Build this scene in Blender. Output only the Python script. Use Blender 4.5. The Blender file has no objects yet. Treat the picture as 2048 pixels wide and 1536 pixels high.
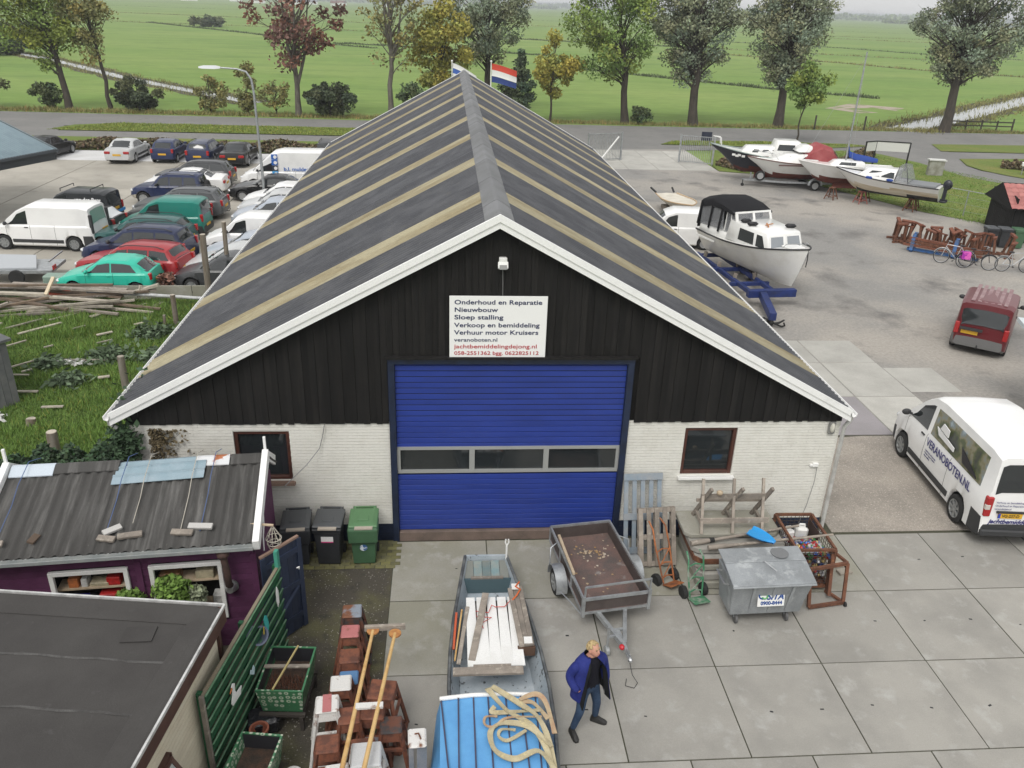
import bpy, bmesh, math, random
import numpy as np
from mathutils import Vector, Matrix, Euler
random.seed(7); rng = np.random.default_rng(7)
R = math.radians
SC = bpy.context.scene
COL = SC.collection

# ------------------------------------------------------------------ camera
CAM_POS = Vector((-1.281, -14.752, 10.568)); YAW, PITCH, ROLL = 0.087, 0.434, 0.035
cd = bpy.data.cameras.new('camera'); cam = bpy.data.objects.new('camera', cd); COL.objects.link(cam)
_f = Vector((math.sin(YAW)*math.cos(PITCH), math.cos(YAW)*math.cos(PITCH), -math.sin(PITCH)))
_r = Vector((math.cos(YAW), -math.sin(YAW), 0)); _u = _r.cross(_f)
_r2 = _r*math.cos(ROLL)+_u*math.sin(ROLL); _u2 = -_r*math.sin(ROLL)+_u*math.cos(ROLL)
M3 = Matrix((_r2, _u2, -_f)).transposed()
cam.matrix_world = Matrix.Translation(CAM_POS) @ M3.to_4x4()
cd.sensor_width = 36; cd.lens = 1641.09/2048*36; cd.clip_start = .1; cd.clip_end = 20000
SC.camera = cam

# ------------------------------------------------------------------ world, sun, exposure
SUN_EL, SUN_AZ = R(54), R(205)          # azimuth measured from +Y clockwise (behind the camera)
W = bpy.data.worlds.new('World'); SC.world = W; W.use_nodes = True
nt = W.node_tree; nt.nodes.clear()
sky = nt.nodes.new('ShaderNodeTexSky'); sky.sky_type = 'NISHITA'; sky.sun_disc = False
sky.sun_elevation = SUN_EL; sky.sun_rotation = SUN_AZ; sky.air_density = 1.2; sky.dust_density = 6; sky.ozone_density = 1
hs = nt.nodes.new('ShaderNodeHueSaturation'); hs.inputs['Saturation'].default_value = .22
cl = nt.nodes.new('ShaderNodeMixRGB'); cl.inputs[0].default_value = .62; cl.inputs[2].default_value = (9.5, 9.5, 9.45, 1)   # the closed cloud deck
bg = nt.nodes.new('ShaderNodeBackground'); bg.inputs['Strength'].default_value = .095
wo = nt.nodes.new('ShaderNodeOutputWorld')
nt.links.new(sky.outputs[0], hs.inputs['Color']); nt.links.new(hs.outputs[0], cl.inputs[1])
nt.links.new(cl.outputs[0], bg.inputs['Color']); nt.links.new(bg.outputs[0], wo.inputs['Surface'])
sd = bpy.data.lights.new('sun', 'SUN'); sun = bpy.data.objects.new('sun', sd); COL.objects.link(sun)
sd.energy = 1.1; sd.angle = R(24); sd.color = (1, .97, .92)
_d = Vector((math.sin(SUN_AZ)*math.cos(SUN_EL), math.cos(SUN_AZ)*math.cos(SUN_EL), math.sin(SUN_EL)))
sun.rotation_euler = _d.to_track_quat('Z', 'Y').to_euler(); sun.location = (0, 0, 60)
SC.view_settings.view_transform = 'Standard'; SC.view_settings.look = 'None'
SC.view_settings.exposure = 0.38; SC.view_settings.gamma = 1
try: SC.view_settings.use_curve_mapping = False
except Exception: pass

# ------------------------------------------------------------------ material helper
def S(r, g, b):
    f = lambda c: c/12.92 if c <= .04045 else ((c+.055)/1.055)**2.4
    return (f(r/255), f(g/255), f(b/255))
MATS = {}
def M(name, col, rough=.6, metal=0., col2=None, scale=3., amt=1., lo=.4, hi=.65, bump=0., bscale=40., rnd=.0, grain=.12, gscale=60., stretch=(1, 1, 1),
      col3=None, scale3=8., lo3=.55, hi3=.7, trans=0., spec=.5, coat=0., alpha=1., attr=None, world=False, detail=6.):
    """Principled material: base colour, optional second colour in noise patches, optional third in finer patches, fine grain, per-object change."""
    if name in MATS: return MATS[name]
    m = bpy.data.materials.new(name); m.use_nodes = True; t = m.node_tree; N = t.nodes; L = t.links
    p = N['Principled BSDF']; p.inputs['Roughness'].default_value = rough; p.inputs['Metallic'].default_value = metal
    p.inputs['Specular IOR Level'].default_value = spec
    if coat: p.inputs['Coat Weight'].default_value = coat; p.inputs['Coat Roughness'].default_value = .08
    if alpha < 1: p.inputs['Alpha'].default_value = alpha
    if trans: p.inputs['Transmission Weight'].default_value = trans
    tc = N.new('ShaderNodeTexCoord'); oi = N.new('ShaderNodeObjectInfo')
    if world:
        ge = N.new('ShaderNodeNewGeometry'); src = ge.outputs['Position']
    else:
        ad = N.new('ShaderNodeVectorMath'); ad.operation = 'ADD'
        mu = N.new('ShaderNodeMath'); mu.operation = 'MULTIPLY'; mu.inputs[1].default_value = 37.
        L.new(oi.outputs['Random'], mu.inputs[0]); L.new(tc.outputs['Object'], ad.inputs[0]); L.new(mu.outputs[0], ad.inputs[1]); src = ad.outputs[0]
    mp = N.new('ShaderNodeMapping'); mp.inputs['Scale'].default_value = stretch; L.new(src, mp.inputs['Vector']); vec = mp.outputs[0]
    def noise(sc, det=detail, ro=.6):
        n = N.new('ShaderNodeTexNoise'); n.inputs['Scale'].default_value = sc; n.inputs['Detail'].default_value = det; n.inputs['Roughness'].default_value = ro
        L.new(vec, n.inputs['Vector']); return n.outputs['Fac']
    def ramp(fac, a, b):
        r = N.new('ShaderNodeMapRange'); r.inputs[1].default_value = a; r.inputs[2].default_value = b; r.clamp = True; L.new(fac, r.inputs[0]); return r.outputs[0]
    def mix(fac, a, b, mode='MIX'):
        x = N.new('ShaderNodeMixRGB'); x.blend_type = mode
        for i, v in ((0, fac), (1, a), (2, b)):
            if hasattr(v, 'is_output'): L.new(v, x.inputs[i])
            elif i == 0: x.inputs[0].default_value = v
            else: x.inputs[i].default_value = (*v, 1)
        return x.outputs[0]
    c = col
    if attr:
        at = N.new('ShaderNodeAttribute'); at.attribute_name = attr; c = mix(1., col, at.outputs['Color'], 'MULTIPLY')
    if col2: 
        fa = ramp(noise(scale), lo, hi)
        if amt < 1:
            q = N.new('ShaderNodeMath'); q.operation = 'MULTIPLY'; q.inputs[1].default_value = amt; L.new(fa, q.inputs[0]); fa = q.outputs[0]
        c = mix(fa, c, col2)
    if col3: c = mix(ramp(noise(scale3), lo3, hi3), c, col3)
    if grain:
        g = noise(gscale, 3., .7); r = N.new('ShaderNodeMapRange'); r.inputs[1].default_value = .25; r.inputs[2].default_value = .75
        r.inputs[3].default_value = 1-grain; r.inputs[4].default_value = 1+grain; L.new(g, r.inputs[0])
        x = N.new('ShaderNodeVectorMath'); x.operation = 'SCALE'; L.new(r.outputs[0], x.inputs['Scale'])
        if hasattr(c, 'is_output'): L.new(c, x.inputs[0])
        else: x.inputs[0].default_value = c
        c = x.outputs[0]
    if rnd:
        r = N.new('ShaderNodeMapRange'); r.inputs[3].default_value = 1-rnd; r.inputs[4].default_value = 1+rnd; L.new(oi.outputs['Random'], r.inputs[0])
        x = N.new('ShaderNodeVectorMath'); x.operation = 'SCALE'; L.new(r.outputs[0], x.inputs['Scale'])
        if hasattr(c, 'is_output'): L.new(c, x.inputs[0])
        else: x.inputs[0].default_value = c
        c = x.outputs[0]
    if hasattr(c, 'is_output'): L.new(c, p.inputs['Base Color'])
    else: p.inputs['Base Color'].default_value = (*c, 1)
    if bump:
        b = N.new('ShaderNodeBump'); b.inputs['Strength'].default_value = bump; b.inputs['Distance'].default_value = .02
        L.new(noise(bscale, 4.), b.inputs['Height']); L.new(b.outputs[0], p.inputs['Normal'])
    MATS[name] = m; return m

# ------------------------------------------------------------------ mesh helper
class MB:
    def __init__(s): s.v = []; s.f = []; s.m = []
    def add(s, vs, fs, m=0):
        o = len(s.v); s.v += [tuple(x) for x in vs]
        for f in fs: s.f.append(tuple(i+o for i in f)); s.m.append(m)
        return s
    def box(s, c, d, rot=None, m=0, taper=1.):
        x, y, z = d[0]/2, d[1]/2, d[2]/2; t = taper
        vs = [Vector(q) for q in ((-x, -y, -z), (x, -y, -z), (x, y, -z), (-x, y, -z), (-x*t, -y*t, z), (x*t, -y*t, z), (x*t, y*t, z), (-x*t, y*t, z))]
        if rot is not None:
            rm = rot if isinstance(rot, Matrix) else Euler(rot).to_matrix(); vs = [rm @ q for q in vs]
        c = Vector(c)
        return s.add([q+c for q in vs], [(0, 3, 2, 1), (4, 5, 6, 7), (0, 1, 5, 4), (1, 2, 6, 5), (2, 3, 7, 6), (3, 0, 4, 7)], m)
    def bar(s, a, b, w, h=None, m=0, up=(0, 0, 1), roll=0.):
        a = Vector(a); b = Vector(b); h = h or w; d = (b-a); L = d.length
        if L < 1e-6: return s
        d /= L; u = Vector(up)
        if abs(d.dot(u)) > .98: u = Vector((0, 1, 0))
        x = d.cross(u).normalized(); z = x.cross(d)
        if roll: q = Matrix.Rotation(roll, 3, d); x = q @ x; z = q @ z
        return s.box((a+b)/2, (w, L, h), Matrix((x, d, z)).transposed(), m)
    def tube(s, pts, r, n=8, m=0, closed=False, caps=True):
        pts = [Vector(p) for p in pts]; k = len(pts); rr = r if isinstance(r, (list, tuple)) else [r]*k
        vs = []; fs = []; x = None
        for i, p in enumerate(pts):
            d = (pts[(i+1) % k]-pts[i-1]) if closed else (pts[min(i+1, k-1)]-pts[max(i-1, 0)])
            d = d.normalized() if d.length > 1e-9 else Vector((0, 0, 1))
            if x is None:
                u = Vector((0, 0, 1)) if abs(d.z) < .95 else Vector((1, 0, 0)); x = d.cross(u).normalized()
            else:
                x = (x-d*x.dot(d)); x = x.normalized() if x.length > 1e-6 else d.orthogonal().normalized()
            y = d.cross(x)
            for j in range(n):
                a = 2*math.pi*j/n; vs.append(p+(x*math.cos(a)+y*math.sin(a))*rr[i])
        for i in range(k if closed else k-1):
            for j in range(n):
                a, b = i*n+j, i*n+(j+1) % n; c, e = ((i+1) % k)*n+(j+1) % n, ((i+1) % k)*n+j
                fs.append((a, b, c, e))
        if caps and not closed: fs.append(tuple(range(n-1, -1, -1))); fs.append(tuple((k-1)*n+j for j in range(n)))
        return s.add(vs, fs, m)
    def lathe(s, prof, n=16, c=(0, 0, 0), axis='Z', m=0, rot=None, caps=True):
        vs = []; fs = []; k = len(prof); c = Vector(c)
        for r, z in prof:
            for j in range(n):
                a = 2*math.pi*j/n; q = (r*math.cos(a), r*math.sin(a), z)
                q = Vector({'Z': q, 'Y': (q[0], q[2], -q[1]), 'X': (q[2], q[0], q[1])}[axis])
                if rot is not None: q = rot @ q
                vs.append(c+q)
        for i in range(k-1):
            for j in range(n): fs.append((i*n+j, i*n+(j+1) % n, (i+1)*n+(j+1) % n, (i+1)*n+j))
        if caps and prof[0][0] > 1e-5: fs.append(tuple(range(n-1, -1, -1)))
        if caps and prof[-1][0] > 1e-5: fs.append(tuple((k-1)*n+j for j in range(n)))
        return s.add(vs, fs, m)
    def ell(s, c, r, n=10, k=6, m=0, rot=None):
        c = Vector(c); vs = []; fs = []
        for i in range(k+1):
            t = math.pi*i/k
            for j in range(n):
                a = 2*math.pi*j/n; q = Vector((r[0]*math.sin(t)*math.cos(a), r[1]*math.sin(t)*math.sin(a), -r[2]*math.cos(t)))
                if rot is not None: q = rot @ q
                vs.append(c+q)
        for i in range(k):
            for j in range(n): fs.append((i*n+j, i*n+(j+1) % n, (i+1)*n+(j+1) % n, (i+1)*n+j))
        return s.add(vs, fs, m)
    def prism(s, poly, off, m=0):
        n = len(poly); off = Vector(off); a = [Vector(p) for p in poly]
        nrm = sum(((a[i]-a[0]).cross(a[(i+1) % n]-a[0]) for i in range(1, n-1)), Vector())
        if nrm.dot(off) > 0: a = a[::-1]
        fs = [tuple(range(n)), tuple(range(2*n-1, n-1, -1))]+[(i, i+n, (i+1) % n+n, (i+1) % n) for i in range(n)]
        return s.add(a+[p+off for p in a], [f[::-1] if k > 1 else f for k, f in enumerate(fs)] if False else fs, m)
    def loft(s, rings, m=0, closed=True, cap0=True, cap1=True, mats=None):
        n = len(rings[0]); vs = [p for r in rings for p in r]; fs = []; ms = []
        for i in range(len(rings)-1):
            for j in range(n if closed else n-1):
                fs.append((i*n+j, i*n+(j+1) % n, (i+1)*n+(j+1) % n, (i+1)*n+j)); ms.append(mats(i, j) if mats else m)
        if cap0: fs.append(tuple(range(n-1, -1, -1))); ms.append(mats(0, -1) if mats else m)
        if cap1: fs.append(tuple((len(rings)-1)*n+j for j in range(n))); ms.append(mats(len(rings)-2, -1) if mats else m)
        o = len(s.v); s.v += [tuple(p) for p in vs]; s.f += [tuple(i+o for i in f) for f in fs]; s.m += ms
        return s
    def mesh(s, name, mats, smooth=None, bevel=0., fix=True):
        me = bpy.data.meshes.new(name); me.from_pydata(s.v, [], s.f)
        for x in (mats if isinstance(mats, (list, tuple)) else [mats]): me.materials.append(x)
        if any(s.m): me.polygons.foreach_set('material_index', s.m)
        if fix or bevel:
            b = bmesh.new(); b.from_mesh(me)
            if fix: bmesh.ops.recalc_face_normals(b, faces=b.faces)
            if bevel:
                es = [e for e in b.edges if len(e.link_faces) == 2 and e.calc_face_angle(0) > .6]
                bmesh.ops.bevel(b, geom=es, offset=bevel, segments=1, affect='EDGES', clamp_overlap=True)
            b.to_mesh(me); b.free()
        if smooth:
            me.shade_smooth(); me.set_sharp_from_angle(angle=R(smooth))
        me.update(); return me
    def build(s, name, mats, parent=None, smooth=None, bevel=0., loc=None, rz=None, rot=None, fix=True):
        return link(name, s.mesh(name, mats, smooth, bevel, fix), parent, loc, rz, rot)
def link(name, data, parent=None, loc=None, rz=None, rot=None):
    o = bpy.data.objects.new(name, data); COL.objects.link(o)
    if parent is not None: o.parent = parent
    if loc is not None: o.location = loc
    if rz is not None: o.rotation_euler = (0, 0, rz)
    if rot is not None: o.rotation_euler = rot
    return o
def tag(o, label=None, cat=None, group=None, kind=None):
    if label: o['label'] = label
    if cat: o['category'] = cat
    if group: o['group'] = group
    if kind: o['kind'] = kind
    return o
def thing(name, label, cat, loc=(0, 0, 0), rz=0., group=None):
    o = bpy.data.objects.new(name, None); COL.objects.link(o); o.location = loc; o.rotation_euler = (0, 0, rz); o.empty_display_size = .2
    return tag(o, label, cat, group)
KIDS = {}
def dup(root, loc=None, rz=None, label=None, group=None, mats=None, rot=None, scale=None):
    """A copy of a thing with copies of its parts and their sub-parts; meshes are shared unless a material is swapped."""
    c = root.copy(); COL.objects.link(c)
    if loc is not None: c.location = loc
    if rz is not None: c.rotation_euler = (0, 0, rz)
    if rot is not None: c.rotation_euler = rot
    if scale: c.scale = scale
    if label: c['label'] = label
    if group: c['group'] = group
    def rec(src, dst):
        for ch in src.children:
            d = ch.copy(); COL.objects.link(d); d.parent = dst; swap(d); rec(ch, d)
    def swap(d):
        if mats and d.type == 'MESH':
            for i, sl in enumerate(d.material_slots):
                if sl.material and sl.material.name in mats:
                    mm = MATS[mats[sl.material.name]]; sl.link = 'OBJECT'; sl.material = mm
    swap(c); rec(root, c); return c
def text(s, size, m, parent=None, loc=(0, 0, 0), rot=(R(90), 0, 0), bold=0., width=None, align='LEFT', xs=1., name='lettering', ext=.002, shear=0.):
    cu = bpy.data.curves.new(name, 'FONT'); cu.body = s; cu.size = size; cu.offset = bold; cu.extrude = ext; cu.align_x = align; cu.shear = shear; cu.resolution_u = 3
    cu.materials.append(m); tmp = bpy.data.objects.new('tmp', cu); COL.objects.link(tmp)
    me = bpy.data.meshes.new_from_object(tmp); bpy.data.objects.remove(tmp); bpy.data.curves.remove(cu); me.name = name
    if width:
        w = max(v.co.x for v in me.vertices)-min(v.co.x for v in me.vertices); xs = width/w
    for v in me.vertices: v.co.x *= xs
    return link(name, me, parent, loc, rot=rot)
def sheet(name, poly, z, m, kind='structure', parent=None):
    me = bpy.data.meshes.new(name); me.from_pydata([(x, y, z) for x, y in poly], [], [tuple(range(len(poly)))])
    b = bmesh.new(); b.from_mesh(me); bmesh.ops.recalc_face_normals(b, faces=b.faces)
    for f in b.faces:
        if f.normal.z < 0: f.normal_flip()
    bmesh.ops.triangulate(b, faces=b.faces[:]); b.to_mesh(me); b.free(); me.materials.append(m)
    o = link(name, me, parent)
    if kind: o['kind'] = kind
    return o
def slabbox(name, poly, z0, z1, m, kind='structure', parent=None):
    return tag(MB().prism([(x, y, z0) for x, y in poly], (0, 0, z1-z0)).build(name, m, parent), kind=kind)
def np_mesh(name, V, F, m, parent=None, loc=None, col=None, kind=None, smooth=False):
    """numpy verts (n,3) + faces (k,3|4) -> object"""
    me = bpy.data.meshes.new(name); V = np.asarray(V, np.float32); F = np.asarray(F, np.int32); k = F.shape[1]
    me.vertices.add(len(V)); me.vertices.foreach_set('co', V.ravel()); me.loops.add(F.size); me.loops.foreach_set('vertex_index', F.ravel())
    me.polygons.add(len(F)); me.polygons.foreach_set('loop_start', np.arange(0, F.size, k, dtype=np.int32))
    me.polygons.foreach_set('loop_total', np.full(len(F), k, np.int32))
    me.materials.append(m); me.update(calc_edges=True)
    if col is not None:
        a = me.attributes.new('tint', 'FLOAT_COLOR', 'FACE'); c = np.ones((len(F), 4), np.float32); c[:, :3] = col; a.data.foreach_set('color', c.ravel())
    if smooth: me.shade_smooth()
    o = link(name, me, parent, loc)
    if kind: o['kind'] = kind
    return o
# ================================================================== MATERIALS
white = M('white_paint', (.78, .78, .76), .45, col2=(.62, .61, .57), scale=1.6, lo=.5, hi=.8)
white_rake = M('white_rake_paint', (.82, .82, .81), .5, col2=(.62, .62, .6), scale=2.5, lo=.6, hi=.9, bump=.1)
black = M('black_plastic', (.016, .016, .018), .45, spec=.4)
rubber = M('tyre_rubber', (.018, .018, .018), .85, grain=.3)
glass = M('dark_window_glass', (.02, .024, .026), .06, spec=.8, grain=0)
galv = M('galvanised_steel', (.42, .44, .45), .42, metal=.55, col2=(.28, .29, .30), scale=6, lo=.4, hi=.7, bump=.05)
steel = M('bare_steel', (.45, .46, .47), .35, metal=.8, grain=.1)
rust = M('rusty_steel', (.16, .065, .035), .85, col2=(.075, .032, .02), scale=7, col3=(.26, .11, .05), scale3=14, bump=.25)
oldwood = M('grey_old_wood', (.30, .26, .22), .85, col2=(.19, .165, .14), scale=2.2, stretch=(1, 1, 1), col3=(.40, .36, .30), scale3=9, rnd=.25, bump=.3)
palewood = M('pale_wood', (.52, .42, .30), .8, col2=(.40, .31, .21), scale=5, rnd=.15, bump=.2)

# ================================================================== GROUND
field_m = M('pasture_grass', (.150, .240, .058), .95, col2=(.215, .285, .085), scale=.028, stretch=(.35, 1, 1), world=True, lo=.35, hi=.65,
            col3=(.118, .195, .05), scale3=.16, lo3=.5, hi3=.75, grain=.16, gscale=1.1, bump=.4, bscale=1.5, spec=.15)
verge_m = M('verge_grass', (.135, .18, .045), .95, col2=(.19, .19, .06), scale=.35, world=True, lo=.45, hi=.7, grain=.25, gscale=7, bump=.5, bscale=12, spec=.15)
asph = M('road_asphalt', (.175, .172, .165), .9, col2=(.205, .20, .19), scale=.25, world=True, col3=(.15, .148, .142), scale3=1.2, grain=.1, gscale=25, bump=.1)
lot_m = M('worn_lot_asphalt', (.235, .228, .215), .9, col2=(.335, .31, .275), scale=.14, world=True, lo=.40, hi=.60, col3=(.145, .138, .13), scale3=.36, lo3=.54, hi3=.70, grain=.2, gscale=9, bump=.25, bscale=14)
conc = M('concrete_slab', (.325, .312, .282), .85, col2=(.265, .255, .232), scale=.9, lo=.4, hi=.65, col3=(.38, .375, .35), scale3=2.6, lo3=.55, hi3=.75, rnd=.10, grain=.08, gscale=45, bump=.12)
conc_moss = M('mossy_concrete_slab', (.315, .305, .268), .85, col2=(.26, .252, .20), scale=.8, lo=.35, hi=.6, col3=(.35, .34, .305), scale3=2.4, rnd=.06, grain=.1, gscale=45, bump=.12)
conc_lot = M('yellowish_lot_concrete', (.40, .375, .325), .88, col2=(.31, .29, .25), scale=.30, lo=.42, hi=.62, col3=(.24, .225, .195), scale3=.7, lo3=.6, hi3=.75, rnd=.06, grain=.09, gscale=20, bump=.1, world=True)
conc_pale = M('pale_new_concrete', (.60, .60, .60), .85, col2=(.52, .52, .51), scale=.6, rnd=.05, world=True)
conc_lane = M('pale_lane_concrete', (.43, .42, .385), .85, col2=(.36, .35, .32), scale=.9, rnd=.10, grain=.1, gscale=30, bump=.1)
conc_lav = M('lilac_grey_concrete', (.29, .27, .28), .85, col2=(.25, .235, .24), scale=.8, rnd=.06)
agg = M('exposed_aggregate', (.335, .30, .26), .9, col2=(.26, .235, .205), scale=1.1, world=True, col3=(.47, .43, .38), scale3=22, lo3=.58, hi3=.66, grain=.3, gscale=34, bump=.5, bscale=36)
soil = M('bare_yard_soil', (.07, .062, .048), .95, col2=(.105, .10, .048), scale=.9, world=True, lo=.45, hi=.65, col3=(.04, .036, .03), scale3=2.4, grain=.35, gscale=40, bump=.7, bscale=40)
meadow_m = M('rough_meadow_ground', (.085, .145, .035), .95, col2=(.12, .175, .045), scale=.7, world=True, col3=(.07, .085, .04), scale3=2, grain=.3, gscale=20, bump=.8, bscale=18, spec=.1)
joint_m = M('dark_joint_soil', (.06, .060, .038), .95, world=True, grain=.3)
water_m = M('ditch_water', (.32, .34, .34), .12, spec=.9, grain=0, col2=(.20, .22, .19), scale=.6, world=True, lo=.45, hi=.6)
mud_m = M('ditch_bank', (.075, .075, .040), .95, col2=(.05, .042, .028), scale=.7, world=True, grain=.35, gscale=4, bump=.8, bscale=5)

sheet('field', [(-4000, -60), (4000, -60), (4000, 4250), (-4000, 4250)], -.06, field_m)
# roads: one asphalt area with verges laid into it
sheet('road', [(-400, 59.3), (-34.5, 59.5), (-29.9, 62.3), (-10, 62.5), (10, 62), (34, 61.4), (37.5, 59.2), (43, 60.4), (400, 61.2), (400, 69.3), (58, 68.9), (-10, 67.7), (-43, 68.3), (-400, 69.5)], -.008, asph)
sheet('cycle_path', [(-400, 54.2), (-30, 54.3), (9, 54.4), (9.5, 53.4), (20.6, 54.1), (33.3, 55.4), (35.3, 53.9), (41.3, 52.4), (400, 53), (400, 56.4), (42, 56), (34, 61.9), (17, 62.2), (9, 62.2), (8, 57.6), (-33, 57.4), (-34, 62), (-400, 62)], -.016, asph)
sheet('side_road', [(34.8, 61.8), (44.5, 61.6), (41.3, 52.3), (39.97, 49), (39.9, 46.9), (41.5, 44.1), (47, 36), (42, 34), (38.4, 41.4), (36.9, 44.4), (36.6, 48), (35.2, 53.9)], -.012, asph)
sheet('verge', [(-33.7, 58.4), (-32.9, 60.6), (-29.8, 62.1), (-10, 62.4), (8, 61.9), (9, 59), (8, 57.6), (-22, 57.6), (-32.8, 57.4)], .03, verge_m)
sheet('verge', [(17.0, 56.6), (18.5, 58.4), (21.2, 59.3), (28.6, 59.5), (35.0, 59.2), (36.5, 58.2), (31, 56.2), (23, 56.4)], .03, verge_m)
sheet('verge', [(43.3, 60.2), (41.9, 56.1), (49.4, 56), (130, 56.4), (130, 61), (52.6, 60.7)], .03, verge_m)
sheet('verge', [(41.3, 52.2), (40, 49), (40, 46.9), (40.7, 44.9), (43, 41), (130, 41), (130, 53), (47.4, 52.8)], .03, verge_m)
sheet('boundary_grass', [(20.6, 54.0), (33.3, 55.2), (35.2, 53.7), (36.5, 49.7), (36.6, 47.9), (36.9, 44.3), (38.4, 41.3), (42, 34), (60, 22), (29, 22), (29.3, 29.8), (27.2, 32.2), (22.4, 43.0), (18.4, 44.4), (18.6, 47)], .03, verge_m)
sheet('boundary_grass', [(-60, 48.4), (-12, 48.3), (8.5, 48.5), (8.5, 54.2), (-30, 54.2), (-60, 54.0)], .02, verge_m)
# boat yard, car park and front yard
sheet('boat_yard', [(7, 4.6), (60, 4.6), (60, 22), (29, 22), (29.3, 29.9), (27.2, 32.3), (22.4, 43.1), (18.4, 44.5), (18.4, 54.1), (9.5, 53.6), (9, 48.4), (7, 48.4)], 0., lot_m)
sheet('front_yard', [(-12, -16), (60, -16), (60, 4.7), (-12, 4.7)], -.012, joint_m)
sheet('yard_soil', [(-9.8, -9), (-2.40, -9), (-2.40, -.02), (-9.8, -.02)], .0, soil)
lot = sheet('car_park', [(-60, 14.9), (-7.5, 16.0), (-7.5, 48.4), (-60, 48.4)], -.012, joint_m)
sheet('meadow', [(-40, .6), (-7.5, .6), (-7.5, 16.1), (-40, 15.2)], .0, meadow_m)

def slab(name, x0, x1, y0, y1, m, parent, holes=False, z=.0, gap=.012, th=.1, poly=None, sag=.004):
    if parent.name == 'boat_yard': gap = .022
    mb = MB(); g = gap
    P = poly or [(x0+g, y0+g), (x1-g, y0+g), (x1-g, y1-g), (x0+g, y1-g)]
    zs = z+random.uniform(-sag, sag)
    mb.prism([(x, y, zs-th) for x, y in P], (0, 0, th))
    if holes:
        for fx, fy in ((.28, .5), (.72, .5)):
            if random.random() < .22: continue
            cx, cy = x0+(x1-x0)*fx+random.uniform(-.12, .12), y0+(y1-y0)*fy+random.uniform(-.12, .12)
            mb.box((cx, cy, zs), (random.uniform(.03, .065), random.uniform(.02, .034), .006), rot=(0, 0, random.uniform(-.4, .4)), m=1)
    o = mb.build(name, [m, black], parent, bevel=.008 if not holes else 0); return o
fy = bpy.data.objects['front_yard']
px = [-2.40+1.953*k for k in range(0, 15)]; py = [-.06-1.945*k for k in range(0, 8)]
for j in range(6):
    for i in range(13):
        x0, x1 = px[i], px[i+1]
        if j >= 3: x0 -= .98; x1 -= .98
        if j == 3 and i == 0: x0 = -2.40
        m = conc_moss if (i < 5 and j == 0) or (i in (0,) and j < 2) else conc
        slab('paving_slab', x0, x1, py[j+1], py[j], m, fy, holes=True)
by = bpy.data.objects['boat_yard']
slab('aggregate_slab', 7.3, 12.6, .03, 4.55, agg, by, z=.012, poly=[(7.35, .03), (14.5, .03), (14.5, 4.5), (10.2, 4.5), (9.1, 4.4), (8.6, 4.4), (7.35, 4.6)])
# slab lane along the barn wall
for k, (yy0, yy1) in enumerate(((4.55, 7.0), (7.0, 9.6), (9.6, 11.6))):
    slab('paving_slab', 9.2, 11.15, yy0, yy1, conc_lav if k == 0 else conc_lane, by, z=.012, holes=False)
    slab('paving_slab', 11.15, 13.1, yy0, yy1, conc_lane, by, z=.012)
    if k < 2: slab('paving_slab', 13.1, 14.6+.2*k, yy0+.3, yy1-.4, conc_lane if k else conc_pale, by, z=.010)
slab('paving_slab', 13.1, 15.3, 3.4, 4.8, conc_pale, by, z=.006)
for k, (yy0, yy1, m) in enumerate(((5.2, 8.0, conc_pale), (8.0, 9.7, conc_lav), (9.7, 13.4, conc_lot), (13.4, 17.2, conc_lot), (17.2, 21, conc_lot), (21, 25, conc_lot), (25, 29, conc_lot), (29, 33, conc_lot), (33, 37, conc_lot))):
    slab('paving_slab', 7.1, 9.15 if k < 2 else 10.6, yy0, yy1, m, by, z=.008)
for i in range(4):
    for j in range(3):
        slab('paving_slab', 9.6+2.2*i, 11.8+2.2*i, 44.6+2.85*j, 47.45+2.85*j, conc_lane, by, z=.010)
# car park slabs
for i in range(8):
    for j in range(-1, 6):
        slab('concrete_slab', -54+5.8*i, -48.2+5.8*i if i < 7 else -7.55, max(17.6+4.42*j, 16.15), 22.02+4.42*j, conc_lot, lot, z=.0, gap=.02)
for i in range(12):
    slab('concrete_slab', -48+3.4*i, -44.6+3.4*i if i < 11 else -7.6, 44.15, 48.0, conc_pale, lot, z=.004, gap=.01)

# ditches: water with muddy banks; drain lines across the pasture
def strip(name, pts, w, z, m, jit=.0, kind='structure', step=3.):
    P = [Vector((x, y, 0)) for x, y in pts]; path = []
    for a, b in zip(P[:-1], P[1:]):
        n = max(1, int((b-a).length/step)); path += [a+(b-a)*k/n for k in range(n)]
    path.append(P[-1]); V = []; F = []
    for i, p in enumerate(path):
        d = (path[min(i+1, len(path)-1)]-path[max(i-1, 0)]).normalized(); s = Vector((-d.y, d.x, 0))
        a, b = w*(.5+random.uniform(-jit, jit)), w*(.5+random.uniform(-jit, jit))
        V += [(p+s*a+Vector((0, 0, z)))[:], (p-s*b+Vector((0, 0, z)))[:]]
        if i: F.append((2*i-2, 2*i-1, 2*i+1, 2*i))
    o = np_mesh(name, V, F, m, kind=kind); return o
ditchL = [(-150, 246), (-81.7, 151.4), (-65.5, 133.4), (-57.4, 122.8), (-43.9, 104.8), (-27.7, 86.3), (-22, 80)]
ditchR = [(40.5, 66.8), (44.5, 69.3), (56, 80), (70, 93.5), (84, 107), (130, 153)]
strip('ditch_bank', ditchL, 4.6, -.045, mud_m, .12); strip('ditch_water', ditchL, 1.7, -.03, water_m, .1)
strip('ditch_bank', ditchR[1:], 6.4, -.045, mud_m, .12); strip('ditch_water', ditchR[1:], 3.4, -.03, water_m, .08)
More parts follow.
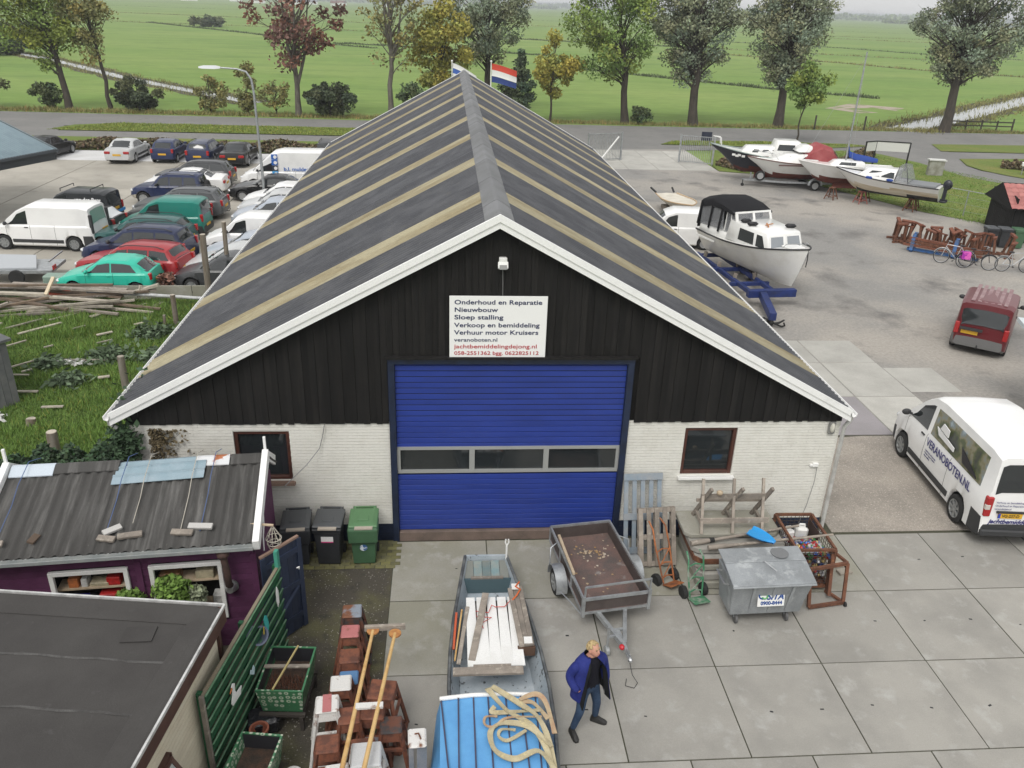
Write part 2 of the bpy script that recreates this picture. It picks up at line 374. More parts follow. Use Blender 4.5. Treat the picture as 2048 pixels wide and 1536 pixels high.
drains = [([(-112, 327), (-58.6, 255.2), (-31.5, 209.5), (-18, 196)], 2.), ([(-170, 345), (-112, 322), (-60, 318), (-20, 300), (62, 262), (140, 218)], 2.2),
          ([(22.8, 277), (35.3, 270.8), (82, 250)], 2.), ([(26.8, 456), (61.4, 470), (164, 470), (300, 420)], 3.),
          ([(75, 330), (110.6, 310), (138.5, 287.7), (148.9, 262.4), (190, 215), (240, 190)], 2.6), ([(60, 230), (75, 214.5), (94.9, 191.9), (102.6, 175.4), (130, 150), (160, 130)], 2.2),
          ([(20, 150), (41, 123.9), (48.6, 114.2), (60, 104)], 1.5), ([(150, 430), (210, 395), (300, 360), (420, 330)], 3.), ([(-400, 700), (0, 640), (400, 585), (800, 540)], 5.),
          ([(-500, 1000), (0, 900), (700, 800)], 6.), ([(-30, 213), (-23, 212), (0, 200), (24, 185)], 1.8), ([(-220, 480), (-100, 440), (10, 400)], 3.)]
for pts, w in drains: strip('drain_ditch', pts, w*.62, -.05, mud_m, .25, step=4)
sheet('bare_patch', [(45.8, 89.6), (48.2, 85.0), (51, 86), (49, 90), (53, 91.5), (54.5, 88.5), (57.5, 92.1), (52, 96)], -.05, M('bare_sand', (.36, .30, .24), .95, col2=(.16, .2, .07), scale=.5, world=True, lo=.5, hi=.62, grain=.2, gscale=2))
# low kerb wall between meadow and car park
t = thing('boundary_wall', 'low grey concrete board wall between the meadow and the parked cars', 'wall')
wx = [-40, -34, -28, -22.5, -18.6, -14.6, -10.9, -7.6]
for a, b in zip(wx[:-1], wx[1:]):
    MB().box(((a+b)/2, 15.5+.028*(a+20), .24), (b-a-.02, .07, .56), rot=(0, 0, .028)).build('wall_panel', conc_moss, t, bevel=.006)
# ================================================================== THE BARN
XL, XR, XA, ZE, ZR, LEN, Y0 = -7.758, 7.036, -.328, 3.16, 7.11, 33.2, -.25
WL, WR = -7.55, 6.98
roofz = lambda x: ZR-(ZR-ZE)*((XA-x)/(XA-XL) if x < XA else (x-XA)/(XR-XA))
barn = thing('barn', 'long barn with black boarded gable, white brick base and striped corrugated roof', 'barn')
sheet_d = M('dark_roof_sheet', (.044, .046, .054), .5, col2=(.076, .078, .086), scale=1.4, rnd=.10, grain=.12, gscale=22, col3=(.088, .086, .078), scale3=5, lo3=.6, hi3=.8)
sheet_y = M('yellowed_light_sheet', (.33, .295, .195), .6, col2=(.215, .175, .095), scale=1.5, lo=.38, hi=.66, rnd=.08, grain=.16, gscale=16, stretch=(.3, 1, .3))
brick_m = M('whitewashed_brick', (.70, .69, .64), .7, col2=(.60, .585, .53), scale=1.8, lo=.45, hi=.75, rnd=.05, grain=.06, gscale=30, bump=.15)
mortar_m = M('whitewashed_mortar', (.66, .65, .60), .85)
tar = M('black_tarred_board', (.0085, .0080, .0078), .8, col2=(.0145, .0132, .012), scale=2.4, stretch=(6, 6, .5), rnd=.3, grain=.3, bump=.3, spec=.3)
navy = M('navy_frame_paint', (.012, .022, .055), .5, col2=(.008, .013, .03), scale=3)
door_m = M('blue_door_paint', (.020, .046, .27), .42, col2=(.017, .038, .22), scale=.8, grain=.04)
brownfr = M('brown_window_frame', (.085, .03, .02), .5, col2=(.05, .02, .014), scale=6)
# walls behind the facing
MB().box(((WL+WR)/2, LEN-.1, 1.5), (WR-WL-.04, .2, 3.0)).prism([(WL+.02, LEN-.2, 3), (XA, LEN-.2, 6.85), (WR-.02, LEN-.2, 3)], (0, .2, 0)).build('back_wall', brick_m, barn)
for x in (WL+.11, WR-.11): MB().box((x, LEN/2, 1.45), (.22, LEN-.5, 2.9)).build('side_wall', brick_m, barn)
def holes_wall(x0, x1, win):
    """front wall with one window opening: four blocks around it"""
    a, b, z0, z1 = win; mb = MB()
    mb.box(((x0+a)/2, .12, 1.43), (a-x0, .2, 2.86)).box(((b+x1)/2, .12, 1.43), (x1-b, .2, 2.86))
    mb.box(((a+b)/2, .12, z0/2), (b-a, .2, z0)).box(((a+b)/2, .12, (z1+2.86)/2), (b-a, .2, 2.86-z1)); return mb
wins = [(-7.55, -2.36, (-5.54, -4.44, 1.53, 2.66)), (2.36, 6.98, (3.66, 4.78, 1.56, 2.68))]
for (x0, x1, wn) in wins:
    holes_wall(x0, x1, wn).build('front_wall', mortar_m, barn)
    mb = MB(); pl = MB(); z = .02; r = 0
    while z < 2.85:
        x = x0+(-.11 if r % 2 else 0); 
        while x < x1:
            a, b = max(x, x0), min(x+.205, x1); x += .208
            if b-a < .03: continue
            z1 = min(z+.059, 2.86)
            if z1 > wn[2]-.02 and z < wn[3]+.01 and b > wn[0] and a < wn[1]:
                if a < wn[0]-.03: b = wn[0]
                elif b > wn[1]+.03: a = wn[1]
                else: continue
            q = pl if z < .42 else mb; d = random.uniform(.0, .004)
            q.box(((a+b)/2, .016-d/2, (z+z1)/2), (b-a, .015+d, z1-z))
        z += .0668; r += 1
    MB().box(((x0+x1)/2, .016, .21), (x1-x0, .012, .42)).build('plinth', navy, barn)
    tag(mb.build('brick_courses', brick_m, barn), kind='stuff'); tag(pl.build('plinth_bricks', navy, barn), kind='stuff')
    a, b, z0, z1 = wn; cx = (a+b)/2
    w = MB(); t_ = .075
    for xx in (a+t_/2, b-t_/2): w.box((xx, .09, (z0+z1)/2), (t_, .09, z1-z0))
    for zz in (z0+t_/2, z1-t_/2): w.box((cx, .09, zz), (b-a-2*t_, .088, t_))
    wf = w.build('window_frame', brownfr, barn, bevel=.006)
    MB().box((cx, .115, (z0+z1)/2), (b-a-2*t_, .012, z1-z0-2*t_)).build('pane', glass, wf)
    MB().box((cx, -.03, z0-.05), (b-a+.1, .14, .07), rot=(R(-8), 0, 0)).build('window_sill', white if x0 > 0 else M('brick_sill', (.30, .2, .15), .8, col2=(.2, .13, .1)), barn, bevel=.006)
# gable boards, one by one
x = WL+.01; i = 0
while x < WR-.01:
    w = random.choice((.118, .122, .126)); x1 = min(x+w, WR)
    zb = 2.845+random.uniform(-.012, .012); fr = -.018-.016*(i % 2)
    if x1 > -2.40 and x < 2.43: zb = 4.27
    tops = [roofz(x)-.16, roofz(x1)-.16]
    if x < XA < x1: pts = [(x, fr, zb), (x1, fr, zb), (x1, fr, tops[1]), (XA, fr, roofz(XA)-.16), (x, fr, tops[0])]
    else: pts = [(x, fr, zb), (x1, fr, zb), (x1, fr, tops[1]), (x, fr, tops[0])]
    if min(tops) > zb+.05: MB().prism(pts, (0, .02, 0)).build('board', tar, barn)
    x = x1+.002; i += 1
MB().prism([(WL, .03, 2.87), (WR, .03, 2.87), (XA, .03, 6.9)], (0, .1, 0)).build('gable_backing', tar, barn)
# overhead door
dr = MB()
for s in (-1, 1): dr.box((s*2.37, -.005, 2.08), (.13, .12, 4.16))
dr.box((0, -.005, 4.215), (4.87, .13, .11)).box((0, .13, 2.1), (4.6, .02, 4.1))
door = dr.build('overhead_door', navy, barn, bevel=.006)
MB().box((0, -.05, 4.30), (4.95, .16, .05)).build('door_header', tar, barn)
slat_me = MB()
hz = .1245
slat_me.prism([(-2.30, .035, .004), (-2.30, .022, .012), (-2.30, .022, hz-.012), (-2.30, .035, hz-.004), (-2.30, .07, hz-.004), (-2.30, .07, .004)], (4.6, 0, 0))
slat_me = slat_me.mesh('slat', door_m)
z = .245
while z < 4.13:
    if not (1.64 < z+hz/2 < 2.29): link('slat', slat_me, door, (0, 0, z))
    z += hz
wfm = MB(); al = M('door_window_aluminium', (.42, .43, .42), .4, metal=.4)
wfm.box((0, .028, 2.25), (4.6, .05, .07)).box((0, .028, 1.70), (4.6, .05, .07))
for xx in (-2.275, -.77, .77, 2.275): wfm.box((xx, .030, 1.975), (.075 if abs(xx) > 1 else .11, .048, .48))
wf = wfm.build('window_band', al, door)
for xx in (-1.52, 0, 1.52): MB().box((xx, .045, 1.975), (1.44, .01, .5)).build('pane', glass, wf)
MB().box((0, .0, .12), (4.6, .12, .235)).build('door_threshold', M('worn_concrete_sill', (.17, .125, .105), .9, col2=(.11, .085, .07), scale=2, grain=.2), barn, bevel=.01)
# corrugated roof sheets, one object each
def wave_sheet(y0, y1, side, pitch=.1745, amp=.036, rows=1):
    n = int(round((y1-y0)/pitch))*8; V = []; F = []
    xe, xr = (XL, XA) if side < 0 else (XR, XA)
    for i in range(n+1):
        y = y0+(y1-y0)*i/n; dz = amp*math.sin(2*math.pi*(y-y0)/pitch)
        for k in range(rows+1):
            t = k/rows; V.append((xe+(xr-xe)*t, y, ZE+(ZR-ZE)*t+dz))
        if i:
            a = (i-1)*(rows+1)
            for k in range(rows): F.append((a+k, a+k+1, a+rows+2+k, a+rows+1+k))
    nv = len(V); V += [(v[0], v[1], v[2]-.012) for v in V]     # a thickness of its own
    F2 = [f[::-1] for f in F]; F += [tuple(q+nv for q in f) for f in F2]
    return V, F
ed = [-.22, .44]+[1.47+1.03*k for k in range(40)]
ed = [e for e in ed if e < LEN-.3]+[LEN]
for side in (-1, 1):
    for i, (a, b) in enumerate(zip(ed[:-1], ed[1:])):
        yel = (i-2) % 4 == 0
        V, F = wave_sheet(a-.004, b+.012, side)
        dz = .004*(i % 2)+random.uniform(0, .003)
        o = np_mesh('roof_sheet', V, F, sheet_y if yel else sheet_d, barn, loc=(0, 0, dz), smooth=False)
# ridge caps
rc = M('ridge_cap_grey', (.165, .168, .175), .6, col2=(.125, .128, .13), scale=1.6, rnd=.1, grain=.1)
rme = MB(); w = .27; s1 = (ZR-ZE)/(XA-XL); s2 = (ZR-ZE)/(XR-XA)
prof = [(-w, -w*s1+.035), (-.05, .03), (0, .05), (.05, .03), (w, -w*s2+.035), (w, -w*s2+.015), (0, .03), (-w, -w*s1+.015)]
rme.loft([[(px_, 0, pz) for px_, pz in prof], [(px_, 1.16, pz) for px_, pz in prof]]); rme = rme.mesh('ridge_cap', rc)
y = -.2; k = 0
while y < LEN-.6: link('ridge_cap', rme, barn, (XA, y, ZR+.006*(k % 2))); y += 1.13; k += 1
# rakes, gutters, downpipes
for side, xe in ((-1, XL), (1, XR)):
    for (yy, d0, d1, th) in ((-.27, .045, -.09, .06), (-.245, -.093, -.215, .03)):
        for ends in ((0, .5), (.5, 1)):
            a = [xe+(XA-xe)*e for e in ends]
            MB().prism([(a[0], yy, roofz(a[0])+d1), (a[1], yy, roofz(a[1])+d1), (a[1], yy, roofz(a[1])+d0), (a[0], yy, roofz(a[0])+d0)], (0, th, 0)).build('barge_board', white_rake, barn)
    g = MB(); pr = [(-.07, .0), (-.06, -.07), (0, -.095), (.06, -.07), (.07, 0), (.055, 0), (.045, -.06), (0, -.08), (-.045, -.06), (-.055, 0)]
    gx = xe+side*.03
    g.loft([[(gx+u, -.27, ZE-.01+v) for u, v in pr], [(gx+u, LEN, ZE-.01+v) for u, v in pr]]); g.build('gutter', white_rake, barn)
    dpx = WR+.05 if side > 0 else WL-.05
    MB().tube([(gx, -.18, ZE-.09), (gx, -.18, ZE-.2), (dpx, -.06, 2.72), (dpx, -.06, 1.6), (dpx, -.06, .05)], .045, 8).build('downpipe', M('grey_pvc', (.50, .50, .48), .5, col2=(.36, .35, .33), scale=3), barn, smooth=50)
    bm_ = MB()
    bm_.prism([(xe, LEN, roofz(xe)-.2), (XA, LEN, ZR-.2), (XA, LEN, ZR+.06), (xe, LEN, roofz(xe)+.06)], (0, .05, 0)); bm_.build('barge_board', white_rake, barn)

# --- things on the gable
sg = thing('sign_board', 'white sign with dark blue and red lettering above the blue door', 'sign', (-.305, -.075, 4.29))
MB().box((0, 0, .64), (1.86, .03, 1.27)).build('panel', M('sign_white', (.83, .83, .82), .4, grain=.03), sg, bevel=.004)
nav = M('sign_navy_print', S(36, 45, 84), .5, grain=0); redp = M('sign_red_print', S(176, 40, 52), .5, grain=0)
for s, z, sz, w, m, b in (('Onderhoud en Reparatie', 1.115, .125, 1.66, nav, .002), ('Nieuwbouw', .965, .125, .82, nav, .002), ('Sloep stalling', .815, .125, .93, nav, .002), ('Verkoop en bemiddeling', .655, .125, 1.64, nav, .002),
                          ('Verhuur motor Kruisers', .505, .125, 1.62, nav, .002), ('veranoboten.nl', .36, .105, .83, nav, .001), ('jachtbemiddelingdejong.nl', .22, .115, 1.6, redp, .001), ('058-2551362 bgg. 0622825112', .085, .105, 1.64, redp, .001)):
    text(s, sz, m, sg, (-.84, -.018, z), bold=b, width=w)
fl = thing('flood_light', 'small white flood light high on the black gable', 'lamp', (-.245, -.04, 6.12))
MB().box((0, -.06, .05), (.19, .10, .13), rot=(R(-25), 0, 0)).box((0, -.02, .15), (.15, .12, .08)).build('housing', white, fl, bevel=.01)
MB().box((0, -.118, .03), (.14, .012, .085), rot=(R(-25), 0, 0)).build('lens', M('lamp_lens', (.25, .25, .24), .15, grain=0), fl)
MB().tube([(0, .01, -.02), (.01, .012, -.3), (.015, .012, -.56)], .006, 5).build('cable', M('grey_cable', (.22, .22, .22), .6), fl)
wl = thing('wall_lamp', 'oval bulkhead lamp at the top of the white brick wall near the corner', 'lamp', (6.78, -.03, 2.69))
MB().box((0, 0, 0), (.15, .08, .30)).build('housing', M('lamp_grey', (.2, .2, .19), .5), wl, bevel=.03)
MB().ell((0, -.04, .02), (.055, .05, .115)).build('diffuser', M('lamp_cream', (.55, .54, .47), .3), wl, smooth=60)
jb = thing('junction_box', 'pale socket box with a cable running down the white wall', 'socket', (6.6, -.02, 1.79))
MB().box((0, 0, 0), (.13, .06, .09)).box((-.09, 0, -.01), (.06, .05, .06)).build('housing', white, jb, bevel=.01)
MB().tube([(.05, .0, -.03), (.06, -.005, -.4), (.0, -.005, -1.0), (-.1, -.01, -1.5)], .006, 5).build('cable', MATS['grey_cable'], jb)
tag(MB().tube([(-4.42, -.9, 1.95), (-4.1, -.25, 2.03), (-3.85, -.05, 2.3), (-3.78, -.045, 2.55), (-3.72, -.045, 2.84)], .009, 6).build('power_cable', MATS['grey_cable'], smooth=50), 'thin grey cable looping from the purple shed up the white wall', 'cable')
for xx in (-1.9, 2.9): pass
# ================================================================== VEHICLES
def paint(name, col, rough=.3, metal=.0, coat=.18): return M(name, col, rough, metal, grain=.03, coat=coat, spec=.3, col2=tuple(c*.86+.012 for c in col), scale=1.3, lo=.45, hi=.8)
P_ = {k: paint('paint_'+k, v) for k, v in dict(white=(.80, .80, .79), silver=(.52, .53, .53), darkblue=(.022, .032, .085), navy=(.018, .026, .07), black=(.012, .012, .013), grey=(.10, .105, .11),
      darkgrey=(.05, .052, .055), red=(.34, .034, .040), wine=(.115, .012, .016), mint=(.03, .47, .34), teal=(.02, .20, .16), darkteal=(.03, .10, .095), paleblue=(.40, .44, .50), anthracite=(.03, .033, .036)).items()}
rim_m = M('alloy_rim', (.50, .51, .52), .35, metal=.6, grain=.05); hub_m = M('steel_rim', (.30, .31, .31), .5, metal=.4)
lamp_m = M('headlight_glass', (.62, .64, .65), .12, grain=0, spec=.8); tail_m = M('tail_light_red', (.36, .012, .014), .2, grain=0, spec=.7); amber_m = M('clear_lamp', (.55, .5, .46), .2, grain=0)
plate_m = M('number_plate_yellow', (.66, .38, .025), .45, grain=0); trim_m = M('dark_bumper_plastic', (.035, .036, .038), .6); gap_m = M('panel_gap', (.012, .012, .012), .9, grain=0)
plate_ink = M('plate_black', (.015, .015, .015), .5, grain=0); plate_blue = M('plate_blue', (.02, .06, .4), .5, grain=0)
CARS = {}
def wheel_meshes(r, w, rimm, key):
    if key in CARS: return CARS[key]
    t = MB().lathe([(r*.66, -w/2), (r*.9, -w/2), (r*.985, -w*.4), (r, -w*.25), (r, w*.25), (r*.985, w*.4), (r*.9, w/2), (r*.66, w/2), (r*.66, -w/2)], 22, axis='Y', caps=False); tm = t.mesh('tyre', rubber, smooth=40)
    q = MB(); q.lathe([(r*.67, w*.30), (r*.67, w*.49), (r*.60, w*.49), (r*.57, w*.28), (r*.16, w*.30), (r*.14, w*.40), (.0, w*.42)], 22, axis='Y')
    for k in range(7):
        a = 2*math.pi*k/7; q.bar((math.cos(a)*r*.12, w*.40, math.sin(a)*r*.12), (math.cos(a)*r*.6, w*.44, math.sin(a)*r*.6), r*.17, .02, up=(0, 1, 0))
    q.lathe([(0, w*.22), (r*.66, w*.22)], 22, axis='Y', m=1)
    CARS[key] = (tm, q.mesh('rim', [rimm, black], smooth=40)); return CARS[key]

def make_car(name, label, cat, spec, pm, group=None):
    L, Wd, H = spec['L'], spec['W'], spec['H']; xf, xr, r = spec['xf'], spec['xr'], spec['r']; hw = Wd/2
    belt = spec['belt']; roof = spec['roof']; wr = spec.get('wr', hw*.74); tum = spec.get('tum', .07); zb0 = spec.get('zb', .20)
    cab0, cab1 = roof[0][0], roof[-1][0]
    ip = lambda tab, x: float(np.interp(x, [a for a, _ in tab], [b for _, b in tab]))
    plan = spec.get('plan', [(0, .70), (.03*L, .84), (.10*L, .96), (.22*L, 1), (.86*L, 1), (.95*L, .965), (.985*L, .91), (L, .84)])
    rc_ = r+.055
    def ring(x):
        w = hw*ip(plan, x); zs = ip(belt, x); c = 0.; zr = zs
        if cab0 < x < cab1: zr = max(zs, ip(roof, x)); c = min(1, (zr-zs)/.22)
        zb = zb0+.10*max(0, 1-x/.25)+.10*max(0, 1-(L-x)/.25)
        for xw in (xf, xr):
            if abs(x-xw) < rc_: zb = max(zb, r+math.sqrt(rc_*rc_-(x-xw)**2))
        zm = max(zs*.62, zb+.03); z3 = max(zs-.07, zm+.015); f = min(1, (zr-zs)/max(H-zs, .01))
        wt = w-tum; wc = wt+(wr*w/hw-wt)*f
        p5 = (wc*(1-c)+wc*c if c else wt*.80, zr-.075*c if c else zs+.012)
        if c: p5 = (wt*.80*(1-c)+wc*c, (zs+.012)*(1-c)+(zr-.075)*c)
        p6 = (p5[0]*(.62*(1-c)+.86*c), (zs+.024)*(1-c)+(zr-.012)*c); p7 = (0, (zs+.03)*(1-c)+(zr+.018)*c)
        return [(w-.08, zb), (w-.012, min(zb+.07, zm-.01)), (w, zm), (w-.018, z3), (wt, zs), p5, p6, p7]
    X0 = (xf+xr)/2
    xs = set(np.linspace(0, L, 34).tolist())
    for xw in (xf, xr): xs |= {xw+rc_*q for q in (-1.001, -.985, -.9, -.72, -.5, -.25, 0, .25, .5, .72, .9, .985, 1.001)}
    xs |= {a for a, _ in belt+roof if 0 <= a <= L}; xs = sorted(x for x in xs if 0 <= x <= L)
    xs = [x for i, x in enumerate(xs) if i == 0 or x-xs[i-1] > .004]
    rings = []
    for x in xs:
        q = ring(x); rings.append([(X0-x, y, z) for y, z in q]+[(X0-x, -y, z) for y, z in q[-2::-1]])
    nb = spec.get('bumper', 0); bh = spec.get('bump_h', .48)
    def fm(i, j):
        if j < 0: return 1 if nb else 0
        x = (xs[i]+xs[min(i+1, len(xs)-1)])/2; jj = min(j, 14-j)
        if j == len(rings[0])-1: return 2
        if nb and jj <= 1 and (x < .42 or x > L-.42): return 1
        if spec.get('clad') and jj == 0: return 1
        return 0
    car = thing(name, label, cat, group=group)
    mb = MB().loft(rings, mats=fm)
    mb.build('body', [pm, trim_m, black], car, smooth=32)
    u = MB(); u.box((X0-L/2, 0, .36), (L-.7, Wd-.46, .30)); u.build('underbody', black, car)
    # glazing
    def spt(x, t, s):  # side window surface point
        q = ring(x); a, b = q[4], q[5]; return Vector((X0-x, s*(a[0]+(b[0]-a[0])*t), a[1]+(b[1]-a[1])*t))
    for s in (1, -1):
        for wi, wnd in enumerate(spec['side']):
            if len(wnd) > 4 and wnd[4] and s != wnd[4]: continue
            a0, a1, b0, b1 = wnd[:4]; n = 5; V = []; t0, t1 = spec.get('wt', (.06, .90))
            for k in range(n+1):
                for t, (l, rr) in ((t0, (a0, a1)), ((t0+t1)/2, ((a0+b0)/2, (a1+b1)/2)), (t1, (b0, b1))):
                    V.append(spt(l+(rr-l)*k/n, t, s))
            F = [(3*k+j, 3*k+j+1, 3*k+j+4, 3*k+j+3) for k in range(n) for j in range(2)]
            off = Vector((0, s*.007, .003)); V2 = [v+off for v in V]; V3 = [v-off for v in V]
            m_ = MB().add(V2+V3, F); bd = [3*k for k in range(n+1)]+[3*n+1]+[3*k+2 for k in range(n, -1, -1)]+[1]; nv = len(V)
            m_.f += [(bd[i], bd[(i+1) % len(bd)], bd[(i+1) % len(bd)]+nv, bd[i]+nv) for i in range(len(bd))]; m_.m = [0]*len(m_.f)
            m_.build('side_window', spec.get('sideglass', glass) if len(wnd) < 6 else wnd[5], car, smooth=40)
    def patch(nm, xa, xb, mat, inset=.90):
        if xa is None: return
        n = 4; V = []
        for k in range(n+1):
            q = ring(xa+(xb-xa)*k/n); x = X0-(xa+(xb-xa)*k/n)
            row = [(x, q[5][0]*inset, q[5][1]+.012), (x, q[6][0]*inset, q[6][1]+.004), (x, 0, q[7][1])]
            row += [(x, -y, z) for _, y, z in row[1::-1]]; V.append([Vector(p) for p in row])
        P = []
        for k in range(n+1):
            for j in range(5):
                du = V[min(k+1, n)][j]-V[max(k-1, 0)][j]; dv = V[k][min(j+1, 4)]-V[k][max(j-1, 0)]; nn = du.cross(dv).normalized()
                if nn.z < 0: nn = -nn
                if abs(nn.z) < .05 and (nn.x > 0) == (xa > L/2): nn = -nn
                P.append(V[k][j]+nn*.008)
        F = [(5*k+j, 5*k+j+1, 5*k+j+6, 5*k+j+5) for k in range(n) for j in range(4)]
        MB().add(P, F).build(nm, mat, car, smooth=50)
    patch('windscreen', cab0+.10, spec['ws'], glass, .93)
    if spec.get('rw'): patch('rear_window', spec['rw'][0], spec['rw'][1], spec.get('rearglass', glass), spec.get('rwi', .86))
    # lights, plates, mirrors, seams
    for s in (1, -1):
        w0 = ring(.14)[2][0]; zl = ring(.2)[4][1]
        MB().ell((X0-.16, s*(w0-.16), zl-.10), (.15, .17, .075), rot=Euler((0, R(-12), s*R(-24))).to_matrix()).build('headlight', lamp_m, car, smooth=60)
        zt0, zt1, tw = spec.get('tail', (.72, .92, .18)); q = ring(L-.05)
        yb = ring(L-.04)[3][0] if zt1 <= ip(belt, L-.05)+.02 else ring(L-.12)[4][0]+.02
        MB().box((X0-L+.055, s*(yb-tw/2+.012), (zt0+zt1)/2), (.13, tw, zt1-zt0)).build('tail_light', tail_m, car, bevel=.02)
        xm = cab0+.42; q = ring(xm); MB().ell((X0-xm, s*(q[4][0]+.15), q[4][1]+.10), (.07, .12, .085)).bar((X0-xm, s*(q[4][0]-.02), q[4][1]+.05), (X0-xm, s*(q[4][0]+.12), q[4][1]+.08), .05).build('mirror', pm if spec.get('bodymirror') else trim_m, car, smooth=50)
        for xd in spec['seams']:
            q = ring(xd); P = [(X0-xd, s*(y+.003), z) for y, z in q[1:5]]
            MB().add([(x-.006, y, z) for x, y, z in P]+[(x+.006, y, z) for x, y, z in P], [(k, k+1, k+5, k+4) for k in range(3)]).build('door_seam', gap_m, car)
        for xd in spec.get('handles', []):
            q = ring(xd); MB().box((X0-xd, s*(q[3][0]+.012), q[3][1]-.02), (.16, .03, .035)).build('door_handle', trim_m if not spec.get('bodymirror') else pm, car)
        if spec.get('rails'):
            a, b = spec['rails']; pts = []
            for k in range(7):
                x = a+(b-a)*k/6; q = ring(x); pts.append((X0-x, s*q[5][0]*.90, q[6][1]+.035+(0.02 if 0 < k < 6 else -.02)))
            MB().tube(pts, .018, 6).build('roof_rail', trim_m, car, smooth=60)
        if spec.get('strip'):
            P = []
            for k in range(9):
                x = xf+rc_+.05+(xr-xf-2*rc_-.1)*k/8; q = ring(x); P.append((X0-x, s*(q[2][0]+.008), .44+.0*k))
            MB().loft([[(x, y-.02*s, z-.07), (x, y+.008*s, z-.07), (x, y+.008*s, z+.07), (x, y-.02*s, z+.07)] for x, y, z in P]).build('side_strip', trim_m, car)
    zp = spec.get('plate', .62); yp = spec.get('plate_y', 0)
    MB().box((X0-L-.008, yp, zp), (.02, .52, .115)).build('number_plate', plate_m, car)
    MB().box((X0+.008, 0, .42), (.02, .52, .115)).build('number_plate', plate_m, car)
    if spec.get('spare'): MB().lathe([(0, -.1), (.28, -.1), (.34, -.05), (.34, .05), (.28, .1), (0, .1)], 20, c=(X0-L-.10, 0, .95), axis='X').build('spare_wheel', rubber, car, smooth=40)
    if spec.get('towbar'): MB().tube([(X0-L+.1, 0, .3), (X0-L-.10, 0, .3), (X0-L-.16, 0, .40)], .022, 6).ell((X0-L-.16, 0, .42), (.03, .03, .03), 8, 5).build('tow_bar', trim_m, car, smooth=40)
    tm, rm = wheel_meshes(r, spec.get('tw', .19), spec.get('rim', rim_m), ('wheel', r, spec.get('rim', rim_m).name))
    for x in (xf, xr):
        for s in (1, -1):
            w = link('wheel', tm, car, (X0-x, s*(hw*ip(plan, x)-.105), r), rz=0 if s > 0 else math.pi)
            link('rim', rm, w)
    car['hl'] = L; return car

SP = {}
SP['hatch'] = dict(L=3.92, W=1.68, H=1.42, xf=.78, xr=3.28, r=.29, belt=[(0, .50), (.06, .62), (.3, .72), (1.0, .90), (1.2, .93), (3.6, .97), (3.84, .95), (3.92, .66)],
    roof=[(1.0, .90), (1.78, 1.34), (2.2, 1.42), (2.9, 1.40), (3.28, 1.33), (3.86, .93)], ws=1.74, rw=(3.34, 3.76), side=[(1.36, 2.30, 1.80, 2.30), (2.36, 3.36, 2.36, 3.12)], seams=[1.32, 2.42], handles=[2.24], strip=1, tail=(.70, .96, .15), bodymirror=1)
SP['sedan'] = dict(L=4.62, W=1.78, H=1.42, xf=.85, xr=3.58, r=.31, belt=[(0, .48), (.07, .62), (.35, .74), (1.25, .90), (1.5, .93), (3.9, .98), (4.5, .95), (4.62, .62)],
    roof=[(1.3, .90), (2.12, 1.36), (2.6, 1.42), (3.1, 1.39), (4.02, .965)], ws=2.08, rw=(3.22, 3.88), side=[(1.72, 2.62, 2.16, 2.62), (2.68, 3.52, 2.68, 3.22)], seams=[1.62, 2.65, 3.45], handles=[2.52, 3.38], strip=1, tail=(.68, .84, .36), bodymirror=1)
SP['coupe'] = dict(SP['sedan'], roof=[(1.3, .90), (2.1, 1.31), (2.6, 1.37), (3.1, 1.33), (4.1, .965)], side=[(1.72, 2.75, 2.14, 2.75), (2.82, 3.5, 2.82, 3.2)], seams=[1.62, 2.8], handles=[2.66])
SP['wagon'] = dict(L=4.58, W=1.76, H=1.47, xf=.84, xr=3.50, r=.31, belt=[(0, .48), (.07, .62), (.35, .74), (1.2, .90), (1.45, .93), (4.3, .99), (4.48, .97), (4.58, .64)],
    roof=[(1.22, .90), (2.0, 1.38), (2.5, 1.46), (3.6, 1.46), (4.12, 1.40), (4.50, .95)], ws=1.96, rw=(4.15, 4.43), side=[(1.60, 2.45, 2.04, 2.45), (2.51, 3.32, 2.51, 3.32), (3.40, 4.24, 3.40, 4.06)], seams=[1.52, 2.48, 3.34], handles=[2.36, 3.22], rails=(2.1, 4.0), strip=1, tail=(.70, 1.0, .16), towbar=1)
SP['mpv'] = dict(SP['wagon'], L=4.5, H=1.62, belt=[(0, .5), (.07, .66), (.35, .8), (1.0, .98), (1.3, 1.0), (4.2, 1.06), (4.42, 1.04), (4.5, .66)], roof=[(1.0, .98), (1.9, 1.52), (2.5, 1.61), (3.7, 1.60), (4.12, 1.52), (4.44, 1.02)], ws=1.86, rw=(4.16, 4.38),
    side=[(1.46, 2.35, 1.98, 2.35), (2.41, 3.25, 2.41, 3.25), (3.33, 4.2, 3.33, 4.08)], seams=[1.4, 2.38, 3.28], handles=[2.26, 3.16], tail=(.75, 1.08, .16))
SP['suv'] = dict(L=3.86, W=1.70, H=1.62, xf=.72, xr=3.10, r=.345, zb=.32, belt=[(0, .62), (.06, .80), (.3, .90), (1.1, 1.02), (3.5, 1.06), (3.8, 1.05), (3.86, .7)],
    roof=[(1.1, 1.02), (1.62, 1.52), (2.0, 1.62), (3.4, 1.61), (3.66, 1.54), (3.82, 1.05)], ws=1.58, rw=(3.69, 3.80), side=[(1.36, 2.14, 1.66, 2.14), (2.20, 2.86, 2.20, 2.86), (2.94, 3.60, 2.94, 3.52)], seams=[1.3, 2.17, 2.9], handles=[2.06, 2.78], rails=(1.8, 3.5), spare=1, clad=1, bumper=1, tail=(.72, .98, .12))
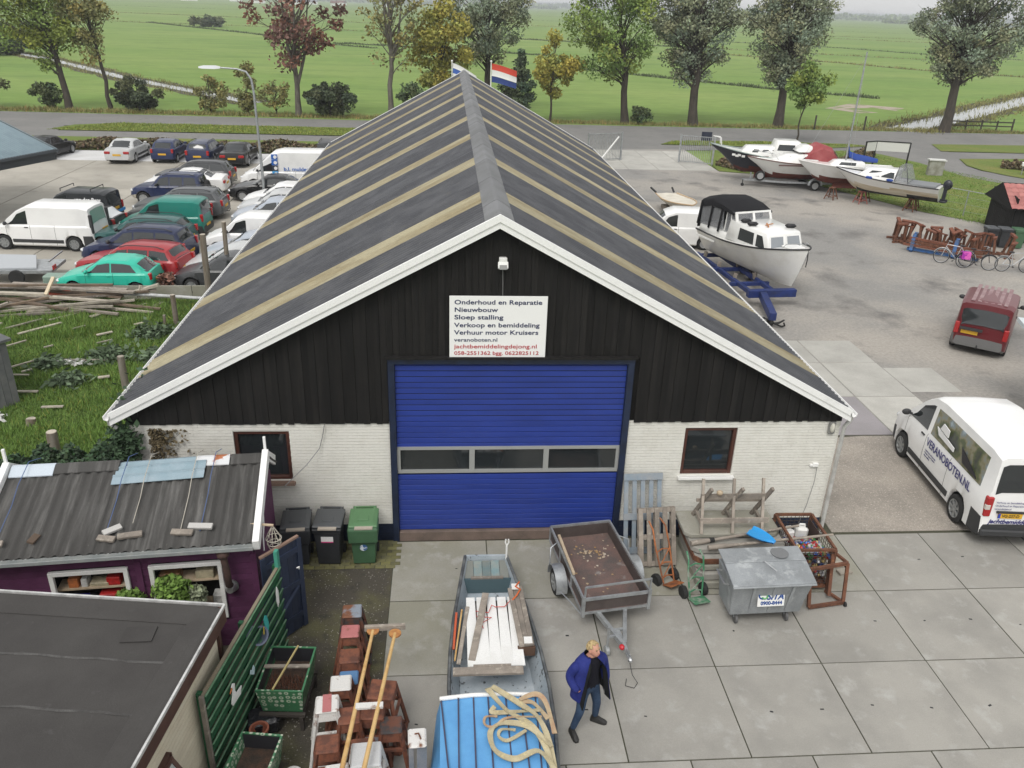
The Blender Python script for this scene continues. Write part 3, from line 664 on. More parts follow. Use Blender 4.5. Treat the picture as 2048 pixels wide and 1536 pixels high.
SP['smallvan'] = dict(L=4.05, W=1.70, H=1.80, xf=.80, xr=3.48, r=.305, wr=.74, belt=[(0, .5), (.06, .66), (.3, .82), (.85, 1.0), (1.2, 1.06), (3.9, 1.08), (4.0, 1.06), (4.05, .62)],
    roof=[(.85, 1.0), (1.55, 1.62), (2.0, 1.80), (3.7, 1.80), (3.94, 1.72), (4.02, 1.06)], ws=1.52, rw=None, side=[(1.28, 2.10, 1.66, 2.10)], seams=[1.22, 2.18, 3.2], handles=[2.02], bumper=1, tail=(.85, 1.20, .12), wt=(.04, .86))
SP['midvan'] = dict(L=4.80, W=1.92, H=1.95, xf=.86, xr=3.92, r=.325, wr=.84, belt=[(0, .5), (.06, .72), (.35, .92), (.75, 1.06), (1.2, 1.12), (4.6, 1.14), (4.74, 1.12), (4.80, .62)],
    roof=[(.70, 1.06), (1.55, 1.72), (2.05, 1.95), (4.3, 1.95), (4.66, 1.86), (4.77, 1.12)], ws=1.52, rw=(4.675, 4.755), rwi=.80, side=[(1.12, 2.02, 1.62, 2.02)], seams=[1.08, 2.12, 3.18], handles=[1.96], bumper=1, strip=1, tail=(.80, 1.62, .13), wt=(.05, .84), plate=.80, rim=hub_m, plate_y=-.3)
def place(c, x, y, deg): c.location = (x, y, 0); c.rotation_euler = (0, 0, R(deg)); return c

G_ = 'cars and vans parked on the concrete car park'
# prototypes are themselves cars of the photograph
c_sedan = place(make_car('parked_car', 'silver four door saloon in the far row, between the black and the dark blue cars', 'car', SP['sedan'], P_['silver'], G_), -23.1, 45.1, 90)
place(dup(c_sedan, label='black saloon half behind the blue roof at the left end of the far row', mats={'paint_silver': 'paint_black'}), -28.6, 45.6, 84)
place(dup(c_sedan, label='black saloon with bright red tail lights at the right end of the far row', mats={'paint_silver': 'paint_black'}), -15.5, 44.5, 90)
c_hatch = place(make_car('parked_car', 'small dark blue hatchback in the far row beside the silver saloon', 'car', SP['hatch'], P_['darkblue'], G_), -20.4, 45.2, 91)
c_wag = place(make_car('parked_car', 'navy estate car with roof rails in the far row beside the black saloon', 'car', SP['wagon'], P_['navy'], G_), -17.9, 45.1, 90)
place(dup(c_wag, label='dark grey estate car parked sideways in front of the far row', mats={'paint_navy': 'paint_darkgrey'}), -16.5, 36.6, 180)
place(dup(c_wag, label='dark grey estate behind the green van with bright rear lamps', mats={'paint_navy': 'paint_grey'}), -15.1, 28.8, 180)
place(dup(c_wag, label='bright red estate car with dark windows', mats={'paint_navy': 'paint_red'}), -14.0, 18.5, 169).scale = (.97, .98, .97)
place(dup(c_hatch, label='mint green hatchback beside the low concrete wall', mats={'paint_darkblue': 'paint_mint'}), -14.1, 16.6, 178).scale = (.92, .95, .97)
c_coupe = place(make_car('parked_car', 'white coupe between the dark grey estate and the blue off road car', 'car', SP['coupe'], P_['white'], G_), -16.4, 34.5, 182)
c_suv = place(make_car('parked_car', 'blue off road car with pale lower bumpers and spare wheel', 'car', dict(SP['suv']), P_['darkblue'], G_), -16.45, 31.9, 178)
for ch in c_suv.children:
    if ch.type == 'MESH' and ch.name.startswith('body'): ch.material_slots[1].link = 'OBJECT'; ch.material_slots[1].material = M('champagne_cladding', (.40, .37, .31), .4)
c_mpv = place(make_car('parked_car', 'navy people carrier between the red estate and the dark teal estate', 'car', SP['mpv'], P_['navy'], G_), -14.4, 20.45, 174)
place(dup(c_wag, label='dark teal estate between the green van and the navy people carrier', mats={'paint_navy': 'paint_darkteal'}), -15.1, 22.7, 175)
place(dup(c_hatch, label='dark grey hatchback squeezed between the green van and the grey estate', mats={'paint_darkblue': 'paint_darkgrey'}), -15.0, 27.0, 178)
c_kan = place(make_car('delivery_van', 'green small delivery van with windowless sides', 'van', dict(SP['smallvan'], rw=(3.945, 4.01), rwi=.84), P_['teal'], G_), -14.5, 24.95, 177)
place(dup(c_kan, label='white small delivery van nose out from the barn wall', mats={'paint_teal': 'paint_white'}), -9.95, 22.1, 178)
sv = place(make_car('delivery_van', 'black small van with roof bars and white lettering behind the white van', 'van', dict(SP['smallvan'], rw=(3.945, 4.01), rwi=.84, plate=.95), P_['anthracite'], G_), -19.2, 26.55, 174)
for xx in (.35, -1.1):
    MB().tube([(xx, -.62, 1.80), (xx, -.62, 1.92), (xx, .62, 1.92), (xx, .62, 1.80)], .022, 6).build('roof_bar', trim_m, sv)
wht = M('white_print', (.8, .8, .8), .5, grain=0)
text('van den Berg', .27, wht, sv, (-1.72, .862, 1.24), (R(78), 0, R(180)), bold=.008, width=1.25).location = (-.35, .80, 1.36)
text('van den Berg', .27, wht, sv, (-1.45, -.80, 1.30), (R(76), 0, 0), bold=.006, width=1.3)
text('schildersbedrijf', .09, wht, sv, (-1.45, -.83, 1.19), (R(76), 0, 0), width=1.25)
MB().box((-2.10, -.1, .84), (.02, .75, .14)).build('blue_panel', M('sky_blue_print', (.03, .25, .6), .4), sv)
place(dup(c_hatch, label='black hatchback with pale rear window between the white van and the black van', mats={'paint_darkblue': 'paint_black', 'dark_window_glass': 'headlight_glass'}), -18.4, 24.8, 175)
c_van = place(make_car('panel_van', 'white panel van with tall dark rear lamps in the car park', 'van', dict(SP['midvan']), P_['white'], G_), -19.10, 22.95, 176)
for ch in c_van.children:
    if ch.name.startswith('tail_light'): ch.data.materials[0] = trim_m
    if ch.name.startswith('rear_window'): ch.data.materials[0] = M('green_tinted_glass', (.22, .36, .30), .1, grain=0)
# cars along the barn wall, noses out
place(dup(c_coupe, label='black coupe with alloy wheels beside the street lamp', mats={'paint_white': 'paint_black'}), -11.3, 33.1, 180)
place(dup(c_hatch, label='white hatchback by the barn, next to the black coupe', mats={'paint_darkblue': 'paint_white'}), -10.15, 30.8, 179)
place(dup(c_hatch, label='silver hatchback by the barn, second from the black coupe', mats={'paint_darkblue': 'paint_silver'}), -10.05, 28.9, 180)
place(dup(c_hatch, label='pale blue grey hatchback by the barn, above the white delivery van', mats={'paint_darkblue': 'paint_paleblue'}), -9.9, 27.0, 179)
place(dup(c_hatch, label='grey blue hatchback squeezed between the white delivery van and the silver hatchback', mats={'paint_darkblue': 'paint_paleblue'}), -9.6, 20.3, 178)
place(dup(c_hatch, label='silver hatchback by the barn behind the two wooden posts', mats={'paint_darkblue': 'paint_silver'}), -9.85, 18.45, 175)
place(dup(c_hatch, label='dark grey green hatchback by the barn at the low concrete wall', mats={'paint_darkblue': 'paint_darkgrey'}), -9.8, 17.05, 177)
place(dup(c_suv, label='dark off road car half hidden behind the tall white van', mats={'paint_darkblue': 'paint_darkgrey'}), -9.4, 45.2, 90)
# tall white van with blue print
tv = dict(SP['midvan'], L=5.4, H=2.3, W=1.96, xr=4.5, wr=.86, roof=[(.70, 1.10), (1.5, 1.80), (2.0, 2.18), (2.5, 2.3), (5.0, 2.3), (5.3, 2.24), (5.37, 1.12)], belt=[(0, .5), (.06, .75), (.35, .96), (.75, 1.1), (1.2, 1.14), (5.2, 1.16), (5.34, 1.12), (5.4, .62)], rw=None, side=[(1.1, 2.0, 1.45, 2.0)], wt=(.03, .55), seams=[1.08, 2.1, 3.3], handles=[1.96])
mv = place(make_car('panel_van', 'tall white van with blue print on its side', 'van', tv, P_['white'], G_), -10.8, 36.1, 181)
pb = M('print_blue', S(30, 96, 180), .5, grain=0); pl = M('print_cyan', S(70, 160, 220), .5, grain=0)
sgn = -1 if True else 1
yo = lambda z: .985-.055*max(0, (z-1.16)/1.3)
for k, (z, m_) in enumerate(((2.0, pb), (1.68, pb), (1.36, M('print_dark', (.02, .03, .05), .5)), (1.04, pl))):
    MB().box((.55, yo(z)+.006, z), (.34, .012, .30)).build('logo_square', m_, mv)
    MB().lathe([(.065, -.01), (.10, -.01), (.10, .01), (.065, .01)], 14, c=(.50, yo(z)+.014, z), axis='Y').build('logo_ring', wht, mv)
text('b.l. mulder  bv', .30, pb, mv, (.05, .992, 1.22), (R(90), 0, R(180)), bold=.006, width=1.95)

# ---- right-hand side vehicles
rv = place(make_car('delivery_van', 'dark red delivery van with ribbed roof in the boat yard', 'van', dict(SP['smallvan'], L=4.27, W=1.79, xr=3.55, wr=.82, tum=.04, rw=(4.13, 4.25), rwi=.90, plate=.80, plate_y=.34, tail=(.70, 1.10, .15),
    roof=[(.85, 1.0), (1.55, 1.62), (2.0, 1.80), (3.7, 1.82), (4.09, 1.78), (4.255, 1.06)], belt=[(0, .5), (.06, .66), (.3, .82), (.85, 1.0), (1.2, 1.06), (4.1, 1.08), (4.22, 1.06), (4.27, .62)], bump_h=.6, towbar=1), P_['wine']), 18.2, 11.85, 52)
for ch in rv.children:
    if ch.name.startswith('body'): ch.material_slots[1].link = 'OBJECT'; ch.material_slots[1].material = M('grey_bumper', (.14, .14, .14), .6)
for k in range(6): MB().box((-.55, -.5+.2*k, 1.815), (2.3, .12, .016)).build('roof_rib', M('faded_roof', (.30, .20, .20), .5, col2=(.20, .10, .11), scale=3), rv, bevel=.004)
MB().box((-2.19, .30, .95), (.03, .7, .10)).build('handle_recess', trim_m, rv)
wv = place(make_car('delivery_van', 'white small van standing behind the cabin cruiser', 'van', SP['smallvan'], P_['white']), 9.9, 24.3, 172)
# the big white van at the front
dv = dict(L=4.98, W=2.05, H=2.26, xf=.92, xr=3.95, r=.335, wr=.88, tum=.05, belt=[(0, .5), (.06, .8), (.30, 1.02), (.62, 1.15), (1.0, 1.24), (4.8, 1.26), (4.93, 1.24), (4.98, .60)],
    roof=[(.58, 1.15), (1.40, 1.92), (1.85, 2.2), (2.3, 2.26), (4.5, 2.26), (4.86, 2.20), (4.955, 1.25)], ws=1.38, rw=(4.875, 4.94), rwi=.92, side=[(.98, 1.92, 1.44, 1.92), (2.10, 4.55, 2.10, 4.50, 1)], seams=[.95, 2.02, 3.25], handles=[1.84], bumper=1, strip=1,
    tail=(.80, 1.28, .15), wt=(.05, .80), plate=.84, plate_y=.42, rim=hub_m, tw=.22, towbar=1, plan=[(0, .72), (.05, .84), (.25, .95), (.6, 1), (4.7, 1), (4.9, .985), (4.98, .96)])
def photo_mat():
    m = bpy.data.materials.new('river_photo_print'); m.use_nodes = True; t = m.node_tree; p = t.nodes['Principled BSDF']; p.inputs['Roughness'].default_value = .25
    tc = t.nodes.new('ShaderNodeTexCoord'); n = t.nodes.new('ShaderNodeTexNoise'); n.inputs['Scale'].default_value = 2.2; n.inputs['Detail'].default_value = 5
    cr = t.nodes.new('ShaderNodeValToRGB'); e = cr.color_ramp.elements; e[0].position = .33; e[0].color = (.05, .055, .05, 1); e[1].position = .7; e[1].color = (.42, .52, .58, 1)
    for ps, c in ((.44, (.10, .12, .055, 1)), (.52, (.24, .22, .14, 1)), (.60, (.20, .24, .25, 1))):
        q = e.new(ps); q.color = c
    t.links.new(tc.outputs['Object'], n.inputs['Vector']); t.links.new(n.outputs['Fac'], cr.inputs[0]); t.links.new(cr.outputs[0], p.inputs['Base Color']); MATS['river_photo_print'] = m; return m
pm_ = photo_mat(); s0 = dv['side'][1]; dv['side'][1] = (*s0[:4], 1, pm_)
vv = make_car('panel_van', 'white van with a river photograph and dark blue lettering on its side', 'van', dv, P_['white'])
ang = math.atan2(3.43-.42, 10.65-10.36)
mid = Vector((10.505, 1.925)); rt = Vector((math.sin(ang), -math.cos(ang)))
vv.location = (mid.x+rt.x*1.03, mid.y+rt.y*1.03, 0); vv.rotation_euler = (0, 0, ang)
nb = M('print_navy', S(42, 42, 110), .5, grain=0)
X0v = (.92+3.95)/2
text('VERANOBOTEN.NL', .30, nb, vv, (X0v-2.12, 1.032, 1.0), (R(90), 0, R(180)), bold=.003, width=2.2)
for k, (s_, z) in enumerate((('Onderhoud en Reparatie', .86), ('Verhuur motor Kruisers', .79), ('Sloep stalling', .72))): text(s_, .055, nb, vv, (X0v-2.15, 1.034, z), (R(90), 0, R(180)))
# boat printed within the photograph
bt = MB().prism([(X0v-2.35, 1.0, 1.62), (X0v-3.25, 1.0, 1.52), (X0v-3.25, 1.0, 1.42), (X0v-2.5, 1.0, 1.46)], (0, .02, 0)).prism([(X0v-2.5, 1.0, 1.64), (X0v-2.9, 1.0, 1.60), (X0v-2.9, 1.0, 1.78), (X0v-2.6, 1.0, 1.82)], (0, .02, 0))
bo = bt.build('printed_boat', wht, vv)
bo.location = (0, -.018, 0); bo.rotation_euler = (0, 0, 0)
bw = MB().prism([(X0v-3.55, 1.0, 1.72), (X0v-4.25, 1.0, 1.44), (X0v-4.35, 1.0, 1.36), (X0v-3.7, 1.0, 1.40)], (0, .02, 0)); bo = bw.build('printed_hull', M('print_black', (.015, .015, .02), .4), vv); bo.location = (0, -.018, 0)
text('VG-237-D', .095, plate_ink, vv, (X0v-4.998, .60, .81), (R(90), 0, R(-90)), bold=.003, width=.38)
MB().box((X0v-4.992, .655, .84), (.02, .05, .113)).build('plate_band', plate_blue, vv)
text('jachtbemiddelingdejong.nl', .15, nb, vv, (X0v-4.985, .84, .64), (R(90), 0, R(-90)), bold=.004, width=1.6, shear=.25)
MB().box((X0v-4.985, .42, .93), (.03, .62, .045)).build('door_handle', trim_m, vv)
MB().box((X0v-4.98, 0, 1.25), (.03, .012, 1.3)).build('door_seam', gap_m, vv)
for k, s_ in enumerate(('Verkoop en bemiddeling', 'Onderhoud en Reparatie', 'veranoboten.nl')): text(s_, .06, nb, vv, (X0v-4.985, .80, 1.15-.08*k), (R(90), 0, R(-90)), bold=0)
MB().box((X0v-5.0, 0, .42), (.12, 1.96, .16)).build('rear_bumper', trim_m, vv, bevel=.03)
for s in (1, -1):
    MB().box((X0v-4.955, s*.945, 1.04), (.09, .115, .14)).build('reverse_lamp', amber_m, vv, bevel=.02)
    for ch in []: pass
# ================================================================== BOATS AND THE BOAT YARD
gel = M('white_gelcoat', (.78, .78, .76), .25, col2=(.66, .65, .61), scale=1.5, lo=.5, hi=.8, coat=.3, grain=.03)
cream = M('cream_cover', (.66, .62, .53), .6, col2=(.54, .50, .42), scale=2)
antif_r = M('red_antifouling', (.16, .04, .028), .8, col2=(.09, .03, .022), scale=2.5)
antif_b = M('black_antifouling', (.02, .02, .021), .8, col2=(.05, .045, .04), scale=2)
navyhull = M('black_blue_hull', (.014, .016, .028), .3, coat=.3)
canvas_k = M('black_canvas', (.014, .014, .016), .9, bump=.3, bscale=12, spec=.2)
canvas_r = M('red_canvas', (.27, .05, .055), .85, col2=(.33, .09, .09), scale=2, bump=.4, bscale=5)
canvas_b = M('blue_canvas', (.02, .06, .28), .8, bump=.4, bscale=8)
clearv = M('clear_vinyl', (.30, .31, .33), .1, grain=0, spec=.7, alpha=.42)
bluep = M('blue_trailer_paint', (.012, .030, .15), .6, col2=(.010, .02, .08), scale=3, grain=.15)
yellowed = M('stained_gelcoat', (.60, .55, .44), .4, col2=(.45, .33, .17), scale=1.8, lo=.5, hi=.75, stretch=(.5, 1, 3))
def hull(mbname, L, B, z0, zst, zbow, parent, m_top, m_bot, wl, rake=.9, transom=.82, vee=.45, deck_m=None, n=22, full=.42, keel_rise=.5, stripe=None, mid=None, pw=2.3):
    """Hull along +x (bow), stern at x=0; returns a function sheer(t) -> (x, half beam, z)."""
    fr = [0, .18, .36, .52, .66, .80, .90, 1.]
    def hb(t): return B/2*(transom+(1-transom)*min(1, t/.4)) if t < full else B/2*max(0., 1-((t-full)/(1-full))**pw)
    def zs(t): return zst+(zbow-zst)*t**2.2
    def zk(t): return z0+(keel_rise*(zbow-z0))*max(0, (t-.62)/.38)**2.2
    def pt(t, u, s):
        q = 1-vee; yf = (u**.42)*(q*(1-t**3))+u**(1.0)*(1-q*(1-t**3)); z = zk(t)+(zs(t)-zk(t))*u
        return (L*t-rake*(1-u)**1.3*t**5, s*hb(t)*yf, z)
    ts = [1-(1-k/n)**1.25 for k in range(n+1)]; ts[-1] = .998
    rings = [[pt(t, u, 1) for u in fr[::-1]]+[pt(t, u, -1) for u in fr[1:]] for t in ts]
    nr = len(rings[0])
    def fm(i, j):
        if j < 0: return 0
        z = (rings[i][j][2]+rings[i][j+1][2]+rings[i+1][j][2]+rings[i+1][j+1][2])/4
        if mid and wl < z < mid[0]: return 2
        return 1 if z < wl else 0
    MB().loft(rings, closed=False, cap0=True, cap1=False, mats=fm).build('hull', [m_top, m_bot]+([mid[1]] if mid else []), parent, smooth=50)
    V = []; F = []
    for t in ts:
        x, y, z = pt(t, 1, 1); V += [(x, y*.985, z-.03), (x, 0, z+.02), (x, -y*.985, z-.03)]
    for i in range(len(ts)-1):
        for j in (0, 1): F.append((3*i+j, 3*i+j+1, 3*i+j+4, 3*i+j+3))
    MB().add(V, F).build('deck', deck_m or m_top, parent, smooth=40)
    P = [pt(t, 1, 1) for t in ts]+[pt(t, 1, -1) for t in ts[::-1]]
    MB().tube(P, .035, 6).build('rubbing_strake', stripe or m_top, parent, smooth=60)
    return lambda t: (L*t, hb(t), zs(t))
def cabin(nm, x0, x1, y0, y1, z0, z1, sb, sf, inset, m, parent, zf=None, bevel=.05):
    """x0 aft, x1 fore; half widths y0 aft / y1 fore; sb, sf lean of the ends; returns the eight corners"""
    zf = z1 if zf is None else zf
    b = [(x0, -y0, z0), (x1, -y1, z0), (x1, y1, z0), (x0, y0, z0)]; t = [(x0+sb, -(y0-inset), z1), (x1-sf, -(y1-inset), zf), (x1-sf, y1-inset, zf), (x0+sb, y0-inset, z1)]
    MB().add(b+t, [(0, 3, 2, 1), (4, 5, 6, 7), (0, 1, 5, 4), (1, 2, 6, 5), (2, 3, 7, 6), (3, 0, 4, 7)]).build(nm, m, parent, bevel=bevel, smooth=50)
    V = [Vector(q) for q in b+t]
    return dict(R=(V[0], V[1], V[5], V[4]), F=(V[1], V[2], V[6], V[5]), L=(V[2], V[3], V[7], V[6]), B=(V[3], V[0], V[4], V[7]))
def on(q, u0, u1, v0, v1, m, parent, name='window', off=.012, th=.02, sk=0.):
    P = lambda u, v: (q[0]*(1-u)+q[1]*u)*(1-v)+(q[3]*(1-u)+q[2]*u)*v
    a = [P(u0, v0), P(u1, v0), P(u1-sk, v1), P(u0+sk*.3, v1)]; n = (a[1]-a[0]).cross(a[3]-a[0]).normalized()
    return MB().prism([p+n*(off-th) for p in a], n*th).build(name, m, parent)
def rail(pts, parent, r=.016, m=None, name='railing'): return MB().tube(pts, r, 6).build(name, m or steel, parent, smooth=60)
def fender(parent, c, d, m, L=.45, r=.09):
    c = Vector(c); d = Vector(d).normalized(); MB().tube([c-d*L*.5, c-d*L*.38, c-d*L*.3, c+d*L*.3, c+d*L*.38, c+d*L*.5], [.02, r*.7, r, r, r*.7, .02], 10).build('fender', m, parent, smooth=60)

# --- cabin cruiser on the blue trailer
cr = thing('cabin_cruiser', 'white cabin cruiser with a black canvas hood standing on a blue trailer', 'boat', (10.85, 21.10, 0), R(-72))
sh = hull('h', 6.05, 2.62, .50, 1.72, 2.28, cr, gel, antif_b, .60, rake=.62, vee=.30, stripe=black, full=.5, pw=2.9, keel_rise=.06)
c = cabin('cabin', 2.1, 4.8, 1.06, .92, 1.78, 2.64, .1, .30, .10, gel, cr, zf=2.58)
on(c['R'], .30, .66, .22, .78, glass, cr); on(c['R'], .72, .93, .22, .78, glass, cr, sk=.06); on(c['L'], .07, .30, .22, .78, glass, cr); on(c['L'], .36, .70, .22, .78, glass, cr)
for u in (.06, .53): on(c['F'], u, u+.41, .20, .86, white, cr, 'window_frame', .014); on(c['F'], u+.03, u+.38, .27, .80, M('curtained_glass', (.26, .28, .30), .1, grain=.1), cr, off=.022)
cabin('coaming', .15, 2.3, 1.08, 1.0, 1.68, 2.05, .05, .0, .06, gel, cr)
ws = cabin('windshield', 1.9, 2.75, .98, .95, 2.1, 2.95, .0, .35, .06, clearv, cr, bevel=0)
for u in (.0, .47, .94): on(ws['F'], u, u+.06, 0, 1, white, cr, 'mullion', .02, .03)
on(ws['F'], 0, 1, .93, 1.02, white, cr, 'mullion', .022, .03)
for v in (0, .5, .96): on(ws['R'], v, v+.05, 0, 1, white, cr, 'mullion', .02, .03)
ring_ = lambda x, w, z0, z1: [(x, -w, z0), (x, -w*.98, z0+(z1-z0)*.55), (x, -w*.90, z1-.10), (x, -w*.6, z1), (x, 0, z1+.04), (x, w*.6, z1), (x, w*.90, z1-.10), (x, w*.98, z0+(z1-z0)*.55), (x, w, z0)]
hd = MB(); rr_ = [ring_(x, w, z0, z1) for x, w, z0, z1 in ((-.02, 1.02, 1.8, 2.9), (.12, 1.06, 2.75, 3.16), (.9, 1.06, 2.95, 3.32), (1.7, 1.04, 2.96, 3.22), (2.42, .98, 2.86, 2.98))]
hd.loft(rr_, closed=False, cap0=True, cap1=False); hd.loft([[(x, y, z-.03) for x, y, z in r_] for r_ in rr_], closed=False, cap0=False, cap1=False)
hd.build('canvas_hood', canvas_k, cr, smooth=50)
for s in (-1, 1):
    for (xa, xb) in ((.02, .20), (.85, 1.0), (1.55, 1.7)): MB().bar((xa, s*1.05, 1.95), (xb, s*1.05, 3.0), .12, .02).build('hood_strap', canvas_k, cr)
    MB().prism([(.2, s*1.03, 2.0), (1.85, s*1.02, 2.1), (1.75, s*1.0, 2.98), (.25, s*1.02, 2.98)], (0, .01, 0)).build('side_curtain', clearv, cr)
fender(cr, (2.9, -.70, 2.72), (.4, 1, 0), black); fender(cr, (3.4, -.74, 2.71), (.4, 1, 0), black); fender(cr, (4.0, .70, 2.68), (.6, 1, 0), black)
MB().bar((3.3, .05, 2.66), (3.8, -.25, 2.65), .05, .03).bar((3.5, .2, 2.68), (3.65, -.3, 2.68), .04, .03).build('boat_hook', M('orange_varnish', (.42, .16, .04), .5), cr)
MB().box((5.15, 0, 2.15), (.6, .7, .06)).build('foredeck_hatch', gel, cr, bevel=.02)
rail([(5.2, -.55, 2.16), (5.3, -.5, 2.34), (5.95, 0, 2.48), (5.3, .5, 2.34), (5.2, .55, 2.16)], cr)
MB().tube([(5.95, .05, 2.2), (5.98, .06, 1.9), (5.97, .05, 1.55)], .02, 6).build('bow_rope', black, cr)
MB().box((.9, -1.17, 1.52), (1.3, .05, .07)).build('bathing_step', white, cr)
tr = thing('boat_trailer', 'dark blue boat trailer under the cabin cruiser with a drawbar towards the barn', 'trailer', (10.7, 21.1, 0), R(-85))
b = MB()
for s in (-.5, .5): b.bar((-.2, s, .42), (5.8, s, .50), .14, .18)
for x in (.2, 2.4, 4.4): b.bar((x, -.85, .45), (x, .85, .45), .14, .16)
b.bar((5.9, -.75, .55), (5.9, 1.25, .55), .26, .30).bar((5.8, -.1, .52), (8.2, -.75, .42), .26, .30)
b.build('chassis', bluep, tr, bevel=.015)
for x in (1.6, 2.5):
    for s in (-1, 1): link('wheel', wheel_meshes(.33, .2, hub_m, ('wheel', .33, hub_m.name))[0], tr, (x, s*1.0, .33))
for x in (.6, 2.2, 3.9):
    for s in (-.45, .45): MB().bar((x, s, .5), (x, s*.9, .74), .12, .12).build('keel_block', oldwood, tr)
hp = [(8.1+.25*math.cos(a), -.65+.35*math.sin(a*1.3), .18+.12*math.sin(a*2)) for a in [k*.5 for k in range(14)]]
MB().tube(hp, .035, 6).build('hose', rubber, tr, smooth=60)
MB().lathe([(.04, -.05), (.16, -.06), (.18, 0), (.16, .06), (.04, .05)], 16, c=(8.05, -.75, .18), axis='Y').build('jockey_wheel', rubber, tr, smooth=40)
tub = MB(); tub.box((0, 0, .22), (.85, .5, .44), taper=1.1); tub = tub.build('plastic_tub', cream, loc=(9.75, 14.9, .0), rz=R(-55), bevel=.03); tag(tub, 'cream plastic tub beside the blue trailer at the barn wall', 'tub')
MB().box((0, 0, .443), (.78, .44, .01)).build('inside', M('tub_inside', (.36, .28, .20), .8), tub)

# --- black hulled yacht
yb = thing('motor_yacht', 'boat with black blue hull, red waterline and white cabin near the gate', 'boat', (24.4, 40.3, .25), R(170))
sh = hull('h', 7.9, 2.5, .35, 1.35, 2.15, yb, navyhull, antif_r, .72, rake=1.3, vee=.55, deck_m=gel, stripe=M('grey_green_strake', (.3, .36, .34), .5))
c = cabin('cabin', 2.2, 6.0, .95, .62, 1.45, 2.18, .1, .5, .14, gel, yb, zf=2.1)
for u in (.42, .60, .78): on(c['L'], 1-u-.05, 1-u+.06, .45, .75, glass, yb); on(c['R'], u-.05, u+.06, .45, .75, glass, yb)
c = cabin('wheelhouse', 2.0, 3.9, .98, .92, 1.5, 2.55, .08, .3, .12, gel, yb)
on(c['L'], .1, .75, .45, .82, glass, yb); on(c['R'], .25, .9, .45, .82, glass, yb)
rail([(7.2, -.35, 2.1), (7.25, -.3, 2.55), (7.75, 0, 2.62), (7.25, .3, 2.55), (7.2, .35, 2.1)], yb, .03, white)
for k in (0, 1): MB().box((6.0+.35*k, .775-.14*k, 1.55), (.22, .02, .14), rot=(0, 0, R(-22))).build('registration_plate', white, yb)
for k in range(2): MB().box((6.15-.4*k, .80+.12*k, 1.5), (.22, .03, .14), rot=(R(-12), 0, R(-24))).build('registration_plate', white, yb)
MB().box((.3, 0, .25), (.5, .06, .9)).build('rudder', rust, yb); MB().box((3, 0, .2), (3.4, .12, .5)).build('keel', antif_r, yb)

# --- speedboat with red hood on trailer
sp = thing('speedboat', 'white speedboat with a red canvas hood and red brown bottom on a road trailer', 'boat', (25.0, 39.1, .15), R(177))
sh = hull('h', 6.5, 2.3, .38, 1.45, 1.78, sp, gel, antif_r, .80, rake=1.1, vee=.42, pw=2.6, stripe=M('brown_strake', (.12, .05, .04), .5))
c = cabin('cabin', 2.6, 5.1, .95, .6, 1.5, 2.1, .15, 1.1, .16, gel, sp, zf=2.02)
on(c['L'], .22, .92, .35, .80, glass, sp, sk=.05); on(c['R'], .08, .78, .35, .80, glass, sp, sk=.05)
h_ = MB().loft([[(x, -w, 1.5), (x, -w*.93, z-.25), (x, -w*.55, z), (x, w*.55, z), (x, w*.93, z-.25), (x, w, 1.5)] for x, w, z in ((.5, .9, 1.7), (1.2, .98, 2.55), (1.9, 1.0, 2.75), (2.5, .98, 2.5), (2.95, .9, 2.1))], closed=False)
h_.build('canvas_hood', canvas_r, sp, smooth=30)
on((Vector((.45, 1.0, 1.6)), Vector((.45, -1.0, 1.6)), Vector((1.15, -.95, 2.5)), Vector((1.15, .95, 2.5))), .1, .9, .15, .85, clearv, sp)
cabin('hardtop', 2.4, 3.4, .72, .7, 2.2, 2.62, .1, .5, .12, gel, sp)
rail([(4.6, -.6, 1.7), (4.9, -.55, 2.05), (6.2, 0, 2.15), (4.9, .55, 2.05), (4.6, .6, 1.7)], sp)
MB().box((3.4, 1.13, 1.42), (2.6, .03, .07)).build('side_stripe', M('brown_stripe', (.10, .04, .035), .5), sp)
st = thing('road_trailer', 'galvanised road trailer carrying the white speedboat', 'trailer', (25.0, 39.1, 0), R(177))
b = MB().bar((0, -.8, .42), (4, -.7, .42), .08, .12).bar((0, .8, .42), (4, .7, .42), .08, .12).bar((4, -.7, .42), (6.6, 0, .42), .08, .12).bar((4, .7, .42), (6.6, 0, .42), .08, .12).bar((.2, -.8, .42), (.2, .8, .42), .08)
b.bar((2.1, -1.1, .35), (2.1, 1.1, .35), .08).bar((6.1, 0, .42), (6.1, 0, .9), .08); b.build('chassis', galv, st)
for s in (-1, 1):
    w = link('wheel', wheel_meshes(.32, .18, rim_m, ('wheel', .32, rim_m.name))[0], st, (2.1, s*1.12, .32), rz=0 if s > 0 else math.pi); link('rim', CARS[('wheel', .32, rim_m.name)][1], w)
    MB().tube([(2.1+.4*math.cos(R(a)), s*1.12, .34+.4*math.sin(R(a))) for a in range(0, 181, 20)], .10, 4).build('mudguard', galv, st)
w = link('spare_wheel', CARS[('wheel', .32, rim_m.name)][0], st, (5.6, .42, .75)); link('rim', CARS[('wheel', .32, rim_m.name)][1], w)
MB().tube([(6.6, .1, .42), (6.6, .1, .12)], .03, 6).lathe([(.02, -.04), (.1, -.05), (.1, .05), (.02, .04)], 12, c=(6.6, .1, .1), axis='Y').build('jockey_wheel', rubber, st)
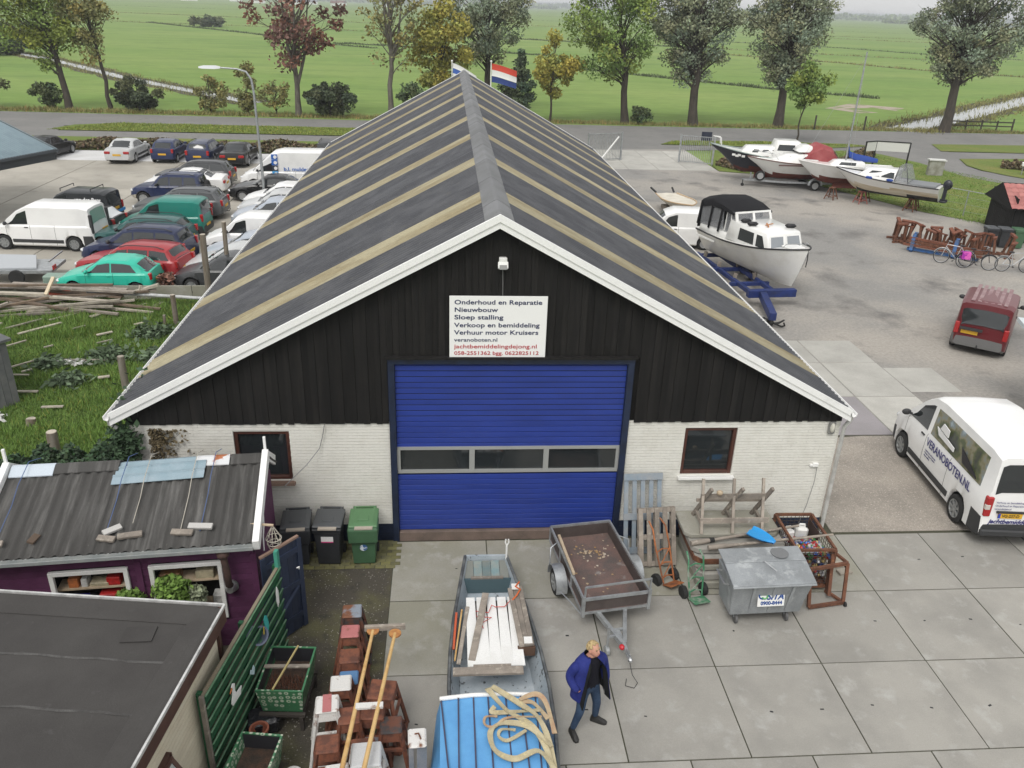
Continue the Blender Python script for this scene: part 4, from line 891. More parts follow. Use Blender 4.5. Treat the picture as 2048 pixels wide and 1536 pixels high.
# --- white sailing boat
sb = thing('sailing_boat', 'white sailing boat with tall mast, blue sail cover and red bottom', 'boat', (27.5, 36.9, .40), R(173))
hull('h', 6.3, 2.1, .25, 1.35, 1.66, sb, gel, antif_r, .70, rake=.8, vee=.35, pw=2.6)
c = cabin('cabin', 2.2, 4.4, .8, .5, 1.4, 1.75, .1, .4, .12, gel, sb)
on(c['L'], .2, .7, .3, .8, glass, sb)
MB().tube([(3.3, 0, 1.7), (3.3, 0, 8.2)], [.06, .045], 8).build('mast', galv, sb, smooth=60)
MB().loft([[(x, -w, z), (x, -w*.8, z+w*1.2), (x, 0, z+w*2.2), (x, w*.8, z+w*1.2), (x, w, z), (x, 0, z-.08)] for x, w, z in ((1.3, .08, 1.72), (2.0, .14, 1.74), (2.7, .16, 1.8), (3.15, .14, 2.0), (3.28, .06, 2.6))]).build('sail_cover', canvas_b, sb, smooth=40)
for s in (-1, 1): rail([(3.2, s*.85, 1.5), (3.3, 0, 7.8)], sb, .006, name='shroud')
rail([(6.1, 0, 1.6), (3.3, 0, 7.9)], sb, .006, name='forestay')
MB().box((2.9, 0, .25), (1.9, .14, .55)).build('keel', antif_r, sb)
# --- white cabin boat with outboard on trestles
wb = thing('cabin_boat', 'white cabin boat with stained bottom and outboard motor resting on red trestles', 'boat', (27.65, 31.75, .15), R(139))
sh = hull('h', 6.2, 2.25, .55, 1.45, 1.82, wb, gel, antif_b, .80, rake=.8, vee=.32, pw=2.6, stripe=black, mid=(1.12, yellowed))
c = cabin('cabin', 2.5, 4.9, .92, .62, 1.5, 2.16, -.05, .7, .16, gel, wb, zf=2.06)
on(c['L'], .22, .58, .3, .82, glass, wb, sk=.03); on(c['L'], .63, .97, .3, .82, glass, wb, sk=.03); on(c['R'], .1, .5, .3, .82, glass, wb); on(c['F'], .1, .46, .25, .8, glass, wb); on(c['F'], .54, .9, .25, .8, glass, wb)
c = cabin('windshield', 1.7, 2.5, .9, .9, 1.6, 2.45, .3, .1, .25, clearv, wb, bevel=0)
for v in (0, .94): on(c['L'], v, v+.06, 0, 1, M('dark_frame', (.03, .03, .035), .5), wb, 'mullion', .02, .03)
MB().box((1.0, 0, 1.5), (1.6, 1.4, .12)).build('engine_cover', M('grey_deck', (.20, .21, .22), .7), wb, bevel=.03)
for x in (3.9, 2.7): fender(wb, (x, 1.08, 1.62), (1, -.1, 0), canvas_b, .42, .08)
ob = MB().ell((-.28, 0, 1.62), (.26, .17, .30), 12, 8).box((-.22, 0, 1.15), (.2, .14, .8)).box((-.25, 0, .72), (.42, .05, .14)).ell((-.2, 0, .62), (.24, .06, .07), 10, 6); ob.build('outboard_motor', M('outboard_black', (.02, .022, .03), .35), wb, smooth=40)
# boat trestles
def trestle(label, x, y, h, deg, mat=rust, group='boat trestles under the white cabin boat', w=.32):
    t = thing('boat_trestle', label, 'trestle', (x, y, 0), R(deg), group)
    MB().box((0, 0, h), (w, w, .05)).build('top_plate', mat, t)
    for sx in (-1, 1):
        for sy in (-1, 1): MB().bar((sx*w*.38, sy*w*.38, h-.03), (sx*w*.95, sy*w*.95, 0), .05, .05).build('leg', mat, t)
    f = MB(); q = w*.80
    for a, b_ in (((-q, -q), (q, -q)), ((q, -q), (q, q)), ((q, q), (-q, q)), ((-q, q), (-q, -q))): f.bar((*a, h*.28), (*b_, h*.28), .035)
    f.build('brace', mat, t); return t
redpaint = M('faded_red_steel', (.33, .10, .08), .75, col2=(.16, .06, .04), scale=6)
t1 = trestle('pale red trestle with splayed legs under the bow half of the cabin boat', 24.3, 34.5, .72, 10, redpaint)
for lab, x, y in (('rusty trestle behind the pale red one under the cabin boat', 24.9, 35.3), ('rusty trestle under the stern of the cabin boat, behind the outboard', 27.0, 33.2), ('rusty trestle under the stern of the cabin boat, nearest the yard', 26.5, 32.6), ('rusty trestle at the red keel of the sailing boat', 22.9, 35.6)):
    q = dup(t1, (x, y, 0), R(random.uniform(0, 90)), lab, mats={'faded_red_steel': 'rusty_steel'})
# --- cream covered rowing boat
rb = thing('rowing_boat', 'small open boat under a flat cream cover beside the barn', 'boat', (11.5, 32.6, .1), R(-83))
hull('h', 3.9, 1.75, .2, .72, .88, rb, M('off_white_hull', (.55, .52, .46), .5), cream, .1, rake=.3, vee=.4, transom=.75, deck_m=cream, stripe=M('orange_strake', (.5, .36, .22), .6), full=.45)
MB().bar((-.1, -.6, .75), (-.5, -.8, .95), .08).bar((-.1, .5, .75), (-.45, .5, .95), .08).build('outboard_bracket', black, rb)
MB().box((1.8, 0, .1), (2.6, .9, .2)).build('cradle', oldwood, rb)

# --- yard furniture
def gate(label, p0, p1, h, n):
    p0, p1 = Vector((*p0, 0)), Vector((*p1, 0)); d = p1-p0; L = d.length; a = math.atan2(d.y, d.x)
    t = thing('yard_gate', label, 'gate', p0, a, 'galvanised gates at the yard entrance')
    MB().bar((0, 0, h), (L, 0, h), .05).bar((0, 0, .12), (L, 0, .12), .05).build('gate_frame', galv, t)
    bar_ = MB().bar((0, 0, .12), (0, 0, h), .028, .028).mesh('gate_bar', galv)
    for k in range(n): link('gate_bar', bar_, t, (L*(k+.5)/n, 0, 0))
    for x in (0, L): MB().box((x, 0, h/2+.03), (.12, .12, h+.1)).build('gate_post', galv, t)
    return t
g1 = gate('galvanised barred gate half hidden behind the barn eave', (9.2, 47.3), (11.9, 48.4), 2.0, 22)
MB().bar((2.6, -.06, 1.75), (.5, -.9, .2), .08).build('gate_brace', white, g1)
gate('galvanised barred gate beside the black hulled boat', (16.3, 47.9), (18.6, 46.9), 2.0, 18)
t = thing('notice_board', 'small dark blue board on two posts behind the galvanised gate', 'sign', (20.2, 54.2, 0), R(-8))
MB().box((0, 0, 1.1), (.85, .08, .7)).build('panel', M('dark_blue_board', (.018, .022, .045), .6), t)
for s in (-.3, .3): MB().box((s, .05, .5), (.06, .05, 1.0)).build('post', galv, t)
t = thing('billboard', 'black framed white display board on posts behind the boats', 'sign', (30.9, 46.6, 0), R(-16))
MB().box((1.2, 0, 1.72), (2.3, .06, .66)).build('panel', M('board_white', (.62, .62, .60), .6), t); MB().box((-.42, -.4, 1.72), (1.15, .06, .66), rot=(0, 0, R(42))).build('panel', MATS['board_white'], t)
for x, y in ((0, 0), (2.4, 0), (-.85, -.8)): MB().box((x, y, 1.05), (.1, .1, 2.1)).build('post', black, t)
MB().box((1.2, 0, 2.08), (2.4, .1, .07)).build('top_rail', black, t); MB().box((-.42, -.4, 2.08), (1.2, .1, .07), rot=(0, 0, R(42))).build('top_rail', black, t)
t = thing('utility_cabinet', 'weathered grey cable cabinet with pale lid on the grass by the side road', 'cabinet', (34.7, 44.5, 0), R(-14))
MB().box((0, 0, .55), (1.05, .5, 1.1)).build('body', M('cabinet_grey', (.32, .32, .28), .8, col2=(.22, .21, .17), scale=3), t, bevel=.02); MB().box((0, 0, 1.13), (1.2, .62, .08)).build('lid', M('cabinet_lid', (.60, .60, .58), .6), t)
t = thing('marker_box', 'small white box on legs beside the low hedge at the side road', 'cabinet', (42.3, 45.2, 0), R(-30))
MB().box((0, 0, .8), (.75, .5, .28)).build('body', white, t, bevel=.04)
for s in (-.25, .25): MB().box((s, 0, .33), (.06, .06, .66)).build('leg', galv, t)
t = thing('wire_fence', 'thin wire fence with steel posts from the cabin boat to the black shed', 'fence')
FP = [(25.6, 37.8), (27.3, 34.2), (29.15, 31.4), (31.0, 28.6)]
for x, y in FP: MB().tube([(x, y, 0), (x, y, 1.5)], .03, 6).build('fence_post', galv, t)
MB().tube([(x, y, 1.48) for x, y in FP], .022, 5).build('top_rail', galv, t)
for z in (.3, .7, 1.1): MB().tube([(x, y, z) for x, y in FP], .005, 4).build('wire', galv, t)
# black shed with red tiles
t = thing('tool_shed', 'black wooden shed with a red tiled roof and white window', 'shed', (28.15, 25.6, -.25), R(-14))
for k in range(22): MB().box((.12+.235*k, 0, 1.05), (.225, .05, 2.1)).build('board', tar, t)
for k in range(15): MB().box((0, .14+.235*k, 1.45), (.05, .225, 2.9 if False else 2.1+min(k, 14-k)*.06)).build('board', tar, t)
MB().box((2.6, 1.8, 1.0), (5.1, 3.4, 1.95)).build('inner_wall', tar, t)
tile_m = M('pink_red_tile', (.44, .18, .16), .7, col2=(.36, .13, .12), scale=2, rnd=.12)
pit = R(27); tile = MB()
tile.loft([[(0+.30*u, -.02, .035*math.sin(u*math.pi)+.02) for u in (0, .25, .5, .75, 1)], [(0+.30*u, .38, .035*math.sin(u*math.pi)) for u in (0, .25, .5, .75, 1)]], closed=False, cap0=False, cap1=False)
tile = tile.mesh('roof_tile', tile_m)
for r_ in range(6):
    for k in range(19):
        o = link('roof_tile', tile, t, (-.35+.30*k, -.3+.345*r_*math.cos(pit), 2.02+.345*r_*math.sin(pit)+.02), rot=(pit, 0, 0))
MB().prism([(-.35, -.3, 1.98), (-.35, 1.75, 3.02), (-.35, 3.8, 1.98)], (5.7, 0, 0)).build('roof_deck', tar, t)
wf = MB(); wf.box((1.45, -.05, 1.42), (1.3, .06, .06)).box((1.45, -.05, .78), (1.3, .06, .06))
for k in range(5): wf.box((.82+.315*k, -.05, 1.1), (.05, .06, .6))
wf.box((1.45, -.05, 1.1), (1.2, .055, .04)); wf = wf.build('window_frame', white, t); MB().box((1.45, -.02, 1.1), (1.24, .02, .6)).build('pane', glass, wf)
cl = MB(); rows = []
for k in range(9):
    u = k/8; rows.append([(1.2+1.3*u, -.75+.08*math.sin(k*2.1), 1.65-.25*math.sin(u*math.pi)), (1.25+1.25*u, -.80+.12*math.sin(k*1.7+1), .9), (1.3+1.2*u, -.85+.12*math.sin(k*2.6), .25)])
cl.loft(rows, closed=False, cap0=False, cap1=False); cl.loft([[(a, b_+.012, c_) for a, b_, c_ in r_] for r_ in rows], closed=False, cap0=False, cap1=False)
o = cl.build('washing_sheet', M('white_cloth', (.74, .76, .80), .9), loc=(27.55, 25.5, 0), rz=R(-14), smooth=60); tag(o, 'white sheet hanging in front of the black shed window', 'sheet')
# wheelie bins
bin_k = M('bin_black', (.022, .024, .028), .5, col2=(.032, .034, .038), scale=3); bin_g = M('bin_green', (.05, .115, .058), .5, col2=(.06, .135, .07), scale=2); lid_g = M('bin_grey_lid', (.075, .08, .085), .5)
bin_lg = M('bin_green_lid', (.09, .20, .09), .5)
def wheelie(label, loc, deg, bm, lm, sleeve=False, group='wheelie bins'):
    t = thing('wheelie_bin', label, 'bin', (*loc, 0), R(deg), group)
    b = MB().loft([[(-w, -d, z), (w, -d, z), (w, d, z), (-w, d, z)] for w, d, z in ((.22, .25, .04), (.235, .28, .5), (.255, .31, .82), (.285, .335, .86), (.29, .34, .94))]); b.build('body', bm, t, bevel=.012)
    if sleeve: MB().loft([[(-w, -d, z), (w, -d, z), (w, .1, z), (-w, .1, z)] for w, d, z in ((.275, .345, .60), (.29, .37, .64), (.30, .38, .93), (.29, .36, .96))]).build('collar', bm, t, bevel=.02)
    l = MB().loft([[(-w, y0, z), (w, y0, z), (w, y1, z), (-w, y1, z)] for w, y0, y1, z in ((.295, -.31, .36, .955), (.29, -.29, .36, .985), (.20, -.20, .30, 1.01))]); l.build('lid', lm, t, bevel=.015)
    MB().box((0, -.05, 1.015), (.22, .16, .02)).build('lid_rib', lm, t, bevel=.005)
    MB().bar((-.24, .42, .97), (.24, .42, .97), .035).bar((-.2, .36, .95), (-.2, .42, .97), .04).bar((.2, .36, .95), (.2, .42, .97), .04).build('handle', lm, t)
    for s in (-.24, .24): MB().lathe([(.02, -.03), (.1, -.03), (.1, .03), (.02, .03)], 14, c=(s, .24, .1), axis='X').build('wheel', rubber, t)
    return t
Bn = 'wheelie bins at the black shed'
wheelie('dark grey bin at the black shed, furthest from the washing sheet', (26.5, 24.75), -14, bin_k, lid_g, group=Bn); wheelie('dark grey bin at the black shed next to the green one', (27.15, 24.6), -14, bin_k, lid_g, group=Bn); wheelie('green bin at the black shed beside the washing sheet', (27.8, 24.45), -14, bin_g, bin_g, group=Bn)
# stacked rusty boat stands and the long blue rack
def stand(label, x, y, z, deg, tilt=0.):
    t = thing('boat_stand', label, 'stand', (x, y, z), R(deg), 'rusty boat stands heaped by the shed'); t.rotation_euler = (R(tilt), 0, R(deg)); return t
s0 = stand('rusty boat stand heaped with others by the black shed', 22.0, 25.2, 0, 10)
MB().bar((-.28, 0, .05), (-.22, 0, .95), .10, .10).bar((.28, 0, .05), (.22, 0, .95), .10, .10).build('upright', rust, s0)
MB().box((0, 0, .98), (.60, .17, .09)).build('head', M('orange_rust', (.20, .072, .04), .85, col2=(.12, .045, .028), scale=8), s0)
MB().bar((-.4, -.0, .05), (.4, 0, .05), .1).bar((0, -.4, .05), (0, .4, .05), .1).build('foot', rust, s0)
for k in range(24):
    u = k/23; x = 22.1+4.2*u+random.uniform(-.15, .15); y = 25.5-2.6*u+random.uniform(-.55, .75)
    dup(s0, (x, y, .0), None, 'rusty boat stand heaped with others by the black shed', rot=(R(random.uniform(-20, 20)), R(random.uniform(-16, 16)), R(random.uniform(0, 180))), scale=(1, 1, random.uniform(.75, 1.1)))
t = thing('beam_rack', 'blue steel rack loaded with long rusty beams', 'rack', (21.9, 23.9, 0), R(-38))
for x in (.1, 2.0):
    MB().bar((x, -.45, .08), (x, .45, .08), .16).bar((x, -.5, .08), (x, -.2, .85), .16).bar((x, .3, .06), (x, .12, .85), .16).build('frame', bluep if False else M('blue_rack', (.03, .12, .33), .6, col2=(.05, .05, .06), scale=4), t)
MB().bar((-.1, -.3, .12), (3.1, -.3, .12), .14).build('rail', MATS['blue_rack'], t)
for k in range(3): MB().bar((-.3+.1*k, -.42+.06*k, .34+.16*k), (3.3-.1*k, -.42+.06*k, .28+.13*k), .11, .11).build('beam', rust if k % 2 else MATS['orange_rust'], t)
# bicycles
def bicycle(label, x, y, deg, col, lean=6, basket=None, bag=None):
    t = thing('bicycle', label, 'bicycle', (x, y, 0), R(deg), 'bicycles by the rusty stands'); t.rotation_euler = (R(lean), 0, R(deg))
    fm = M('bike_'+col, {'silver': (.45, .46, .47), 'black': (.03, .03, .035)}[col], .4, metal=.3)
    for xx in (-.54, .54):
        w = MB(); w.tube([(xx+.34*math.cos(a), 0, .35+.34*math.sin(a)) for a in [2*math.pi*k/24 for k in range(24)]], .017, 6, closed=True)
        wo_ = w.build('wheel', rubber, t)
        r_ = MB(); r_.tube([(xx+.315*math.cos(a), 0, .35+.315*math.sin(a)) for a in [2*math.pi*k/24 for k in range(24)]], .012, 5, closed=True)
        for k in range(10): r_.bar((xx, 0, .35), (xx+.31*math.cos(k*math.pi/5), 0, .35+.31*math.sin(k*math.pi/5)), .005)
        r_.build('rim', steel, wo_)
        MB().tube([(xx+.37*math.cos(a), 0, .35+.37*math.sin(a)) for a in [R(20)+R(150)*k/10 for k in range(11)]], .022, 5).build('mudguard', steel if col == 'silver' else fm, t)
    f = MB(); bb, st_, hd_ = (-.08, 0, .30), (-.22, 0, .86), (.40, 0, .90)
    for a, b_ in ((bb, st_), (st_, (-.54, 0, .35)), (bb, (-.54, 0, .35)), (st_, hd_), (bb, (.43, 0, .80)), (hd_, (.54, 0, .35))): f.tube([a, b_], .018, 6)
    f.build('frame', fm, t)
    MB().tube([(.40, 0, .9), (.36, 0, 1.05), (.38, -.12, 1.08), (.22, -.28, 1.04)], .014, 6).tube([(.36, 0, 1.05), (.38, .12, 1.08), (.22, .28, 1.04)], .014, 6).build('handlebar', steel, t)
    MB().ell((-.25, 0, .92), (.14, .08, .04), 10, 5).build('saddle', black, t, smooth=60)
    MB().box((-.55, 0, .74), (.36, .12, .02)).build('carrier', steel, t)
    MB().bar((-.08, -.12, .30), (-.08, .12, .30), .02).bar((-.08, .12, .3), (.05, .12, .18), .02).box((.05, .16, .18), (.09, .08, .02)).build('pedal', black, t)
    if bag: MB().box((-.52, -.16, .58), (.38, .10, .32)).box((-.52, .16, .58), (.38, .10, .32)).box((-.52, 0, .755), (.38, .34, .03)).build('pannier', bag, t, bevel=.03)
    if basket:
        q = MB()
        for z in (.35, .5, .65): q.tube([(.75, -.18, z), (.98, -.18, z), (.98, .18, z), (.75, .18, z)], .012, 4, closed=True)
        q.build('basket', steel, t)
bicycle('silver bicycle leaning at the blue rack, first of the three', 22.6, 21.3, 148, 'silver', 8)
bicycle('dark bicycle with pink and purple panniers', 23.3, 20.6, -20, 'black', -6, bag=M('pink_pannier', (.62, .10, .42), .7, col2=(.30, .01, .30), scale=2.5, lo=.48, hi=.52))
bicycle('silver bicycle with front basket beside the white sheet', 24.9, 20.2, -8, 'silver', -4)
t = thing('bicycle_rack', 'short steel bicycle rack holding the front wheel near the shed', 'rack', (25.75, 20.1, 0), R(-10))
for k in range(5): MB().tube([(-.25, -.2+.1*k, .0), (-.2, -.2+.1*k, .45), (.2, -.2+.1*k, .45), (.25, -.2+.1*k, 0)], .012, 5).build('hoop', galv, t)
# lean-to building at the frame's right edge
t = thing('carport', 'white edged flat roof on a white post at the edge of the boat yard', 'carport', (14.75, 4.65, 0), R(-20))
MB().box((1.8, 1.2, 2.55), (3.6, 2.6, .12)).build('roof', M('pale_roof_sheet', (.55, .60, .62), .6), t); MB().box((1.8, -.14, 2.52), (3.7, .06, .2)).build('fascia', white, t)
MB().box((.95, .3, 1.25), (.11, .11, 2.5)).build('post', white_rake, t); MB().tube([(1.15, .45, 2.5), (1.15, .45, .02)], .05, 8).build('downpipe', MATS['grey_pvc'], t)
for r_ in range(12):
    for k in range(6): MB().box((1.5+.31*k+(.155 if r_ % 2 else 0), .9, .10+.2*r_), (.295, .1, .185)).build('brick', M('yellow_brown_brick', (.36, .25, .15), .85, col2=(.26, .16, .10), scale=4, rnd=.2), t)
# flags, street lamp
def flag(label, x, y, h, strips, fl=2.3, fh=1.5, ang=-10, droop=.5):
    t = thing('flag_pole', label, 'flag', (x, y, 0), 0)
    MB().tube([(0, 0, 0), (0, 0, h)], [.055, .04], 8).ell((0, 0, h+.05), (.09, .09, .08)).build('pole', white, t, smooth=60)
    n = len(strips)
    for k, m in enumerate(strips):
        rows = []
        for i in range(13):
            u = i/12; xx = .06+fl*u*math.cos(R(ang)); yy = fl*u*math.sin(R(ang))+.16*math.sin(u*7+k*.2)*u
            z1 = h-.1-fh*k/n-droop*u**1.3; z0 = h-.1-fh*(k+1)/n-droop*u**1.3*(1-.05*k); rows.append([(xx, yy, z1), (xx+.02, yy+.03, (z0+z1)/2), (xx, yy, z0+.004)])
        q = MB().loft(rows, closed=False, cap0=False, cap1=False); q.loft([[(a, b_+.006, c_) for a, b_, c_ in r_] for r_ in rows], closed=False, cap0=False, cap1=False); q.build('stripe', m, t, smooth=60)
    return t
fr_, fw_, fb_ = M('flag_red', (.55, .06, .035), .8), M('flag_white', (.75, .75, .75), .8), M('flag_blue', (.025, .05, .20), .8)
flag('red white and blue striped flag flying beyond the barn ridge', 2.25, 55, 6.3, [fr_, fw_, fb_], 2.0, 1.4, -8, .5)
f2 = flag('blue and white flag with red leaf beyond the barn ridge, half hidden by the roof', -.85, 55, 6.25, [fw_, M('flag_mid_blue', (.05, .12, .42), .8), fw_, MATS['flag_mid_blue']], 1.9, 1.5, -12, .9)
MB().ell((1.15, -.3, 5.35), (.14, .03, .16)).build('leaf_emblem', fr_, f2)
t = thing('street_lamp', 'tall galvanised street lamp with curved arm standing among the parked cars', 'street lamp', (-11.42, 32.05, 0))
MB().tube([(.0, 0, 0), (0, 0, 2), (-.05, 0, 5.9), (-.12, 0, 6.5), (-.35, 0, 6.88), (-.8, 0, 7.0), (-1.9, 0, 7.06)], [.09, .075, .06, .055, .05, .045, .04], 10).build('pole', galv, t, smooth=60)
MB().loft([[(x, -w, z), (x, w, z), (x, w*.7, z+h_), (x, -w*.7, z+h_)] for x, w, z, h_ in ((-1.65, .06, 7.0, .10), (-1.9, .13, 6.98, .16), (-2.5, .13, 6.98, .15), (-2.75, .06, 7.0, .08))]).build('lamp_head', M('lamp_white', (.68, .70, .72), .4), t, smooth=40)
# ================================================================== FRONT LEFT: shed, flat roofed building, fence, planters, stands, punt
purple = M('purple_board_paint', (.112, .034, .088), .7, col2=(.085, .025, .066), scale=3, rnd=.12, bump=.2, spec=.3)
fibre = M('old_fibre_cement', (.060, .058, .055), .9, col2=(.135, .132, .126), scale=1.6, stretch=(5, .35, 1), lo=.5, hi=.72, col3=(.30, .295, .26), scale3=16, lo3=.70, hi3=.78, grain=.3, rnd=.15, bump=.4)
bluesteel = M('blue_steel_sheet', (.24, .33, .38), .5, metal=.1, col2=(.30, .38, .43), scale=3)
shed = thing('garden_shed', 'purple boarded shed with an old corrugated roof and patched ridge', 'shed', (-4.58, -3.02, 0), R(5.2))
SX0, SD, EZ, RZ, RY = -4.12, 2.62, 2.27, 2.79, 1.78
def wz(y): return EZ-.08+(RZ-EZ)*(y+.1)/(RY+.1) if y < RY else RZ-.08-(RZ-2.12)*(y-RY)/(SD-RY)
wins2 = [(-3.22, -2.06), (-1.66, -.56)]
z = .0; k = 0
while z < 2.08:
    segs = [(SX0, 0)] if not (z+.1 > .72 and z < 1.80) else [(SX0, wins2[0][0]), (wins2[0][1], wins2[1][0]), (wins2[1][1], 0)]
    for a, b in segs: MB().box(((a+b)/2, .005*(k % 2), z+.058), (b-a, .03, .112)).build('board', purple, shed)
    z += .118; k += 1
for xx in (SX0-.01, .0, -1.86): MB().box((xx, -.022, .98), (.10, .05, 1.96)).build('corner_post', purple, shed)
y = .05
while y < SD-.05:
    MB().prism([(.0, y, 0), (.0, y+.128, 0), (.0, y+.128, wz(y+.128)-.02), (.0, y, wz(y)-.02)], (.03, 0, 0)).build('board', purple, shed); y += .135
MB().box((SX0, SD/2, 1.0), (.05, SD, 2.0)).box((SX0/2, SD, 1.0), (-SX0, .05, 2.0)).build('wall', purple, shed)
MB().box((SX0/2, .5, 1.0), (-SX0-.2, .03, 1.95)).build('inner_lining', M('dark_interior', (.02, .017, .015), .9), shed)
for a, b in wins2:
    f = MB()
    for xx in (a, b): f.box((xx, -.03, 1.26), (.075, .07, 1.14))
    for zz in (.70, 1.82): f.box(((a+b)/2, -.03, zz), (b-a+.075, .072, .075))
    f.build('window_frame', white, shed, bevel=.006)
    MB().box(((a+b)/2, .2, 1.42), (b-a, .3, .03)).build('shelf', palewood, shed)
    MB().box(((a+b)/2, .2, .82), (b-a, .3, .03)).build('shelf', palewood, shed)
# roof: single corrugated sheets
def corr(x0, x1, ya, za, yb, zb, pitch=.177, amp=.026):
    n = max(6, int(round((x1-x0)/pitch*8))); V = []; F = []
    for i in range(n+1):
        x = x0+(x1-x0)*i/n; dz = amp*math.cos(2*math.pi*x/pitch)
        V += [(x, ya, za+dz), (x, (ya+yb)/2, (za+zb)/2+dz-.008), (x, yb, zb+dz)]
        if i: F += [(3*i-3, 3*i-2, 3*i+1, 3*i), (3*i-2, 3*i-1, 3*i+2, 3*i+1)]
    nv = len(V); V += [(a, b, c-.014) for a, b, c in V]; F += [tuple(q+nv for q in f[::-1]) for f in F]
    for j in (0, 2):
        for i in range(n): F.append((3*i+j, 3*i+3+j, 3*i+3+j+nv, 3*i+j+nv))
    return V, F
xs_ = [SX0-.16, SX0+.75, SX0+1.62, SX0+2.5, SX0+3.36, .10]
for i, (a, b) in enumerate(zip(xs_[:-1], xs_[1:])):
    V, F = corr(a, b+.06, -.20, EZ+.02+.006*(i % 2), RY, RZ+.02+.006*(i % 2)); np_mesh('roof_sheet', V, F, fibre, shed, smooth=True)
    V, F = corr(a, b+.06, SD+.15, 2.10+.006*(i % 2), RY, RZ+.02); np_mesh('roof_sheet', V, F, fibre, shed, smooth=True)
def cap(a, b, dz, m, nm='ridge_cap', w=.20): 
    return MB().loft([[(x, RY-w, RZ+dz-w*.27), (x, RY-.03, RZ+dz+.02), (x, RY+.03, RZ+dz+.02), (x, RY+w, RZ+dz-w*.45), (x, RY+w, RZ+dz-w*.45-.02), (x, RY, RZ+dz-.01), (x, RY-w, RZ+dz-w*.27-.02)] for x in (a, b)]).build(nm, m, shed)
for a, b in ((-3.55, -3.30), (-3.32, -2.62), (-2.64, -2.42), (-.50, .06)): cap(a, b, .055+random.uniform(0, .012), fibre)
cap(-4.22, -3.50, .07, M('pale_blue_patch', (.50, .56, .62), .6), 'patch_sheet', .24); cap(-1.10, -.52, .07, M('painted_patch', (.62, .63, .64), .6, col2=(.40, .14, .06), scale=1.1, lo=.56, hi=.58), 'patch_sheet', .20)
pr_ = [(-.52, -.10), (-.50, -.095), (-.36, -.055), (-.35, -.03), (-.31, -.03), (-.30, -.05), (-.16, -.005), (-.15, .02), (-.11, .02), (-.10, .0), (.0, .03), (.12, -.02)]
MB().loft([[(x, RY+u, RZ+.06+v+.0*x-(.05 if x < -2 else 0)) for u, v in pr_]+[(x, RY+u, RZ+.05+v-(.05 if x < -2 else 0)) for u, v in pr_[::-1]] for x in (-2.48, -.92)]).build('ridge_sheet', bluesteel, shed)
for x, dx in ((-1.55, 'L'), (.11, 0), (-4.30, 0)):
    if dx == 0:
        MB().bar((x, -.25, EZ-.0), (x, RY+.03, RZ+.07), .11, .22).build('barge_board', white_rake, shed, bevel=.005); MB().bar((x, RY-.03, RZ+.07), (x, SD+.15, 2.16), .05, .2).build('barge_board', white_rake, shed, bevel=.005)
        MB().box((x, RY, RZ+.22), (.045, .05, .42)).build('finial', white_rake, shed)
MB().loft([[(x, -.30+u, EZ-.06+v) for u, v in ((0, 0), (.0, .06), (.02, .06), (.03, .01), (.09, .01), (.10, .06), (.12, .06), (.12, 0))] for x in (SX0-.1, .06)]).build('gutter', M('grey_gutter', (.22, .24, .24), .6, col2=(.30, .31, .30), scale=4), shed)
MB().tube([(-.42, -.06, 1.35), (-.42, -.18, 1.45), (-.42, -.20, 1.75), (-.45, -.18, 2.02)], .06, 10).ell((-.45, -.18, 2.10), (.11, .11, .09), 10, 6).build('flue_pipe', M('rusty_flue', (.045, .028, .024), .8, col2=(.09, .05, .04), scale=8), shed, smooth=50)
MB().lathe([(.13, 0), (.13, .02), (.10, .03), (.08, .10), (.06, .14)], 16, c=(-.42, -.03, 1.32), axis='Y', rot=Matrix.Rotation(math.pi, 3, 'Z')).build('flue_collar', M('aluminium_foil', (.6, .6, .6), .3, metal=.8, bump=.8, bscale=30), shed, smooth=40)
# ropes with weights over the roof
rope_m = M('pale_rope', (.45, .42, .36), .9); rope_b = M('blue_rope', (.08, .13, .28), .8)
for x, m_ in ((-3.95, rope_b), (-2.28, rope_b), (-1.90, rope_m), (-1.10, rope_m), (-.78, rope_b)):
    MB().tube([(x+.02, RY+.5, RZ-.05), (x+.02, RY, RZ+.16), (x, RY-.55, RZ+.01), (x-.02, .9, 2.61), (x-.05, .12, 2.38)], .007, 5).build('rope', m_, shed, smooth=60)
for i, (x, y, a, m_, l) in enumerate(((-4.02, .06, 4, oldwood, .34), (-3.40, .12, 80, M('brown_chip', (.10, .07, .05), .9), .22), (-2.28, .03, -14, oldwood, .30), (-2.22, .20, 40, M('white_scrap', (.45, .44, .42), .8), .30), (-1.92, .07, 10, oldwood, .38), (-1.10, .06, -8, oldwood, .36), (-.82, .16, -6, MATS['white_scrap'], .40))):
    sh_ = shed.matrix_basis; p = Matrix.Translation((-4.58, -3.02, 0)) @ Matrix.Rotation(R(5.2), 4, 'Z') @ Vector((x, y, EZ+.10+(y+.1)*.31))
    o = MB().box((0, 0, 0), (l, .11, .05)).build('roof_weight', m_, loc=p, bevel=.006); o.rotation_euler = (R(17), 0, R(a+3))
    tag(o, ['grey wood offcut on the shed roof, furthest from the stove pipe', 'brown chip of wood lying on the shed roof', 'grey offcut under the white scrap on the shed roof', 'folded white scrap lying across a grey offcut on the shed roof', 'grey wood weight hanging from the first pale rope on the shed roof', 'grey wood weight hanging from the second pale rope on the shed roof', 'long white weight on the shed roof nearest the stove pipe'][i], 'wood', 'weights lying on the shed roof')
SM = Matrix.Translation((-4.58, -3.02, 0)) @ Matrix.Rotation(R(5.2), 4, 'Z')
